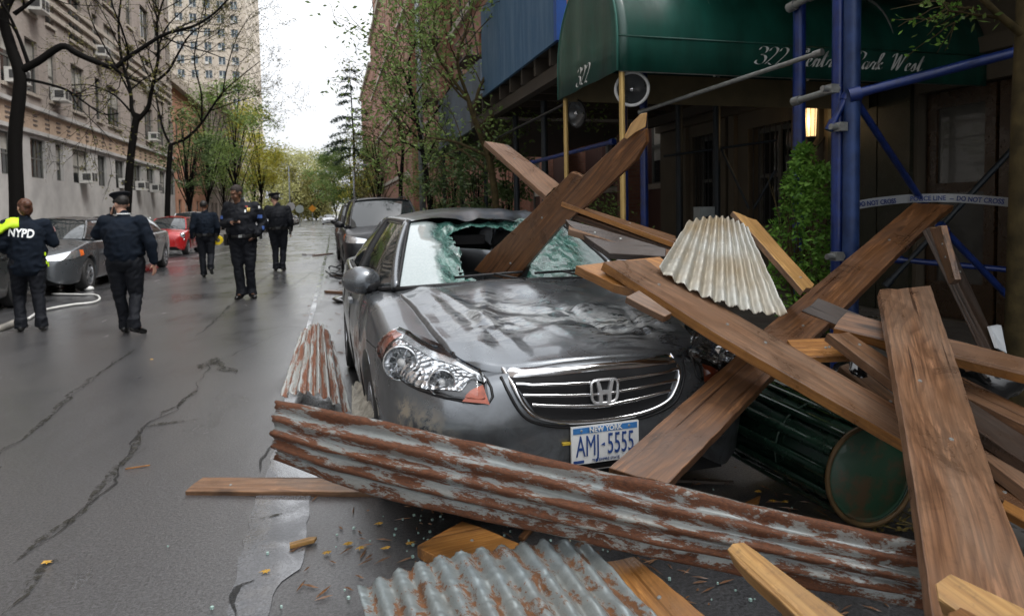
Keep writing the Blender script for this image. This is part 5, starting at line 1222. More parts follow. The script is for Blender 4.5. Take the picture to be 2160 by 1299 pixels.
a, b_, c, d = at(636, 702, 6.6), at(594, 838, 4.75), at(738, 872, 4.3), at(700, 700, 6.3)
q1 = bil(a, b_, c, d)
def S(s, t): p = q1(s, t); return p+Vector((0, 0, .08))*sin(pi*t)+Vector((0, 0, .0))+Vector((0, 0, -.10))*smap(t, .75, 1)*(1-s)
corr_sheet('corrugated_sheet', 'small rusty corrugated sheet on the road beside the car', S, 7, .016, corr_mat('streaked_corrugated', (.46, .49, .48), (.16, .06, .03), .70, (1.5, 9, 1), rough=.4), jagged=.01, seed=7)
a, b_, c, d = at(756, 1240, 2.36), at(800, 1400, 1.95), at(1470, 1400, 1.62), at(1235, 1145, 2.32)
q2_ = bil(a, b_, c, d)
def S(s, t):
    p = q2_(s, t); return p+Vector((0, 0, .055))*sin(pi*min(1, t*1.0))
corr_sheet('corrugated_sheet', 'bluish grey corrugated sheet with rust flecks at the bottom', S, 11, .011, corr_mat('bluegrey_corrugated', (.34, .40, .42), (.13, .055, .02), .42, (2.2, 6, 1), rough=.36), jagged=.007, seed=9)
# ------------------------------------------------------------ litter bin tipped over
bc0 = at(1838, 1002, 2.72); bc1 = at(1640, 905, 3.35); ax = (bc0-bc1).normalized(); bc0.z = max(bc0.z, .25)
can = empty('litter_bin', bc0, 0, 'dark green slatted litter bin tipped over under the planks', 'litter bin')
u_ = ax.orthogonal().normalized(); v_ = ax.cross(u_); RB = .205; LB = .80
gm = simple('dark_green_metal', (.012, .035, .022), .25, .3, .4, 6, coat=.4); gn = NM('green_bin_base'); nq = gn.noise(gn.co(), 9, 6, .7); gn.set(color=gn.mix(gn.ramp(nq, [(.48, 0.), (.62, .9)]), (.012, .05, .025), (.07, .04, .018)), rough=.5, coat=.3); gm2 = gn.m
b = MB(); b.lathe([(RB*.93, -.005), (RB*.95, -LB*.5), (RB*1.08, -LB)], (0, 0, 0), ax, 40); b.build('liner', gm, can, smooth=True)
b = MB(); b.lathe([(.002, -.006), (RB*.86, -.008), (RB*.90, -.014), (RB*.96, -.006)], (0, 0, 0), ax, 40); b.build('base', gm2, can, smooth=True)
b = MB(); b.tube([(u_*cos(a)+v_*sin(a))*RB for a in np.linspace(0, 2*pi, 41)[:-1]], .011, 6, closed=True); b.build('rim', simple('rusty_rim', (.10, .06, .022), .6, .2, .4, 14), can, smooth=True)
for hh, rr_ in ((-.35, 1.02), (-LB+.03, 1.12)): b = MB(); b.tube([(u_*cos(a)+v_*sin(a))*RB*rr_+ax*hh for a in np.linspace(0, 2*pi, 33)[:-1]], .006, 5, closed=True); b.build('hoop', gm, can, smooth=True)
for k in range(14):
    a = 2*pi*k/14; d_ = u_*cos(a)+v_*sin(a); t_ = ax.cross(d_); b = MB()
    rows = []
    for hh in np.linspace(-.01, -LB, 9): c = d_*(RB*(.985+.12*(-hh/LB)))+ax*hh; rows.append([c-t_*.022, c+d_*.012-t_*.016, c+d_*.014, c+d_*.012+t_*.016, c+t_*.022])
    b.grid(rows); b.build('slat', gm, can, smooth=True)
stk = MB(); pz = at(1541, 912, 3.2); stk.lathe([(.022, 0), (.0225, -.002), (.001, -.0025)], (0, 0, 0), (CP-pz).normalized(), 20)
so_ = stk.build('sticker', simple('pale_blue_sticker', (.35, .55, .55), .5), can); so_.matrix_parent_inverse = Matrix(); so_.location = pz-bc0
stk = MB(); stk.lathe([(.012, .003), (.001, .0035)], (0, 0, 0), (CP-pz).normalized(), 16); s2 = stk.build('sticker_disc', simple('blue_disc', (.03, .13, .38), .5), so_)
# black bin bags and dark rubbish behind
bagm = simple('black_bag', (.008, .009, .01), .18, 0, .3, 8, coat=.6)
for i, (px, py, d_, r_) in enumerate([(1815, 800, 3.1, .12), (2090, 790, 3.4, .16), (1750, 850, 3.2, .14)]):
    b = MB(); p = at(px, py, d_); b.ell((0, 0, 0), (r_, r_*.9, r_*.8), None, 22, 16)
    b.v = [tuple(Vector(v)*(1+.28*noise.noise(Vector(v)*11+Vector((i, 0, 0)))+.12*noise.noise(Vector(v)*27))) for v in b.v]
    o = b.build('rubbish_bag', bagm, None, weld=.001, smooth=True); o.location = p; tag(o, ['shiny black rubbish bag between long plank and foremost plank', 'black rubbish bag behind the foremost plank at the right', 'black rubbish bag behind the tipped litter bin'][i], 'rubbish bag')
# dead leaves on the asphalt, twigs under the bin
lm = simple('fallen_leaf', (.42, .24, .03), .5, var=.5, scale=3); lr = random.Random(12)
spots = [(97, 1190), (800, 1108), (735, 1150), (815, 1160), (865, 1150), (840, 1215), (860, 1225), (760, 1160), (1630, 1060), (1600, 1040), (1655, 1062), (700, 1010), (320, 760), (690, 1170), (560, 1210)]
for i, (px, py) in enumerate(spots):
    p = onz(px, py); b = MB(); n = 7; a0 = lr.uniform(0, 6); ring = []
    for k in range(n*2): a = a0+pi*k/n; R_ = (.022 if k % 2 else .011)*lr.uniform(.8, 1.3); ring.append((cos(a)*R_, sin(a)*R_*.7, .002+.006*lr.random()))
    b.add(ring+[(0, 0, .012)], [(k, (k+1) % (2*n), 2*n) for k in range(2*n)]); o = b.build('fallen_leaf', lm); o.location = (p.x, p.y, .006); tag(o, 'small yellow brown leaf fallen on the wet road', 'leaf', 'fallen leaves on the road')
b = MB(); p = onz(290, 988); b.poly([(-.06, -.008, 0), (.06, .01, 0), (.062, .018, 0), (-.055, .0, 0)], (0, 0, .006)); o = b.build('wood_splinter', WD['orange']); o.location = (p.x, p.y, .005); tag(o, 'small orange wood splinter alone on the open road', 'splinter')
tw = MB(); lr = random.Random(3)
for k in range(60):
    p = onz(lr.uniform(1780, 1960), lr.uniform(1085, 1160)); a = lr.uniform(0, 6); p.z = lr.uniform(.01, .09); tw.tube([p, p+Vector((cos(a), sin(a), lr.uniform(-.1, .5)))*lr.uniform(.04, .12)], .0025, 3)
    for _ in range(3): leaf_quad(tw, p+Vector((lr.gauss(0, .04), lr.gauss(0, .04), lr.uniform(0, .05))), .028, lr)
tag(tw.build('dead_twigs', simple('dry_brush', (.16, .12, .03), .7, var=.5)), 'dry brown twigs and leaves heaped beside the bin', kind='stuff')
# rubble strewn by the black car and the parked row
RUB = [((715, 598), (770, 596), 'flat dark board under the front of the black car', 'dark'), ((690, 617), (770, 622), 'thin plank on the road left of the sedan mirror', 'mid'), ((662, 540), (700, 536), 'grey board far off on the road left of the black car', 'grey'), ((700, 582), (745, 585), 'dark batten on the road before the black car', 'dark')]
for q, q2, lb, mt in RUB:
    a, c = onz(*q), onz(*q2); d_ = (c-a); L_ = d_.length; b = MB(); b.box((0, 0, .02), (L_/2, .07, .02)); o = b.build('wooden_plank', WD[mt]); o.location = (a+c)/2+Vector((0, 0, .004)); o.rotation_euler = (0, 0, math.atan2(d_.y, d_.x)); tag(o, lb, 'plank', 'wooden planks of the collapsed shed')
pal = simple('pale_board', (.5, .5, .49), .5)
a = onz(651, 538); b = MB(); b.box((0, 0, .03), (.16, .22, .03), rz=.4); o = b.build('fibre_board', pal); o.location = a; tag(o, 'small white board lying on the road beyond the car', 'board')
for i, (px, py, R_) in enumerate([(712, 566, .22), (704, 580, .18), (722, 588, .26)]):
    p = onz(px, py); b = MB(); b.tube([p+Vector((cos(t)*R_, sin(t)*R_*1.4, .03+.03*i+.05*sin(t*2+i))) for t in np.linspace(0, 5.2, 24)], .016, 6); tag(b.build('metal_strip', M['steel' if i == 1 else 'black']), ['looped dark strip of trim beside the black car', 'pale bent wire loop beside the black car', 'dark bent strip nearest the sedan on the road'][i], 'metal strip')
p = onz(728, 634); b = MB(); b.ell((0, 0, .03), (.18, .3, .035)); b.v = [tuple(Vector(v)*(1+.5*noise.noise(Vector(v)*8))) for v in b.v]; o = b.build('plastic_sheet', bagm, None, weld=.001, smooth=True); o.location = p; tag(o, 'black plastic sheet crumpled on the road by the mirror', 'plastic sheet')
# white cable loop by the officers and pale kerb trim
wp = simple('white_plastic', (.55, .55, .53), .4)
b = MB(); b.tube(catmull([onz(x, y, .03) for x, y in [(60, 672), (90, 655), (150, 643), (195, 638), (210, 630), (200, 622), (160, 621), (110, 620)]], 6), .02, 6); tag(b.build('white_pipe', wp, None, smooth=True), 'white bent pipe lying on the road between two officers', 'pipe')
b = MB(); b.tube(catmull([onz(x, y, .03) for x, y in [(-30, 700), (10, 690), (50, 672)]], 6), .05, 6); tag(b.build('white_pipe', simple('dirty_white', (.34, .32, .28), .6), None, smooth=True), 'dirty pale tube lying at the left edge of the road', 'pipe')
p = onz(188, 613); b = MB(); b.ell((0, 0, .04), (.09, .09, .05)); o = b.build('plastic_cup', wp, None, smooth=True); o.location = p; tag(o, 'small white cup by the wheel of the grey parked car', 'cup')
# crumpled pale sheet between small corrugated sheet and the car wheel
b = MB(); a, b_, c, d = at(742, 810, 4.45), at(742, 878, 3.7), at(812, 884, 3.3), at(775, 800, 4.2); q3 = bil(a, b_, c, d)
b.grid([[q3(i/10, j/8)+Vector((0, 0, .04*noise.noise(Vector((i*.5, j*.6, 2))))) for j in range(9)] for i in range(11)]); tag(b.build('fibre_board', simple('muddy_board', (.34, .32, .27), .7, var=.5, scale=14), None, smooth=True), 'muddy crumpled sheet wedged by the front wheel of the wreck', 'board')

# splinters, grit and broken glass under the pile
sp = MB(); lr = random.Random(77)
for k in range(420):
    reg = lr.random()
    if reg < .6: px, py = lr.uniform(1180, 2150), lr.uniform(985, 1299)
    elif reg < .85: px, py = lr.uniform(620, 1500), lr.uniform(1050, 1290)
    else: px, py = lr.uniform(640, 740), lr.uniform(560, 830)
    p = onz(px, py); a = lr.uniform(0, pi); L_ = lr.uniform(.008, .05)*(1 if reg < .85 else 1.3); w_ = lr.uniform(.002, .007); d_ = Vector((cos(a), sin(a), 0)); n_ = Vector((-sin(a), cos(a), 0)); q = Vector((p.x, p.y, .007))
    sp.add([q-d_*L_, q-d_*L_*.5+n_*w_, q+d_*L_, q+n_*-w_, q+Vector((0, 0, .006))], [(0, 1, 4), (1, 2, 4), (2, 3, 4), (3, 0, 4)])
tag(sp.build('wood_splinters', WD['mid']), 'small wood splinters and grit scattered on the road under the pile', kind='stuff')
gs = MB()
for k in range(260):
    t = lr.random(); p = Vector((CARX, CARY, 0))+Vector((lr.gauss(-.3, .5), lr.gauss(.3, .25) if k % 2 else lr.uniform(-.6, 0), 0)); s_ = lr.uniform(.002, .005); gs.box((p.x, p.y, .010), (s_, s_, s_), lr.uniform(0, 3))
tag(gs.build('glass_crumbs', simple('glass_crumb', (.35, .5, .46), .1)), 'tiny crumbs of broken windshield glass on the road', kind='stuff')
for i, (q, L_, a, mt) in enumerate([((1560, 1085), .22, .5, 'orange'), ((1480, 1020), .16, -.4, 'dark'), ((1700, 1130), .18, 1.1, 'mid'), ((1930, 1190), .2, .2, 'dark'), ((1120, 1120), .12, .9, 'mid'), ((640, 1150), .06, .3, 'yellow'), ((905, 1260), .07, 1.2, 'mid')]):
    p = onz(*q); b = MB(); b.poly([(-L_, -.012, 0), (L_*.7, -.02, 0), (L_, .004, 0), (L_*.5, .018, 0), (-L_*.9, .016, 0)], (0, 0, .014)); o = b.build('wood_splinter', WD[mt]); o.location = (p.x, p.y, .008); o.rotation_euler = (0, 0, a)
    tag(o, ['pine splinter on the ground left of the tipped litter bin', 'dark splinter under the end of the long dark plank', 'tan splinter on the ground before the litter bin', 'dark splinter beneath the foremost plank', 'tan splinter behind the long rusty sheet', 'tiny yellow splinter on the pale road strip', 'tan splinter left of the bluish corrugated sheet'][i], 'splinter')
# ------------------------------------------------------------ scaffold shed, awning, entrance at the right
BLUE = simple('blue_scaffold_paint', (.006, .024, .14), .35, .1, .4, 9, coat=.2)
BLUED = simple('dark_scaffold_paint', (.008, .014, .02), .5, .2, .3, 9)
PLY = NM('blue_plywood'); co_ = PLY.co(); n_ = PLY.noise(PLY.co(scale=(1, 3, .35)), 3, 6, .7); PLY.set(color=PLY.mix(PLY.ramp(n_, [(.4, 0.), (.65, .8)]), (.03, .10, .20), (.09, .17, .27)), rough=.6); PLY = PLY.m
BLUEB = simple('bright_blue_edge', (.01, .07, .30), .5)
JO = simple('dark_timber_joist', (.045, .036, .027), .8, var=.3)
XB = 6.6
shed = empty('sidewalk_shed', (2.5, 7.2, 0), 0, 'blue plywood parapet and timber deck of the shed over the pavement', 'shed')
def part(name, mat, parent, fn, **k):
    b = MB(); fn(b); o = b.build(name, mat, parent, **k); o.matrix_parent_inverse = parent.matrix_basis.inverted() if parent else Matrix(); return o
def T(root): return root
y = 7.2; k = 0
for y0 in (7.2, 8.42, 9.64):
    part('parapet_panel', PLY, shed, lambda b: b.bb(2.5, 2.54, y0+.004, y0+1.215, 3.33, 4.75))
part('parapet_end', BLUEB, shed, lambda b: b.bb(2.499, 2.62, 7.10, 7.198, 3.33, 4.75))
part('deck', JO, shed, lambda b: b.bb(2.55, XB-.02, 7.2, 12.4, 3.36, 3.44))
for y0 in np.arange(7.5, 12.2, .6): part('joist', JO, shed, lambda b: b.bb(2.56, XB-.03, y0, y0+.07, 3.14, 3.358))
part('edge_beam', JO, shed, lambda b: b.bb(2.60, 2.72, 7.2, 12.3, 2.98, 3.138))
part('edge_beam', JO, shed, lambda b: b.bb(5.9, 6.02, 7.2, 12.3, 2.98, 3.138))
shed2 = empty('sidewalk_shed', (3, -2, 0), 0, 'dark timber deck of the shed above the near scaffold, over the awning', 'shed')
part('deck', JO, shed2, lambda b: b.bb(3.25, XB-.02, -3, 7.0, 4.10, 4.18))
for y0 in np.arange(-2.7, 6.9, .6): part('joist', JO, shed2, lambda b: b.bb(3.26, XB-.03, y0, y0+.07, 3.92, 4.098))
shed3 = empty('sidewalk_shed', (2.8, 13, 0), 0, 'weathered grey blue shed panel farther along the right pavement', 'shed')
part('parapet_panel', simple('grey_blue_ply', (.10, .13, .17), .7, var=.35, scale=2), shed3, lambda b: b.bb(3.0, 3.05, 13.2, 18.5, 3.2, 4.5))
part('deck', JO, shed3, lambda b: b.bb(3.06, 6.9, 12.6, 21, 3.2, 3.28))
for px_ in (13.3, 15.9, 18.4): part('post', BLUED, shed3, lambda b: b.tube([(3.1, px_, .13), (3.1, px_, 3.2)], .045, 8))
def pole(label, px, py, d, ztop, r=.05, mat=BLUE, group='blue scaffold posts', z0=.135, plate=True):
    p = at(px, py, d); e = empty('scaffold_post', (p.x, p.y, z0), 0, label, 'scaffold post', group)
    b = MB(); b.tube([(0, 0, .01), (0, 0, ztop-z0)], r, 14); b.build('tube', mat, e, smooth=True, sharp=.8)
    if plate: b = MB(); b.bb(-.09, .09, -.09, .09, .001, .010); b.build('base_plate', mat, e)
    return e
E1 = pole('thick blue scaffold post in front, left one of the near pair', 1769, 300, 4.45, 4.1, .046)
E2 = pole('paler blue scaffold post, right one of the near pair', 1796, 300, 4.36, 4.1, .052, simple('faded_blue_paint', (.018, .042, .13), .45, .2, .4, 9))
pole('blue scaffold post behind the leafy shrub', 1686, 150, 5.35, 4.1, .049)
pole('blue post left of the brass pole pair, under the awning corner', 1316, 300, 7.4, 3.0, .044); pole('blue post right of the near brass awning pole', 1359, 400, 7.3, 3.0, .044)
for px, d, lb in ((1150, 9.6, 'dark blue post by the far brass awning pole'), (1433, 9.6, 'dark post before the tan wall, left one'), (1512, 9.2, 'dark post before the tan wall, right one'), (1090, 11, 'dark post far along under the shed')): pole(lb, px, 400, d, 3.0, .05, BLUED)
def brace(label, a, b_, r=.03, mat=BLUE, group='scaffold braces', cat='scaffold brace', name='scaffold_brace', clamps=True):
    a, b_ = at(*a), at(*b_); e = empty(name, a, 0, label, cat, group); u = (b_-a)
    m_ = MB(); m_.tube([(0, 0, 0), u], r, 10); m_.build('tube', mat, e, smooth=True, sharp=.8)
    if clamps:
        for q in (Vector((0, 0, 0)), u): m_ = MB(); m_.tube([q-u.normalized()*.02, q+u.normalized()*.05], r*1.45, 8); m_.build('clamp', mat, e, smooth=True, sharp=.8)
brace('blue brace rising from the post pair to the right tree', (1798, 200, 4.30), (2150, 108, 4.0), .032)
brace('thin blue brace falling from the post pair to the leaning plank', (1800, 205, 4.32), (1945, 425, 5.0), .024)
brace('blue brace falling behind the prop to the right tree foot', (1985, 478, 5.0), (2150, 650, 5.2), .026)
brace('dark brace rising to the right behind the long plank top', (1870, 600, 5.6), (2150, 300, 5.4), .024, BLUED)
brace('level blue rail low in front of the door', (1890, 547, 5.6), (2150, 571, 5.3), .024)
brace('short blue strut on the post pair', (1752, 270, 4.38), (1785, 205, 4.35), .022)
brace('long grey pipe crossing before the awning lettering', (1352, 236, 6.6), (1722, 114, 4.9), .019, M['steel'])
brace('short grey pipe clamped between the blue posts', (1678, 214, 4.95), (1762, 189, 4.55), .024, M['steel'])
brace('grey pipe end at the top of the picture', (1668, 16, 5.3), (1712, -8, 5.1), .028, M['steel'])
brace('thin blue brace between the brass awning poles', (1118, 344, 9.3), (1290, 300, 7.6), .026)
brace('thin dark cable from the shed edge to the awning', (1040, 296, 10.5), (1200, 216, 7.6), .016, M['black'], clamps=False)
brace('thin dark diagonal before the tan wall, left one', (1515, 300, 9.2), (1580, 440, 9.0), .018, BLUED, clamps=False)
brace('thin dark diagonal before the tan wall, right one', (1635, 360, 8.8), (1590, 440, 8.9), .018, BLUED, clamps=False)
brace('thin dark level rail before the tan wall', (1400, 330, 9.5), (1640, 296, 8.9), .018, BLUED, clamps=False)
for (x, y_, d, lb) in ((1760, 541, 4.36, 'bright steel coupler low on the near posts'), (1768, 268, 4.33, 'grey coupler halfway up the near posts'), (1750, 188, 4.33, 'grey coupler below the awning on the near posts')):
    e = empty('coupler', at(x, y_, d), 0, lb, 'coupler'); m_ = MB(); m_.tube([(-.06, 0, 0), (.07, 0, 0)], .020, 8); m_.build('bolt', M['steel'], e, smooth=True, sharp=.8); m_ = MB(); m_.box((.02, 0, 0), (.03, .03, .028)); m_.build('clamp', M['steel'], e)
# awning
AG = NM('green_canvas'); co_ = AG.co(); n_ = AG.noise(AG.co(scale=(2, 2, .5)), 2, 5, .6); AG.set(color=AG.mix(AG.ramp(n_, [(.4, 0.), (.7, 1.)]), (.004, .045, .032), (.008, .085, .062)), rough=.42, coat=.25); AG.bump(AG.noise(AG.co(scale=(1, 1, .3)), 5, 4), .4, .012)
AGs = AG.m; TAN = simple('tan_canvas_lining', (.20, .16, .09), .8)
AX0, AY0, AY1, AZ0, AZ1 = 2.44, 5.36, 6.9, 2.63, 2.93; RA = (AY1-AY0)/2; YC = (AY0+AY1)/2
awn = empty('entrance_awning', (AX0, YC, 0), 0, 'dark green barrel awning with white script lettering over the entrance', 'awning')
prof = [(AY0, AZ0), (AY0, AZ1)]+[(YC-RA*cos(pi*k/24), AZ1+RA*.98*sin(pi*k/24)) for k in range(1, 24)]+[(AY1, AZ1), (AY1, AZ0)]
def f(b):
    rows = []
    for i in range(41):
        x = AX0+(XB-.05-AX0)*i/40; sag = -.035*abs(sin(pi*i/8)); rows.append([(x, y_+(.014*sin(x*7.3+z_*5)*noise.noise(Vector((x*1.3, z_*2, 1))) if k_ < 3 else 0), z_+(sag+.03*noise.noise(Vector((x*2.2+k_*.25, k_*.3, 4))) if 2 < k_ < 24 else 0)) for k_, (y_, z_) in enumerate(prof)])
    b.grid(rows)
o = part('canopy', AGs, awn, f, smooth=True, sharp=.9); md = o.modifiers.new('t', 'SOLIDIFY'); md.thickness = .008
def f(b):
    n = len(prof); cz = AZ0+.5
    for k_ in range(n//2):
        a, c = prof[k_], prof[n-1-k_]; a2, c2 = prof[k_+1], prof[n-2-k_]
        if k_+1 > n-2-k_: break
        R1 = [(AX0+.010*sin((a[0]+(c[0]-a[0])*j/12)*9)*sin(pi*j/12), a[0]+(c[0]-a[0])*j/12, a[1]) for j in range(13)]; R2 = [(AX0+.010*sin((a2[0]+(c2[0]-a2[0])*j/12)*9)*sin(pi*j/12), a2[0]+(c2[0]-a2[0])*j/12, a2[1]) for j in range(13)]
        b.grid([R1, R2])
o = part('end_panel', AGs, awn, f, smooth=True, weld=.001); md = o.modifiers.new('t', 'SOLIDIFY'); md.thickness = .008
part('piping', simple('awning_piping', (.03, .14, .11), .5), awn, lambda b: b.tube([(AX0-.002, y_, z_) for y_, z_ in prof], .012, 6), smooth=True)
part('seam', AGs, awn, lambda b: b.tube([(AX0+.0, AY0-.004, AZ1), (XB-.1, AY0-.004, AZ1)], .008, 6), smooth=True)
part('lining', TAN, awn, lambda b: b.bb(AX0+.05, XB-.1, AY1-.05, AY1-.03, AZ0-.02, AZ0+.3))
for x in (3.4, 4.4, 5.4): part('frame_hoop', M['steel'], awn, lambda b: b.tube([(x, y_+(.02 if y_ < YC else -.02), z_-.015) for y_, z_ in prof], .014, 6), smooth=True)
part('frame_rail', M['steel'], awn, lambda b: b.tube([(AX0+.03, AY0+.03, AZ0+.01), (XB-.1, AY0+.03, AZ0+.01)], .014, 6), smooth=True)
WL = simple('white_lettering', (.72, .74, .72), .5)
# script lettering drawn as pen strokes
GL = {
 '3': [[(.05, .82), (.12, .97), (.33, 1.0), (.46, .86), (.40, .66), (.20, .55), (.40, .50), (.50, .32), (.40, .08), (.18, .0), (.0, .10), (.03, .22)]],
 '2': [[(.05, .78), (.12, .95), (.32, 1.0), (.46, .86), (.40, .62), (.18, .30), (.0, .05), (.12, .10), (.30, .0), (.50, .08)]],
 'C': [[(.62, .80), (.60, .98), (.42, 1.02), (.15, .75), (.05, .35), (.20, .02), (.42, .02), (.62, .22)], [(.62, .8), (.48, .78), (.50, .92)]],
 'e': [[(.0, .12), (.20, .28), (.26, .42), (.16, .48), (.06, .30), (.08, .05), (.22, .02), (.38, .16)]],
 'n': [[(.0, .12), (.10, .45), (.14, .40), (.06, .0)], [(.08, .18), (.24, .45), (.32, .38), (.26, .06), (.34, .02), (.44, .16)]],
 't': [[(.0, .12), (.22, .95), (.10, .15), (.16, .02), (.32, .16)], [(.05, .62), (.34, .66)]],
 'r': [[(.0, .12), (.12, .46), (.20, .40), (.30, .42), (.22, .12), (.28, .02), (.38, .16)]],
 'a': [[(.28, .42), (.12, .44), (.02, .18), (.10, .0), (.24, .18), (.32, .44), (.26, .08), (.32, .01), (.42, .16)]],
 'l': [[(.0, .12), (.26, .82), (.22, 1.0), (.14, .85), (.08, .15), (.14, .02), (.28, .16)]],
 'P': [[(.10, .0), (.22, .55), (.30, .95)], [(.0, .70), (.10, .95), (.40, 1.04), (.62, .88), (.52, .56), (.26, .46)]],
 'k': [[(.0, .12), (.26, .85), (.20, 1.0), (.12, .80), (.04, .0)], [(.06, .22), (.28, .44), (.28, .32), (.10, .25), (.24, .04), (.40, .14)]],
 'W': [[(.0, .80), (.10, 1.0), (.22, .92), (.16, .0), (.50, .98), (.44, .0), (.80, .95), (.92, 1.02)]],
 's': [[(.0, .12), (.16, .50), (.22, .20), (.16, .0), (.04, .06)], [(.18, .03), (.36, .16)]]}
ADV = {'3': .56, '2': .56, 'C': .66, 'e': .38, 'n': .44, 't': .32, 'r': .38, 'a': .42, 'l': .28, 'P': .62, 'k': .42, 'W': .92, 's': .36, ' ': .42}
def script(txt, size, M4, th=.11):
    b = MB(); x = 0; L_ = sum(ADV[c] for c in txt)
    for c in txt:
        for st in GL.get(c, []):
            P_ = catmull([Vector((x+q[0]+q[1]*.28-L_/2, q[1]-.5, 0))*size for q in st], 5)
            rows = [[], []]
            for i, p in enumerate(P_):
                t = (P_[min(i+1, len(P_)-1)]-P_[max(i-1, 0)]); n_ = Vector((-t.y, t.x, 0)).normalized(); wd = size*(.038+th*abs(t.normalized().y)**2)
                rows[0].append(M4 @ (p+Vector((wd*.5, wd*.25, 0))*1)); rows[1].append(M4 @ (p-Vector((wd*.5, wd*.25, 0))*1))
            b.grid(rows)
        x += ADV[c]
    return b, L_
pa, pb = ony(1590, 128, AY0-.012), ony(1945, 124, AY0-.012); ht = (at(1700, 105, pa.length)-at(1700, 142, pa.length)).length
M4 = Matrix(((1, 0, 0, (pa.x+pb.x)/2), (0, 0, -1, AY0-.012), (0, 1, 0, (pa.z+pb.z)/2), (0, 0, 0, 1)))
L_ = sum(ADV[c] for c in '322 Central Park West'); sz = (pb.x-pa.x)/(L_+.1)
b, _ = script('322 Central Park West', 1.0, Matrix.Identity(4)); hs_ = .155
for i, v in enumerate(b.v): b.v[i] = tuple(M4 @ Vector((v[0]*sz, v[1]*hs_*1.05, v[2])))
part('lettering', WL, awn, lambda q: (q.v.extend(b.v), q.f.extend(b.f), q.m.extend(b.m)))
b, _ = script('322', 1.0, Matrix.Identity(4), .14)
pc_ = onx(1232, 160, AX0-.016); M5 = Matrix(((0, 0, -1, AX0-.035), (-1, 0, 0, pc_.y), (0, 1, 0, pc_.z), (0, 0, 0, 1)))
for i, v in enumerate(b.v): b.v[i] = tuple(M5 @ Vector((v[0]*.20, v[1]*.17, v[2])))
part('lettering', WL, awn, lambda q: (q.v.extend(b.v), q.f.extend(b.f), q.m.extend(b.m)))
BR = simple('brass_pole', (.50, .34, .12), .35, .35, .15)
for lb, y_ in (('brass awning pole nearer the camera', AY0+.05), ('brass awning pole at the far corner of the awning', AY1-.05)):
    e = empty('awning_pole', (AX0+.06, y_, .135), 0, lb, 'awning pole', 'brass awning poles'); m_ = MB(); m_.tube([(0, 0, .01), (0, 0, AZ0-.125)], .026, 14); m_.build('tube', BR, e, smooth=True, sharp=.8); m_ = MB(); m_.lathe([(.06, 0), (.055, .02), (.03, .04)], (0, 0, 0), (0, 0, 1), 16); m_.build('foot', BR, e, smooth=True)
for lb, px, py, d, fac in (('round lamp with white ring at the near awning corner', 1333, 188, 6.1, None), ('round dark lamp at the far awning corner', 1216, 240, 7.3, 1)):
    p = at(px, py, d); ax = (CP-p).normalized() if fac is None else Vector((-.75, -.5, 0)).normalized()
    if fac: ax = Matrix.Rotation(-.9, 3, 'Z') @ (CP-p).normalized()
    e = empty('round_lamp', p, 0, lb, 'lamp', 'round lamps under the awning'); R_ = .148
    m_ = MB(); rr_ = [(cos(a), sin(a)) for a in np.linspace(0, 2*pi, 41)[:-1]]; u_ = ax.orthogonal().normalized(); v_ = ax.cross(u_)
    m_.tube([(u_*c_+v_*s_)*R_ for c_, s_ in rr_], .015 if fac is None else .010, 6, closed=True); m_.build('rim', simple('white_ring', (.85, .86, .86), .35) if fac is None else M['black'], e, smooth=True)
    m_ = MB(); m_.lathe([(R_, 0), (R_*.8, -.05), (R_*.4, -.09), (.02, -.11)], (0, 0, 0), ax, 28); m_.build('bowl', simple('lamp_bowl', (.12, .125, .13), .3, .6), e, smooth=True)
    m_ = MB(); m_.ell((0, 0, 0), (.025,)*3); m_.build('hub', M['chrome'], e, smooth=True)
    m_ = MB(); m_.tube([(0, 0, R_), (0, 0, R_+.25)], .012, 6); m_.build('bracket', M['black'], e)
# facade behind
fac = empty('entrance_building', (XB, 5, 0), 0, 'dark stone apartment entrance front behind the scaffold', 'building')
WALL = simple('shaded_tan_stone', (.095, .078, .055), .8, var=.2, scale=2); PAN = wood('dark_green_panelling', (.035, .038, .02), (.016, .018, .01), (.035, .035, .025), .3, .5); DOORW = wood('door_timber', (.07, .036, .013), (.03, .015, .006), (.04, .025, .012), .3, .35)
W_ = [(13.3-2.6, 1.0, 1.2, 2.75), (8.95, 1.05, 1.15, 2.7), (5.35, 1.75, .14, 2.7), (3.4, 1.0, .14, 2.7)]
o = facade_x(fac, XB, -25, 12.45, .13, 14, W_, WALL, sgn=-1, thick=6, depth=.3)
o.matrix_parent_inverse = fac.matrix_basis.inverted()
for w_ in W_[:2]:
    g = part('window', M['wframe'], fac, lambda b: (b.bb(XB+.2, XB+.24, w_[0]-w_[1]/2, w_[0]-w_[1]/2+.07, w_[2], w_[3]), b.bb(XB+.2, XB+.24, w_[0]+w_[1]/2-.07, w_[0]+w_[1]/2, w_[2], w_[3]), b.bb(XB+.2, XB+.24, w_[0]-.03, w_[0]+.03, w_[2], w_[3]), b.bb(XB+.199, XB+.239, w_[0]-w_[1]/2, w_[0]+w_[1]/2, w_[3]-.08, w_[3]-.001), b.bb(XB+.199, XB+.239, w_[0]-w_[1]/2, w_[0]+w_[1]/2, 1.9, 1.96)))
    part('pane', M['wglass'], g, lambda b: b.add([(XB+.25, w_[0]-w_[1]/2, w_[2]), (XB+.25, w_[0]+w_[1]/2, w_[2]), (XB+.25, w_[0]+w_[1]/2, w_[3]), (XB+.25, w_[0]-w_[1]/2, w_[3])], [(0, 1, 2, 3)]))
    for yy in np.arange(w_[0]-.42, w_[0]+.43, .14): part('window_bar', M['black'], g, lambda b: b.tube([(XB+.03, yy, w_[2]), (XB+.03, yy, w_[3])], .010, 5))
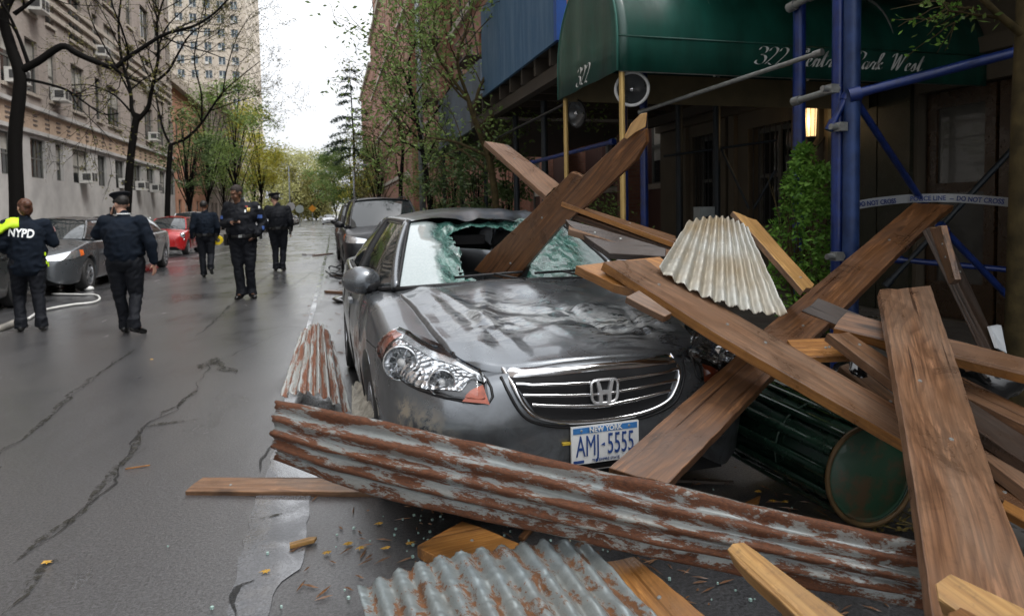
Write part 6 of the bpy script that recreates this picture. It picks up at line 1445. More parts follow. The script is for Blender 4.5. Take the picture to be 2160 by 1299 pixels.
for (yc, wd) in ((5.78, .82), (4.92, .82), (3.4, .96)):
    g = part('door', DOORW, fac, lambda b: (b.bb(XB+.1, XB+.15, yc-wd/2, yc-wd/2+.12, .14, 2.68), b.bb(XB+.1, XB+.15, yc+wd/2-.12, yc+wd/2, .14, 2.68), b.bb(XB+.101, XB+.149, yc-wd/2+.12, yc+wd/2-.12, .15, .55), b.bb(XB+.101, XB+.149, yc-wd/2+.12, yc+wd/2-.12, 2.5, 2.68), b.bb(XB+.101, XB+.149, yc-wd/2+.12, yc+wd/2-.12, 1.55, 1.66)))
    part('pane', simple('door_glass', (.05, .047, .04), .15, coat=.5), g, lambda b: b.add([(XB+.13, yc-wd/2+.1, .5), (XB+.13, yc+wd/2-.1, .5), (XB+.13, yc+wd/2-.1, 2.55), (XB+.13, yc-wd/2+.1, 2.55)], [(0, 1, 2, 3)]))
    part('handle', BR, g, lambda b: b.tube([(XB+.06, yc+wd/2-.16, 1.0), (XB+.06, yc+wd/2-.16, 1.35)], .012, 6))
for a, c in ((6.28, 6.75), (6.77, 7.24), (4.0, 4.42), (7.26, 7.6)): part('panel', PAN, fac, lambda b: b.bb(XB-.06, XB-.003, a, c, .14, 2.95))
part('lintel', WALL, fac, lambda b: b.bb(XB-.14, XB-.003, -3.9, 12.4, 2.96, 3.12))
for a in (7.75, 8.15, 9.75, 10.0, 11.3): part('pilaster', WALL, fac, lambda b: b.bb(XB-.08, XB-.004, a, a+.16, .14, 2.95))
# lit wall lantern
lp = onx(1711, 258, XB-.22); lan = empty('wall_lantern', lp, 0, 'glowing wall lantern beside the blue post', 'lantern')
gl = NM('lantern_glass'); gl.set(color=(.9, .7, .4), ecol=(1, .66, .30), estr=.7); R_ = .075
m_ = MB(); m_.lathe([(R_*.8, -.2), (R_, .19)], (0, 0, 0), (0, 0, 1), 8); m_.build('glass', gl.m, lan)
m_ = MB(); m_.lathe([(R_*1.1, .19), (R_*1.15, .205), (R_*.5, .26), (.01, .29)], (0, 0, 0), (0, 0, 1), 8); m_.lathe([(.01, -.32), (.03, -.28), (R_*.9, -.21), (R_*.95, -.195)], (0, 0, 0), (0, 0, 1), 8)
for k in range(8): a = 2*pi*k/8; m_.tube([(cos(a)*R_*.83, sin(a)*R_*.83, -.2), (cos(a)*R_*1.03, sin(a)*R_*1.03, .19)], .004, 4)
m_.build('frame', M['black'], lan); m_ = MB(); m_.tube([(0, 0, -.3), (.1, 0, -.34), (.215, 0, -.2)], .014, 6); m_.build('bracket', M['black'], lan)
ld = bpy.data.lights.new('lantern_light', 'POINT'); ld.energy = 3; ld.color = (1, .66, .32); ld.shadow_soft_size = .12; lo = bpy.data.objects.new('lantern_light', ld); COL.objects.link(lo); lo.location = lp+Vector((-.13, -.02, 0))
# barrier tape
def ribbon(pts, hgt, off=0.0):
    P_ = catmull(pts, 10); b = MB(); b.grid([[p+Vector((0, 0, hgt/2+off)) for p in P_], [p-Vector((0, 0, hgt/2-off)) for p in P_]]); return b
tp = [at(1806, 433, 4.75), at(1850, 426, 4.85), at(1920, 419, 4.95), at(2010, 418, 4.9), at(2100, 424, 4.6), at(2150, 430, 4.3)]
tape = ribbon(tp, .062).build('barrier_tape', simple('white_tape', (.34, .36, .38), .45), None); tag(tape, 'white police barrier tape with blue words strung from the blue posts', 'barrier tape')
navy2 = simple('tape_blue', (.01, .03, .16), .5)
def on_tape(txt, px0, px1, py0, py1, d0, d1, n):
    a, c = at(px0, py0, d0-.02), at(px1, py1, d1-.02); u = (c-a).normalized(); nn_ = (CP-a).normalized(); mw = frame_mat((a+c)/2, u, n=nn_); me = text_mesh(txt, .062, off=.0015, ext=.0006)
    w0 = max(v.co.x for v in me.vertices)-min(v.co.x for v in me.vertices); me.transform(Matrix.Diagonal(((c-a).length/w0, .78, 1, 1))); o = link('tape_lettering', me, navy2, tape, mw)
on_tape('DO NOT CROSS', 1808, 1890, 432, 424, 4.76, 4.9, 0); on_tape('POLICE LINE', 1920, 1995, 420, 418, 4.93, 4.9, 0); on_tape('-', 2003, 2012, 419, 419, 4.88, 4.87, 0); on_tape('DO NOT CROSS', 2018, 2118, 419, 426, 4.86, 4.5, 0)
# shrub in a planter
pp = at(1705, 600, 5.0); pz = .135; sh = empty('shrub', (pp.x, pp.y, pz), 0, 'bright green leafy shrub standing left of the blue posts', 'shrub'); r = random.Random(31)
m_ = MB(); tips = []
for k in range(9):
    a = r.uniform(0, 2*pi); grow(m_, tips, Vector((cos(a)*.04, sin(a)*.04, .3)), Vector((cos(a)*.10, sin(a)*.10, 1)), r.uniform(.4, .55), .012, 2, r, .22, .12, 4, .08, .003)
m_.build('stems', M['barkg'], sh); b = MB(); n = 0
for k in range(8500):
    z = r.random()**.8; R_ = .31*(sin(pi*min(1, .16+.80*z))**.65)*(1-.25*z); a = r.uniform(0, 2*pi); q = R_*r.random()**.45; bump_ = 1+.25*noise.noise(Vector((cos(a)*2, sin(a)*2, z*5)))
    p = Vector((cos(a)*q*bump_, sin(a)*q*bump_, .35+1.40*z)); 
    if noise.noise(p*6.5) < -.06: continue
    leaf_quad(b, p, .046, r)
b.build('crown', LF['shrub'], sh)
m_ = MB(); m_.lathe([(.17, 0), (.24, .34), (.26, .36), (.22, .34), (.2, .3), (.01, .3)], (0, 0, 0), (0, 0, 1), 20); o = m_.build('planter', simple('dark_planter', (.03, .028, .025), .6), None, smooth=True, sharp=.6); o.location = (pp.x, pp.y, pz+.001); tag(o, 'dark round planter under the bright green shrub', 'planter')
pp = at(1268, 430, 8.2); b = MB(); r = random.Random(8)
e = empty('shrub', (pp.x, pp.y, .135), 0, 'darker shrub by the far blue posts behind the planks', 'shrub')
for k in range(3000): v = Vector((r.gauss(0, .17), r.gauss(0, .17), abs(r.gauss(.75, .38)))); leaf_quad(b, v, .05, r)
b.build('crown', LF['green'], e); m_ = MB(); m_.tube([(0, 0, 0), (0, 0, .8)], .02, 6); m_.build('trunk', M['barkg'], e)
# grey box and hoarding seen between posts
e = empty('utility_box', at(1485, 465, 8.3), 0, 'small pale grey box behind the corrugated panel', 'box'); m_ = MB(); m_.bb(-.10, .10, -.08, .08, -.12, .17); m_.build('casing', simple('pale_grey_metal', (.30, .33, .33), .5), e); m_ = MB(); m_.bb(-.03, .03, -.09, -.081, 0, .05); m_.build('latch', M['black'], e)
# tree at the right edge
rt = px_tree('street_tree', 'mossy trunk with broken bark rising at the right edge of the picture', (3.63, 2.75, .135), [
    ([(2148, 1010), (2146, 750), (2152, 520), (2156, 350), (2160, 200), (2166, 60), (2170, -60)], .088, .070), ([(2160, 75), (2135, 55), (2105, 30), (2070, -5), (2030, -50)], .032, .018)], 2.75, 71, 120, .05, LF['green'], None, M['barkg'], 0, (1, 1), .25, .05)
e = empty('broken_twig', ony(2060, 20, 3.1), 0, 'green leafy twigs hanging at the top right', 'twig'); m_ = MB(); tips = []; r = random.Random(2)
for k in range(5): grow(m_, tips, Vector((0, 0, 0)), Vector((-1, 0, -.3+.15*k)), .28, .006, 1, r, .5, -.05)
m_.build('stem', M['barkg'], e); leaves_on(tips, 90, .04, r, 0, 3, .02).build('leaves', LF['shrub'], e)
e = empty('torn_board', at(2105, 722, 3.35), 0, 'bright white torn panel edge leaning by the right tree foot', 'panel')
m_ = MB(); v = [at(2090, 690, 3.4), at(2112, 686, 3.4), at(2124, 745, 3.3), at(2106, 735, 3.3)]; m_.poly([p-e.location for p in v], (0, .02, 0)); m_.build('sheet', simple('white_panel_paint', (.55, .58, .60), .4), e)
# lamp post and far furniture
lp_ = onY(893, 21.0); e = empty('street_lamp', (lp_[0], 21.0, .135), 0, 'tall grey lamp post on the right pavement', 'street lamp')
GP = simple('grey_pole_paint', (.22, .24, .25), .5, .2); m_ = MB(); m_.lathe([(.17, 0), (.17, .8), (.12, .95), (.10, 1.1)], (0, 0, 0), (0, 0, 1), 14); m_.build('base', GP, e, smooth=True, sharp=.6); m_ = MB(); m_.tube([(0, 0, 1.1), (-.02, 0, 5), (-.05, 0, 9)], [.105, .09, .07], 12); m_.build('pole', GP, e, smooth=True)
m_ = MB(); m_.tube([(-.05, 0, 8.8), (-.5, 0, 9.6), (-1.6, 0, 9.8)], .04, 8); m_.build('arm', GP, e, smooth=True); m_ = MB(); m_.ell((-1.9, 0, 9.78), (.4, .15, .1)); m_.build('lamp_head', GP, e, smooth=True)
for i, (px, Y, top, lb) in enumerate([(613, 110, 350, 'pale thin lamp post far down the street on the left'), (749, 70, 355, 'thin lamp post before the round green tree')]):
    p = onY(px, Y); zt = ony(px, top, Y).z; e = empty('street_lamp', (p[0], Y, 0), 0, lb, 'street lamp'); m_ = MB(); m_.tube([(0, 0, 0), (0, 0, zt)], .10, 8); m_.build('pole', GP, e, smooth=True); m_ = MB(); m_.tube([(0, 0, zt), (.4 if i else -.4, 0, zt+.3), (1.0 if i else -1.0, 0, zt+.35)], .05, 6); m_.build('arm', GP, e, smooth=True); m_ = MB(); m_.ell((1.2 if i else -1.2, 0, zt+.33), (.35, .15, .08)); m_.build('lamp_head', GP, e, smooth=True)
for i, (px, py, Y, c, lb, shp) in enumerate([(659, 440, 100, (.75, .30, .02), 'orange warning sign far down the street', 'd'), (613, 436, 90, (.5, .5, .5), 'pale sign left of the far lamp post', 'r'), (632, 441, 95, (.45, .5, .48), 'round pale sign beyond the officer at right', 'r')]):
    p = ony(px, py, Y); e = empty('road_sign', (p.x, Y, 0), 0, lb, 'road sign'); m_ = MB(); m_.tube([(0, 0, 0), (0, 0, p.z)], .05, 6); m_.build('post', GP, e)
    m_ = MB(); n = 4 if shp == 'd' else 16; m_.poly([(cos(2*pi*k/n)*.55, -.06, p.z+sin(2*pi*k/n)*.55) for k in range(n)], (0, .03, 0)); m_.build('face', simple('sign_face', c, .5), e)
# ------------------------------------------------------------ people
def remeshed(mb, vox, smooth_it=3, wr=0.0, wsc=9, seed=0):
    me = mb.mesh('tmp'); o = bpy.data.objects.new('tmp', me); COL.objects.link(o)
    m1 = o.modifiers.new('r', 'REMESH'); m1.mode = 'VOXEL'; m1.voxel_size = vox; m1.use_smooth_shade = True
    m2 = o.modifiers.new('s', 'SMOOTH'); m2.iterations = smooth_it; m2.factor = .5
    dg = bpy.context.evaluated_depsgraph_get(); dg.update(); out = bpy.data.meshes.new_from_object(o.evaluated_get(dg)); bpy.data.objects.remove(o)
    if wr:
        for v in out.vertices:
            p = v.co; n = v.normal; k = .55*noise.noise(Vector((p.x*wsc*.7+seed, p.y*wsc*.7, p.z*wsc*.45)))+1.1*(.35-abs(noise.noise(Vector((p.x*wsc*1.1+seed+9+p.z*3, p.y*wsc*1.1, p.z*wsc*1.3))))); v.co = p+n*wr*k
    for p in out.polygons: p.use_smooth = True
    return out
def cap(b, p, q, r0, r1, n=14):
    """tapered capsule"""
    p, q = Vector(p), Vector(q); b.tube([p.lerp(q, t) for t in (0, .25, .5, .75, 1)], [r0+(r1-r0)*t for t in (0, .25, .5, .75, 1)], n); b.ell(p, (r0,)*3, None, n, 8); b.ell(q, (r1,)*3, None, n, 8)
def hand(b, w, d, palm_n, side, curl=.5, s_=1.0):
    """w wrist, d finger direction, palm_n palm normal, side: +1/-1 thumb side"""
    d = Vector(d).normalized(); n = Vector(palm_n); n = (n-d*n.dot(d)).normalized(); s = d.cross(n)*side
    R = Matrix((s, n, d)).transposed(); b.ell(Vector(w)+d*.045*s_, (.040*s_, .017*s_, .052*s_), R, 12, 8)
    for k, (o_, L_) in enumerate(((.028, .068), (.010, .078), (-.009, .072), (-.027, .056))):
        p = Vector(w)+d*.085*s_+s*o_*s_; dd = d.copy()
        for seg in range(3):
            q = p+dd*L_/3*s_*1.05; cap(b, p, q, .0095*s_, .0088*s_, 8); p = q; dd = (dd+n*curl*.55).normalized()
    p = Vector(w)+d*.02*s_+s*.032*s_; q = p+(d*.7+s*.7+n*.2).normalized()*.038*s_; cap(b, p, q, .012*s_, .011*s_, 8); cap(b, q, q+(d*.9+s*.1+n*.4).normalized()*.030*s_, .011*s_, .009*s_, 8)
NAVY = NM('navy_uniform'); co_ = NAVY.co(); n_ = NAVY.noise(co_, 14, 4, .6); NAVY.set(color=NAVY.mix(n_, (.0025, .0035, .006), (.006, .0075, .012)), rough=.75, sheen=.0, spec=.25); NAVY.bump(NAVY.noise(co_, 60, 3), .2, .002); NAVY = NAVY.m
NAVYJ = simple('navy_jacket', (.0075, .0115, .019), .88, var=.25, scale=10, spec=.12); LEATH = simple('black_leather', (.006, .006, .006), .3); HAIRD = simple('dark_hair', (.010, .008, .007), .6, var=.4, scale=60, bump=.6); HAIRR = simple('auburn_hair', (.075, .025, .010), .5, var=.4, scale=50, bump=.8)
SKL = simple('light_skin', (.42, .24, .17), .5, var=.12, scale=20); SKD = simple('brown_skin', (.13, .062, .035), .45, var=.15, scale=20)
HIVIS = simple('neon_yellow_fabric', (.48, .72, .01), .6, var=.1); GOLD = simple('badge_gold', (.62, .45, .15), .3, .7); CHEV = simple('blue_patch', (.05, .11, .34), .6); WHT = simple('white_print', (.68, .70, .70), .6); REDP = simple('red_trim', (.35, .03, .03), .6)
def figure(label, base, top_z, rz, P, hat=None, hair=None, skin=None, jacket='short', bulk=1.0, jmat=None, seed=0, belt=True, group=None, hairlong=False, curlL=.5, curlR=.5):
    root = empty('person', base, rz, label, 'person', group); S_ = top_z/(1.85 if hat else 1.80)
    g = dict(pel=(0, 0, .95), hipL=(.095, 0, .92), hipR=(-.095, 0, .92), kneeL=(.115, -.02, .50), kneeR=(-.115, -.02, .50), ankL=(.12, .01, .09), ankR=(-.12, .01, .09), toeL=(.15, -.17, .03), toeR=(-.15, -.17, .03),
             chest=(0, 0, 1.27), shL=(.205, .01, 1.45), shR=(-.205, .01, 1.45), elL=(.25, .04, 1.17), elR=(-.25, .04, 1.17), wrL=(.26, -.03, .93), wrR=(-.26, -.03, .93), neck=(0, .0, 1.52), head=(0, -.02, 1.68), hdL=(0, -.05, -1), hdR=(0, -.05, -1), yaw=0, nod=0)
    g.update(P); g = {k: (Vector(v)*1.0 if isinstance(v, tuple) else v) for k, v in g.items()}
    Sc = Matrix.Diagonal((S_, S_, S_, 1))
    def fin(me, name, mat, par=root):
        me.transform(Sc); me.materials.clear(); me.name = name; return link(name, me, mat, par)
    HR = Matrix.Rotation(g['yaw'], 3, 'Z') @ Matrix.Rotation(g['nod'], 3, 'X'); H = g['head']
    # continuous body
    b = MB(); b.ell(g['pel'], (.14*bulk, .10, .12)); cap(b, g['pel'], g['chest'], .115*bulk, .13*bulk); b.ell(g['chest']+Vector((0, 0, .06)), (.155*bulk, .10, .16)); cap(b, g['shL'], g['shR'], .06, .06)
    for s in 'LR':
        cap(b, g['hip'+s], g['knee'+s], .085*bulk, .055); cap(b, g['knee'+s], g['ank'+s], .055, .04); cap(b, g['ank'+s]-Vector((0, 0, .03)), g['toe'+s], .04, .032)
        cap(b, g['sh'+s], g['el'+s], .052, .040); cap(b, g['el'+s], g['wr'+s], .040, .028); hand(b, g['wr'+s], g['hd'+s], (-1 if s == 'L' else 1, -.3, 0), 1 if s == 'L' else -1, curlL if s == 'L' else curlR)
    cap(b, g['neck']-Vector((0, 0, .06)), H-Vector((0, -.015, .07)), .062, .058)
    h_ = lambda x, y, z: H+HR @ Vector((x, y, z))
    b.ell(h_(0, .012, .030), (.076, .096, .092), HR, 20, 14); b.ell(h_(0, -.030, -.045), (.056, .062, .072), HR, 16, 10); b.ell(h_(0, -.052, -.088), (.028, .025, .022), HR)
    b.tube([h_(0, -.080, .020), h_(0, -.098, -.012), h_(0, -.112, -.030)], [.010, .012, .016], 8); b.ell(h_(0, -.094, -.066), (.026, .012, .010), HR, 12, 6); b.ell(h_(0, -.082, .034), (.056, .018, .013), HR, 12, 6)
    for sg in (-1, 1): b.ell(h_(sg*.078, .012, -.005), (.012, .024, .034), HR, 10, 8); b.ell(h_(sg*.036, -.070, -.030), (.024, .022, .026), HR, 10, 8)
    body = fin(remeshed(b, .0105, 2), 'body', skin or SKL)
    for sg in (-1, 1):
        b = MB(); b.ell(h_(sg*.030, -.088, .008), (.011, .007, .006), HR, 10, 6); me = b.mesh('eye', smooth=True); fin(me, 'eye', LEATH, root)
    # trousers
    b = MB(); b.ell(g['pel']+Vector((0, .01, .0)), (.170*bulk, .132*bulk, .135)); cap(b, g['pel']+Vector((0, 0, .02)), g['pel']+Vector((0, 0, .10)), .14*bulk, .135*bulk)
    for s in 'LR':
        k = g['knee'+s]; a = g['ank'+s]; cap(b, g['hip'+s], k, .104*bulk, .076); cap(b, k, a+Vector((0, 0, .05)), .076, .064); b.tube([a+Vector((0, .01, .10)), a+Vector((0, .0, .02)), a+Vector((0, -.005, -.035))], [.068, .072, .078], 14)
    fin(remeshed(b, .012, 2, .017, 10, seed), 'trousers', NAVY)
    for s in 'LR':
        b = MB(); a = g['ank'+s]; t = g['toe'+s]; cap(b, a-Vector((0, -.035, .035)), a-Vector((0, .02, .03)), .045, .046); cap(b, a-Vector((0, .0, .045)), t, .044, .038); me = remeshed(b, .010, 2)
        for v in me.vertices:
            lo_ = min(a.z, t.z+.06)-.088; v.co.z = max(v.co.z, max(.0, lo_))
        fin(me, 'shoe', LEATH)
    # jacket
    b = MB(); wz = 1.0 if jacket == 'short' else .84
    b.ell(g['chest']+Vector((0, .0, .05)), (.205*bulk, .148*bulk, .21)); cap(b, g['chest'], g['pel']+Vector((0, 0, wz-.90)), .172*bulk, .158*bulk); b.ell((g['chest']+g['pel'])/2+Vector((0, -.02*bulk, -.02)), (.190*bulk, .155*bulk, .18)); b.ell(g['pel']+Vector((0, 0, wz-.90)), (.185*bulk, .150*bulk, .09))
    cap(b, g['shL']-Vector((0, 0, .01)), g['shR']-Vector((0, 0, .01)), .085, .085); cap(b, g['neck']-Vector((0, 0, .05)), g['neck']+Vector((0, -.0, .015)), .085, .070)
    for s in 'LR':
        cap(b, g['sh'+s], g['el'+s], .080*bulk**.5, .066*bulk**.5); cap(b, g['el'+s], g['wr'+s]+(g['el'+s]-g['wr'+s])*.10, .064*bulk**.5, .052)
    jme = remeshed(b, .012, 2, .019, 9, seed+4); hem = g['pel'].z+wz-.95-(.075 if wz < .9 else .06)
    for v in jme.vertices:
        if v.co.z < hem and abs(v.co.x) < .215*bulk: v.co.z = hem+.0*v.co.x
    jk = fin(jme, 'jacket', jmat or NAVYJ)
    if belt:
        z = wz+.0; b = MB(); c = g['pel']+Vector((0, 0, wz-.95)); ring = [c+Vector((cos(a)*.192*bulk, sin(a)*.158*bulk, 0)) for a in np.linspace(0, 2*pi, 33)[:-1]]
        b.grid([[p+Vector((0, 0, -.028)) for p in ring+ring[:1]], [p*1.0+(p-c)*.03 for p in ring+ring[:1]], [p+Vector((0, 0, .028)) for p in ring+ring[:1]]]); be = fin(b.mesh('belt', smooth=True), 'belt', LEATH)
        for a, hx, hz, nm in ((2.9, .035, .09, 'holster'), (.25, .03, .06, 'radio'), (1.2, .03, .035, 'pouch'), (1.95, .03, .035, 'pouch'), (-.7, .03, .035, 'pouch'), (-1.5, .025, .02, 'buckle'), (-2.3, .03, .035, 'pouch')):
            p = c+Vector((cos(a)*.215*bulk, sin(a)*.18*bulk, -.0 if nm != 'holster' else -.06)); b = MB(); b.box(p, (.022, hx, hz), a); me = b.mesh(nm); fin(me, nm, LEATH if nm != 'buckle' else M['steel'], be)
    if hair is not None:
        b = MB(); b.ell(h_(0, .022, .045), (.083, .100, .090), HR, 20, 12); 
        if hairlong: b.ell(h_(0, .055, -.02), (.080, .072, .095), HR); b.ell(h_(.0, .125, .03), (.045, .04, .045), HR)
        me = remeshed(b, .009, 1, .006, 40, seed)
        for v in me.vertices:
            q = HR.inverted() @ (v.co-H)
            if q.y < -.045 and q.z < .075: v.co = H+HR @ Vector((q.x*.80, max(q.y, -.04), q.z))
        fin(me, 'hair', hair)
    if hat:
        b = MB(); c = h_(0, .005, .085); ax = HR @ Vector((0, 0, 1)); prof_ = [(.086, -.022), (.090, .012), (.118, .040), (.128, .052), (.118, .064), (.06, .074), (.004, .076)]
        b.lathe(prof_, c, ax, 28); hb = fin(b.mesh('cap', weld=.001, smooth=True), 'cap', NAVY)
        b = MB(); rows = [[], []]
        for k in range(15):
            a = -pi/2-1.15+2.3*k/14; rows[0].append(c+HR @ Vector((cos(a)*.088, sin(a)*.092, -.016))); rows[1].append(c+HR @ Vector((cos(a)*.098, sin(a)*.092-.045*cos((a+pi/2)*1.3), -.034)))
        b.grid(rows); fin(b.mesh('visor', smooth=True), 'visor', LEATH, hb)
        b = MB(); b.ell(c+HR @ Vector((0, -.118, .040)), (.016, .006, .018), HR, 10, 6); fin(b.mesh('cap_badge', smooth=True), 'cap_badge', GOLD, hb)
    return root, S_, jk, g
def shoulder_patch(root, S_, jk, p, n, mat=CHEV, r=(.028, .035), name='arm_patch'):
    bm = bmesh.new(); bm.from_mesh(jk.data); bv = BVHTree.FromBMesh(bm); bm.free(); n = Vector(n).normalized(); p = Vector(p)*S_
    u = n.cross(Vector((0, 0, 1))).normalized(); v = u.cross(n); rows = []
    for j in range(7):
        row = []
        for i in range(7):
            q = p+u*(i/3-1)*r[0]*S_+v*(j/3-1)*r[1]*S_+n*.4; h = bv.ray_cast(q, -n); row.append((h[0]+n*.006) if h[0] else q-n*.4)
        rows.append(row)
    b = MB(); b.grid(rows); return b.build(name, mat, root, smooth=True)
def officer_at(px, pyf, pyt): b_ = onz(px, pyf); t = ony(px, pyt, b_.y); return b_, t.z
# captain, seen from behind, hand raised to his head
bs, tz = officer_at(272, 704, 403)
root, S_, jk, g = figure('officer in cap seen from behind with hand raised to his face, nearest of the group', (bs.x, bs.y, 0), tz, pi-.10, dict(
    kneeL=(.10, -.03, .50), ankL=(.08, -.10, .09), toeL=(.12, -.28, .03), kneeR=(-.10, -.02, .50), ankR=(-.14, .20, .14), toeR=(-.21, .07, .035), pel=(.0, .0, .95), chest=(.01, -.01, 1.27),
    elL=(.335, -.04, 1.30), wrL=(.21, -.16, 1.53), hdL=(-.2, -.1, 1), elR=(-.325, .03, 1.16), wrR=(-.335, -.02, .91), head=(.035, -.05, 1.675), yaw=.75, nod=.25), hat=True, hair=HAIRD, skin=SKL, bulk=1.34, seed=1, belt=False)
shoulder_patch(root, S_, jk, (-.22, 0, 1.36), (-1, .1, .1), simple('round_patch', (.12, .10, .12), .6))
b = MB(); nk = g['neck']; b.tube([(nk+Vector((cos(a)*.072, sin(a)*.070, .035)))*S_ for a in np.linspace(0, 2*pi, 25)[:-1]], .010, 6, closed=True); b.build('collar', WHT, root, smooth=True)
ph = empty('camera', (0, 0, 0), 0, 'black camera held to the face of the nearest capped officer', 'camera'); W_ = Matrix.Translation(bs) @ Matrix.Rotation(pi-.10, 4, 'Z'); q = W_ @ (Vector((.16, -.20, 1.60))*S_); ph.location = q
m_ = MB(); m_.box((0, 0, 0), (.065, .03, .045)); m_.build('casing', LEATH, ph); m_ = MB(); m_.lathe([(.03, 0), (.032, .05), (.02, .055)], (0, .03, 0), (0, 1, 0), 14); m_.build('lens', LEATH, ph, smooth=True)
# woman with neon vest over the shoulder
bs, tz = officer_at(66, 698, 420)
root, S_, jk, g = figure('person in dark police jacket with neon yellow vest over one shoulder, auburn hair', (bs.x, bs.y, 0), tz, pi+.35, dict(
    kneeL=(.11, -.12, .50), ankL=(.11, -.02, .09), toeL=(.13, -.19, .03), kneeR=(-.10, .02, .50), ankR=(-.12, .10, .10), toeR=(-.16, -.06, .03), elR=(-.30, -.02, 1.20), wrR=(-.22, -.22, 1.24), hdR=(.4, -1, .2), elL=(.27, .02, 1.18), wrL=(.24, -.18, 1.10), hdL=(-.2, -1, 0), head=(.0, -.03, 1.675), yaw=.3, nod=.15),
    hair=HAIRR, hairlong=True, skin=SKL, jacket='long', bulk=1.22, seed=2, belt=False)
bm = bmesh.new(); bm.from_mesh(jk.data); bvj = BVHTree.FromBMesh(bm); bm.free()
def wrap_text(txt, size, c, n, root, mat, name='lettering', rot=0, sx=1):
    me = text_mesh(txt, size, off=.004, ext=0, sx=sx); n = Vector(n).normalized(); u = Vector((0, 0, 1)).cross(n).normalized(); v = n.cross(u)
    bm = bmesh.new(); bm.from_mesh(me); bmesh.ops.triangulate(bm, faces=bm.faces); bmesh.ops.subdivide_edges(bm, edges=[e for e in bm.edges if e.calc_length() > .02], cuts=2)
    for vt in bm.verts:
        q = Vector(c)+u*(vt.co.x*cos(rot)-vt.co.y*sin(rot))+v*(vt.co.x*sin(rot)+vt.co.y*cos(rot))+n*.4; h = bvj.ray_cast(q, -n); vt.co = (h[0]+n*.007) if h[0] else q-n*.4
    bm.to_mesh(me); bm.free(); return link(name, me, mat, root)
wrap_text('NYPD', .155*S_, Vector((.03, .0, 1.34))*S_, (.12, 1, .0), root, WHT, sx=.72, rot=-.12)
shoulder_patch(root, S_, jk, (-.22, 0, 1.38), (-1, .1, .1), simple('red_white_patch', (.30, .16, .16), .6))
W_ = Matrix.Translation(bs) @ Matrix.Rotation(pi+.35, 4, 'Z')
m_ = MB(); c = []
for i in range(15):
    t = i/14; row = []
    for j in range(9):
        s_ = j/8-.5; x = .07+.30*t; y = s_*(.26)+.03; z = 1.525+.03-.22*max(0, t-.30)**1.2-abs(s_)**2*.5+.012*noise.noise(Vector((t*6, s_*7, 2)))*2; row.append(Vector((x, y, z))*S_)
    c.append(row)
m_.grid(c); me = m_.mesh('vest', smooth=True); o = link('safety_vest', me, HIVIS); o.matrix_world = W_; md = o.modifiers.new('t', 'SOLIDIFY'); md.thickness = .035; tag(o, 'bright neon yellow folded vest on the shoulder of the auburn haired person', 'vest')
for k, (x, y, z) in enumerate([(-.19, .06, 1.05), (-.20, .02, .93), (-.22, -.06, .90)]):
    m_ = MB(); m_.box(Vector((x, y, z))*S_, (.008, .03, .022 if k < 2 else .03), .4); m_.build('neon_strap', HIVIS, root)
# middle-left officer walking away bareheaded
bs, tz = officer_at(437, 584, 424)
root, S_, jk, g = figure('bareheaded officer walking away in front of the white parked car', (bs.x, bs.y, 0), tz, pi+.05, dict(
    kneeL=(.09, -.02, .50), ankL=(.07, .0, .09), toeL=(.08, -.18, .03), kneeR=(-.10, -.02, .51), ankR=(-.12, .30, .24), toeR=(-.14, .22, .10), elL=(.27, .06, 1.17), wrL=(.29, -.02, .93), elR=(-.27, .02, 1.17), wrR=(-.24, -.12, .97), head=(.01, -.02, 1.68), yaw=-.2), hair=HAIRD, skin=SKD, bulk=1.16, seed=3)
W_ = Matrix.Translation(bs) @ Matrix.Rotation(pi+.05, 4, 'Z'); e = empty('tape_roll', W_ @ (Vector((-.26, -.12, .86))*S_), .4, 'yellow tape roll carried between the two middle officers', 'tape roll')
m_ = MB(); m_.lathe([(.05, -.035), (.11, -.035), (.115, 0), (.11, .035), (.05, .035), (.05, -.035)], (0, 0, 0), (.5, 1, 0), 22); m_.build('roll', simple('yellow_tape', (.75, .55, .01), .4), e, smooth=True, sharp=.7); m_ = MB(); m_.lathe([(.045, -.03), (.045, .03)], (0, 0, 0), (.5, 1, 0), 16); m_.build('core', JO, e)
# officer facing us, looking down at a phone
bs, tz = officer_at(517, 629, 391)
root, S_, jk, g = figure('bareheaded officer facing the camera and looking down at his phone', (bs.x, bs.y, 0), tz, -.12, dict(
    kneeL=(.10, -.04, .50), ankL=(.10, .02, .09), toeL=(.18, -.14, .03), kneeR=(-.08, -.03, .50), ankR=(-.05, -.02, .09), toeR=(-.08, -.19, .03), elR=(-.27, .02, 1.20), wrR=(-.11, -.24, 1.22), hdR=(.9, -.35, .1), elL=(.31, .07, 1.19), wrL=(.235, -.08, 1.01), hdL=(-.5, -.5, -.5),
    head=(-.055, -.07, 1.67), yaw=-.62, nod=.38, chest=(-.01, 0, 1.28), neck=(-.02, -.02, 1.52)), hair=simple('cropped_hair', (.02, .014, .011), .8, var=.3, scale=80), skin=SKD, bulk=1.26, seed=4, jmat=NAVY)
shoulder_patch(root, S_, jk, (.115, 0, 1.40), (.15, -1, .1), GOLD, (.020, .032), 'badge'); shoulder_patch(root, S_, jk, (.075, 0, 1.375), (.1, -1, .1), WHT, (.012, .022), 'badge_medal'); shoulder_patch(root, S_, jk, (.09, 0, 1.44), (.1, -1, .2), REDP, (.016, .010), 'ribbon_bar')
shoulder_patch(root, S_, jk, (.235, 0, 1.30), (.75, -.6, 0), CHEV, (.03, .028), 'chevron'); shoulder_patch(root, S_, jk, (-.235, 0, 1.30), (-.75, -.6, 0), CHEV, (.03, .028), 'chevron'); shoulder_patch(root, S_, jk, (.28, 0, 1.12), (.75, -.6, 0), CHEV, (.022, .03), 'chevron')
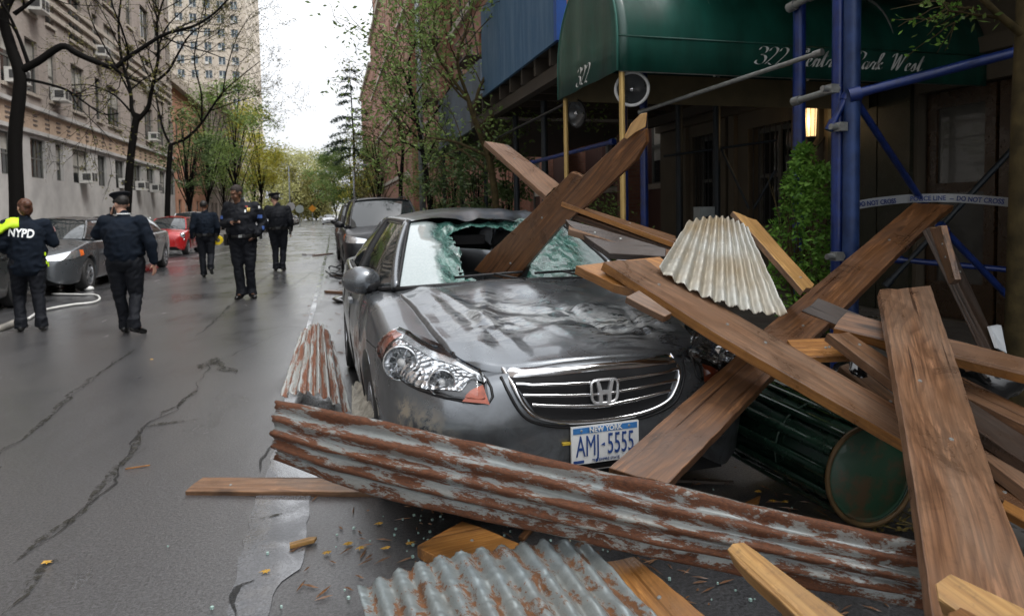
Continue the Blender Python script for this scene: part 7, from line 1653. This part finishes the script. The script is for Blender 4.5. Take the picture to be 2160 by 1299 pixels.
shoulder_patch(root, S_, jk, (.21, 0, 1.42), (.7, -.5, .3), WHT, (.016, .02), 'arm_patch')
W_ = Matrix.Translation(bs) @ Matrix.Rotation(-.12, 4, 'Z'); e = empty('phone', W_ @ (Vector((-.02, -.315, 1.245))*S_), .3, 'dark phone in the hand of the officer facing the camera', 'phone'); m_ = MB(); m_.box((0, 0, 0), (.035, .065, .006)); m_.build('casing', LEATH, e); m_ = MB(); m_.box((0, 0, .0075), (.031, .055, .001)); m_.build('screen', M['cglass'], e)
# capped officer walking away on the right
bs, tz = officer_at(590, 571, 405)
root, S_, jk, g = figure('capped officer walking away on the right of the group, left elbow out', (bs.x, bs.y, 0), tz, pi+.08, dict(
    kneeL=(.08, -.03, .50), ankL=(.08, .0, .09), toeL=(.10, -.18, .03), kneeR=(-.10, -.04, .50), ankR=(-.07, .03, .09), toeR=(-.12, -.14, .03), elL=(.34, .05, 1.20), wrL=(.22, -.10, 1.02), hdL=(-.4, -.6, -.5), elR=(-.27, .05, 1.17), wrR=(-.28, -.04, .94), head=(.05, -.03, 1.675), yaw=.55, nod=.1), hat=True, hair=HAIRD, skin=SKL, bulk=1.26, seed=5, jmat=NAVY)
# ------------------------------------------------------------ parked cars
PB = dict(black=paint('black_car_paint', (.004, .005, .008), .0, .3, dirt=.05, coat=.12), grey=paint('dark_grey_car_paint', (.10, .11, .12), .6, .22), silver=paint('silver_car_paint', (.42, .43, .44), .7, .25), red=paint('red_car_paint', (.42, .012, .014), .1, .2), white=paint('white_car_paint', (.62, .64, .65), .0, .25), dark=paint('dark_green_car_paint', (.03, .036, .036), .3, .22), blue=paint('dark_blue_car_paint', (.02, .03, .06), .4, .2))
GL_ = 'cars parked along the left kerb'
def place(pxw, pyw, sp, side=1, front=True):
    """car whose wheel nearest the road touches the ground at the photo pixel"""
    p = onz(pxw, pyw); hw = sp['w'][len(sp['w'])//2][1]; return p.x-side*(hw-.06), p.y-sp['wy'][0]
x, y = place(188, 612, ACC); generic_car('parked_car', scaled(ACC, 1, 1, 1.02), PB['grey'], 'dark grey sedan parked between the two nearest officers on the left', 'car', (x, y, 0), 0, GL_)
generic_car('parked_car', scaled(ACC, 1, 1, 1), PB['dark'], 'very dark car cut by the left edge of the picture', 'car', (onz(20, 668).x-1.25, onz(20, 668).y-2.5, 0), 0, GL_)
x, y = place(303, 578, ACC); xs_ = x; generic_car('parked_car', scaled(ACC, .92, .97, 1.06), PB['silver'], 'silver car parked behind the dark grey sedan on the left', 'car', (x, y-.1, 0), 0, GL_)
x, y = place(397, 537, MINI); generic_car('parked_car', MINI, PB['red'], 'small red hatchback with round headlights on the left', 'car', (x, y, 0), 0, GL_, light='round', grille=dict(x=.16, z0=.66, z1=.70), posts=(.55,))
x, y = place(425, 522, SUV); generic_car('parked_car', scaled(SUV, 1, 1, .97), PB['white'], 'white car parked just beyond the small red hatchback', 'car', (x, y+1.4, 0), 0, GL_)
sx, sy = 1.22, onz(735, 592).y-.9
e, c = generic_car('parked_suv', scaled(SUV, 1.02, 1.0, 1.04), PB['black'], 'black sport utility car parked right behind the wrecked sedan', 'car', (sx-.03, sy, 0), .01, 'cars parked along the right kerb', rails=True)
generic_car('parked_suv', scaled(SUV, 1.0, 1.0, 1.03), PB['black'], 'dark tall car mostly hidden behind the black sport utility car', 'car', (sx-.12, sy+7.2, 0), 0, 'cars parked along the right kerb', rails=True)
FAR = 'distant cars parked at the end of the street'
cols_ = ['white', 'silver', 'black', 'grey', 'white', 'silver', 'blue', 'grey', 'black', 'silver']
proto = {}
for i in range(9):
    Y = 62+i*6.3; kind = 'SUV' if i % 3 == 0 else 'ACC'; nm_ = cols_[i % 10]; wd_ = {'white': 'white', 'silver': 'silver', 'black': 'black', 'grey': 'grey', 'blue': 'dark blue'}[nm_]
    lb = 'small distant %s car in the far row, %s from the near end' % (wd_, ordn[i])
    generic_car('parked_car', SUV if kind == 'SUV' else ACC, PB[nm_], lb, 'car', (-5.9, Y, 0), 0, FAR)
for i in range(3):
    generic_car('parked_car', [ACC, SUV, ACC][i], PB[['grey', 'blue', 'silver'][i]], ['dark grey car third in the right row behind the black ones', 'dark blue tall car fourth in the right row', 'silver car farthest of the right row'][i], 'car', (1.3, sy+14+i*6.5, 0), 0, 'cars parked along the right kerb')
generic_car('moving_car', ACC, PB['white'], 'white car alone in the roadway at the far end of the street', 'car', (onz(697, 474).x-.2, onz(697, 474).y, 0), 0, None)
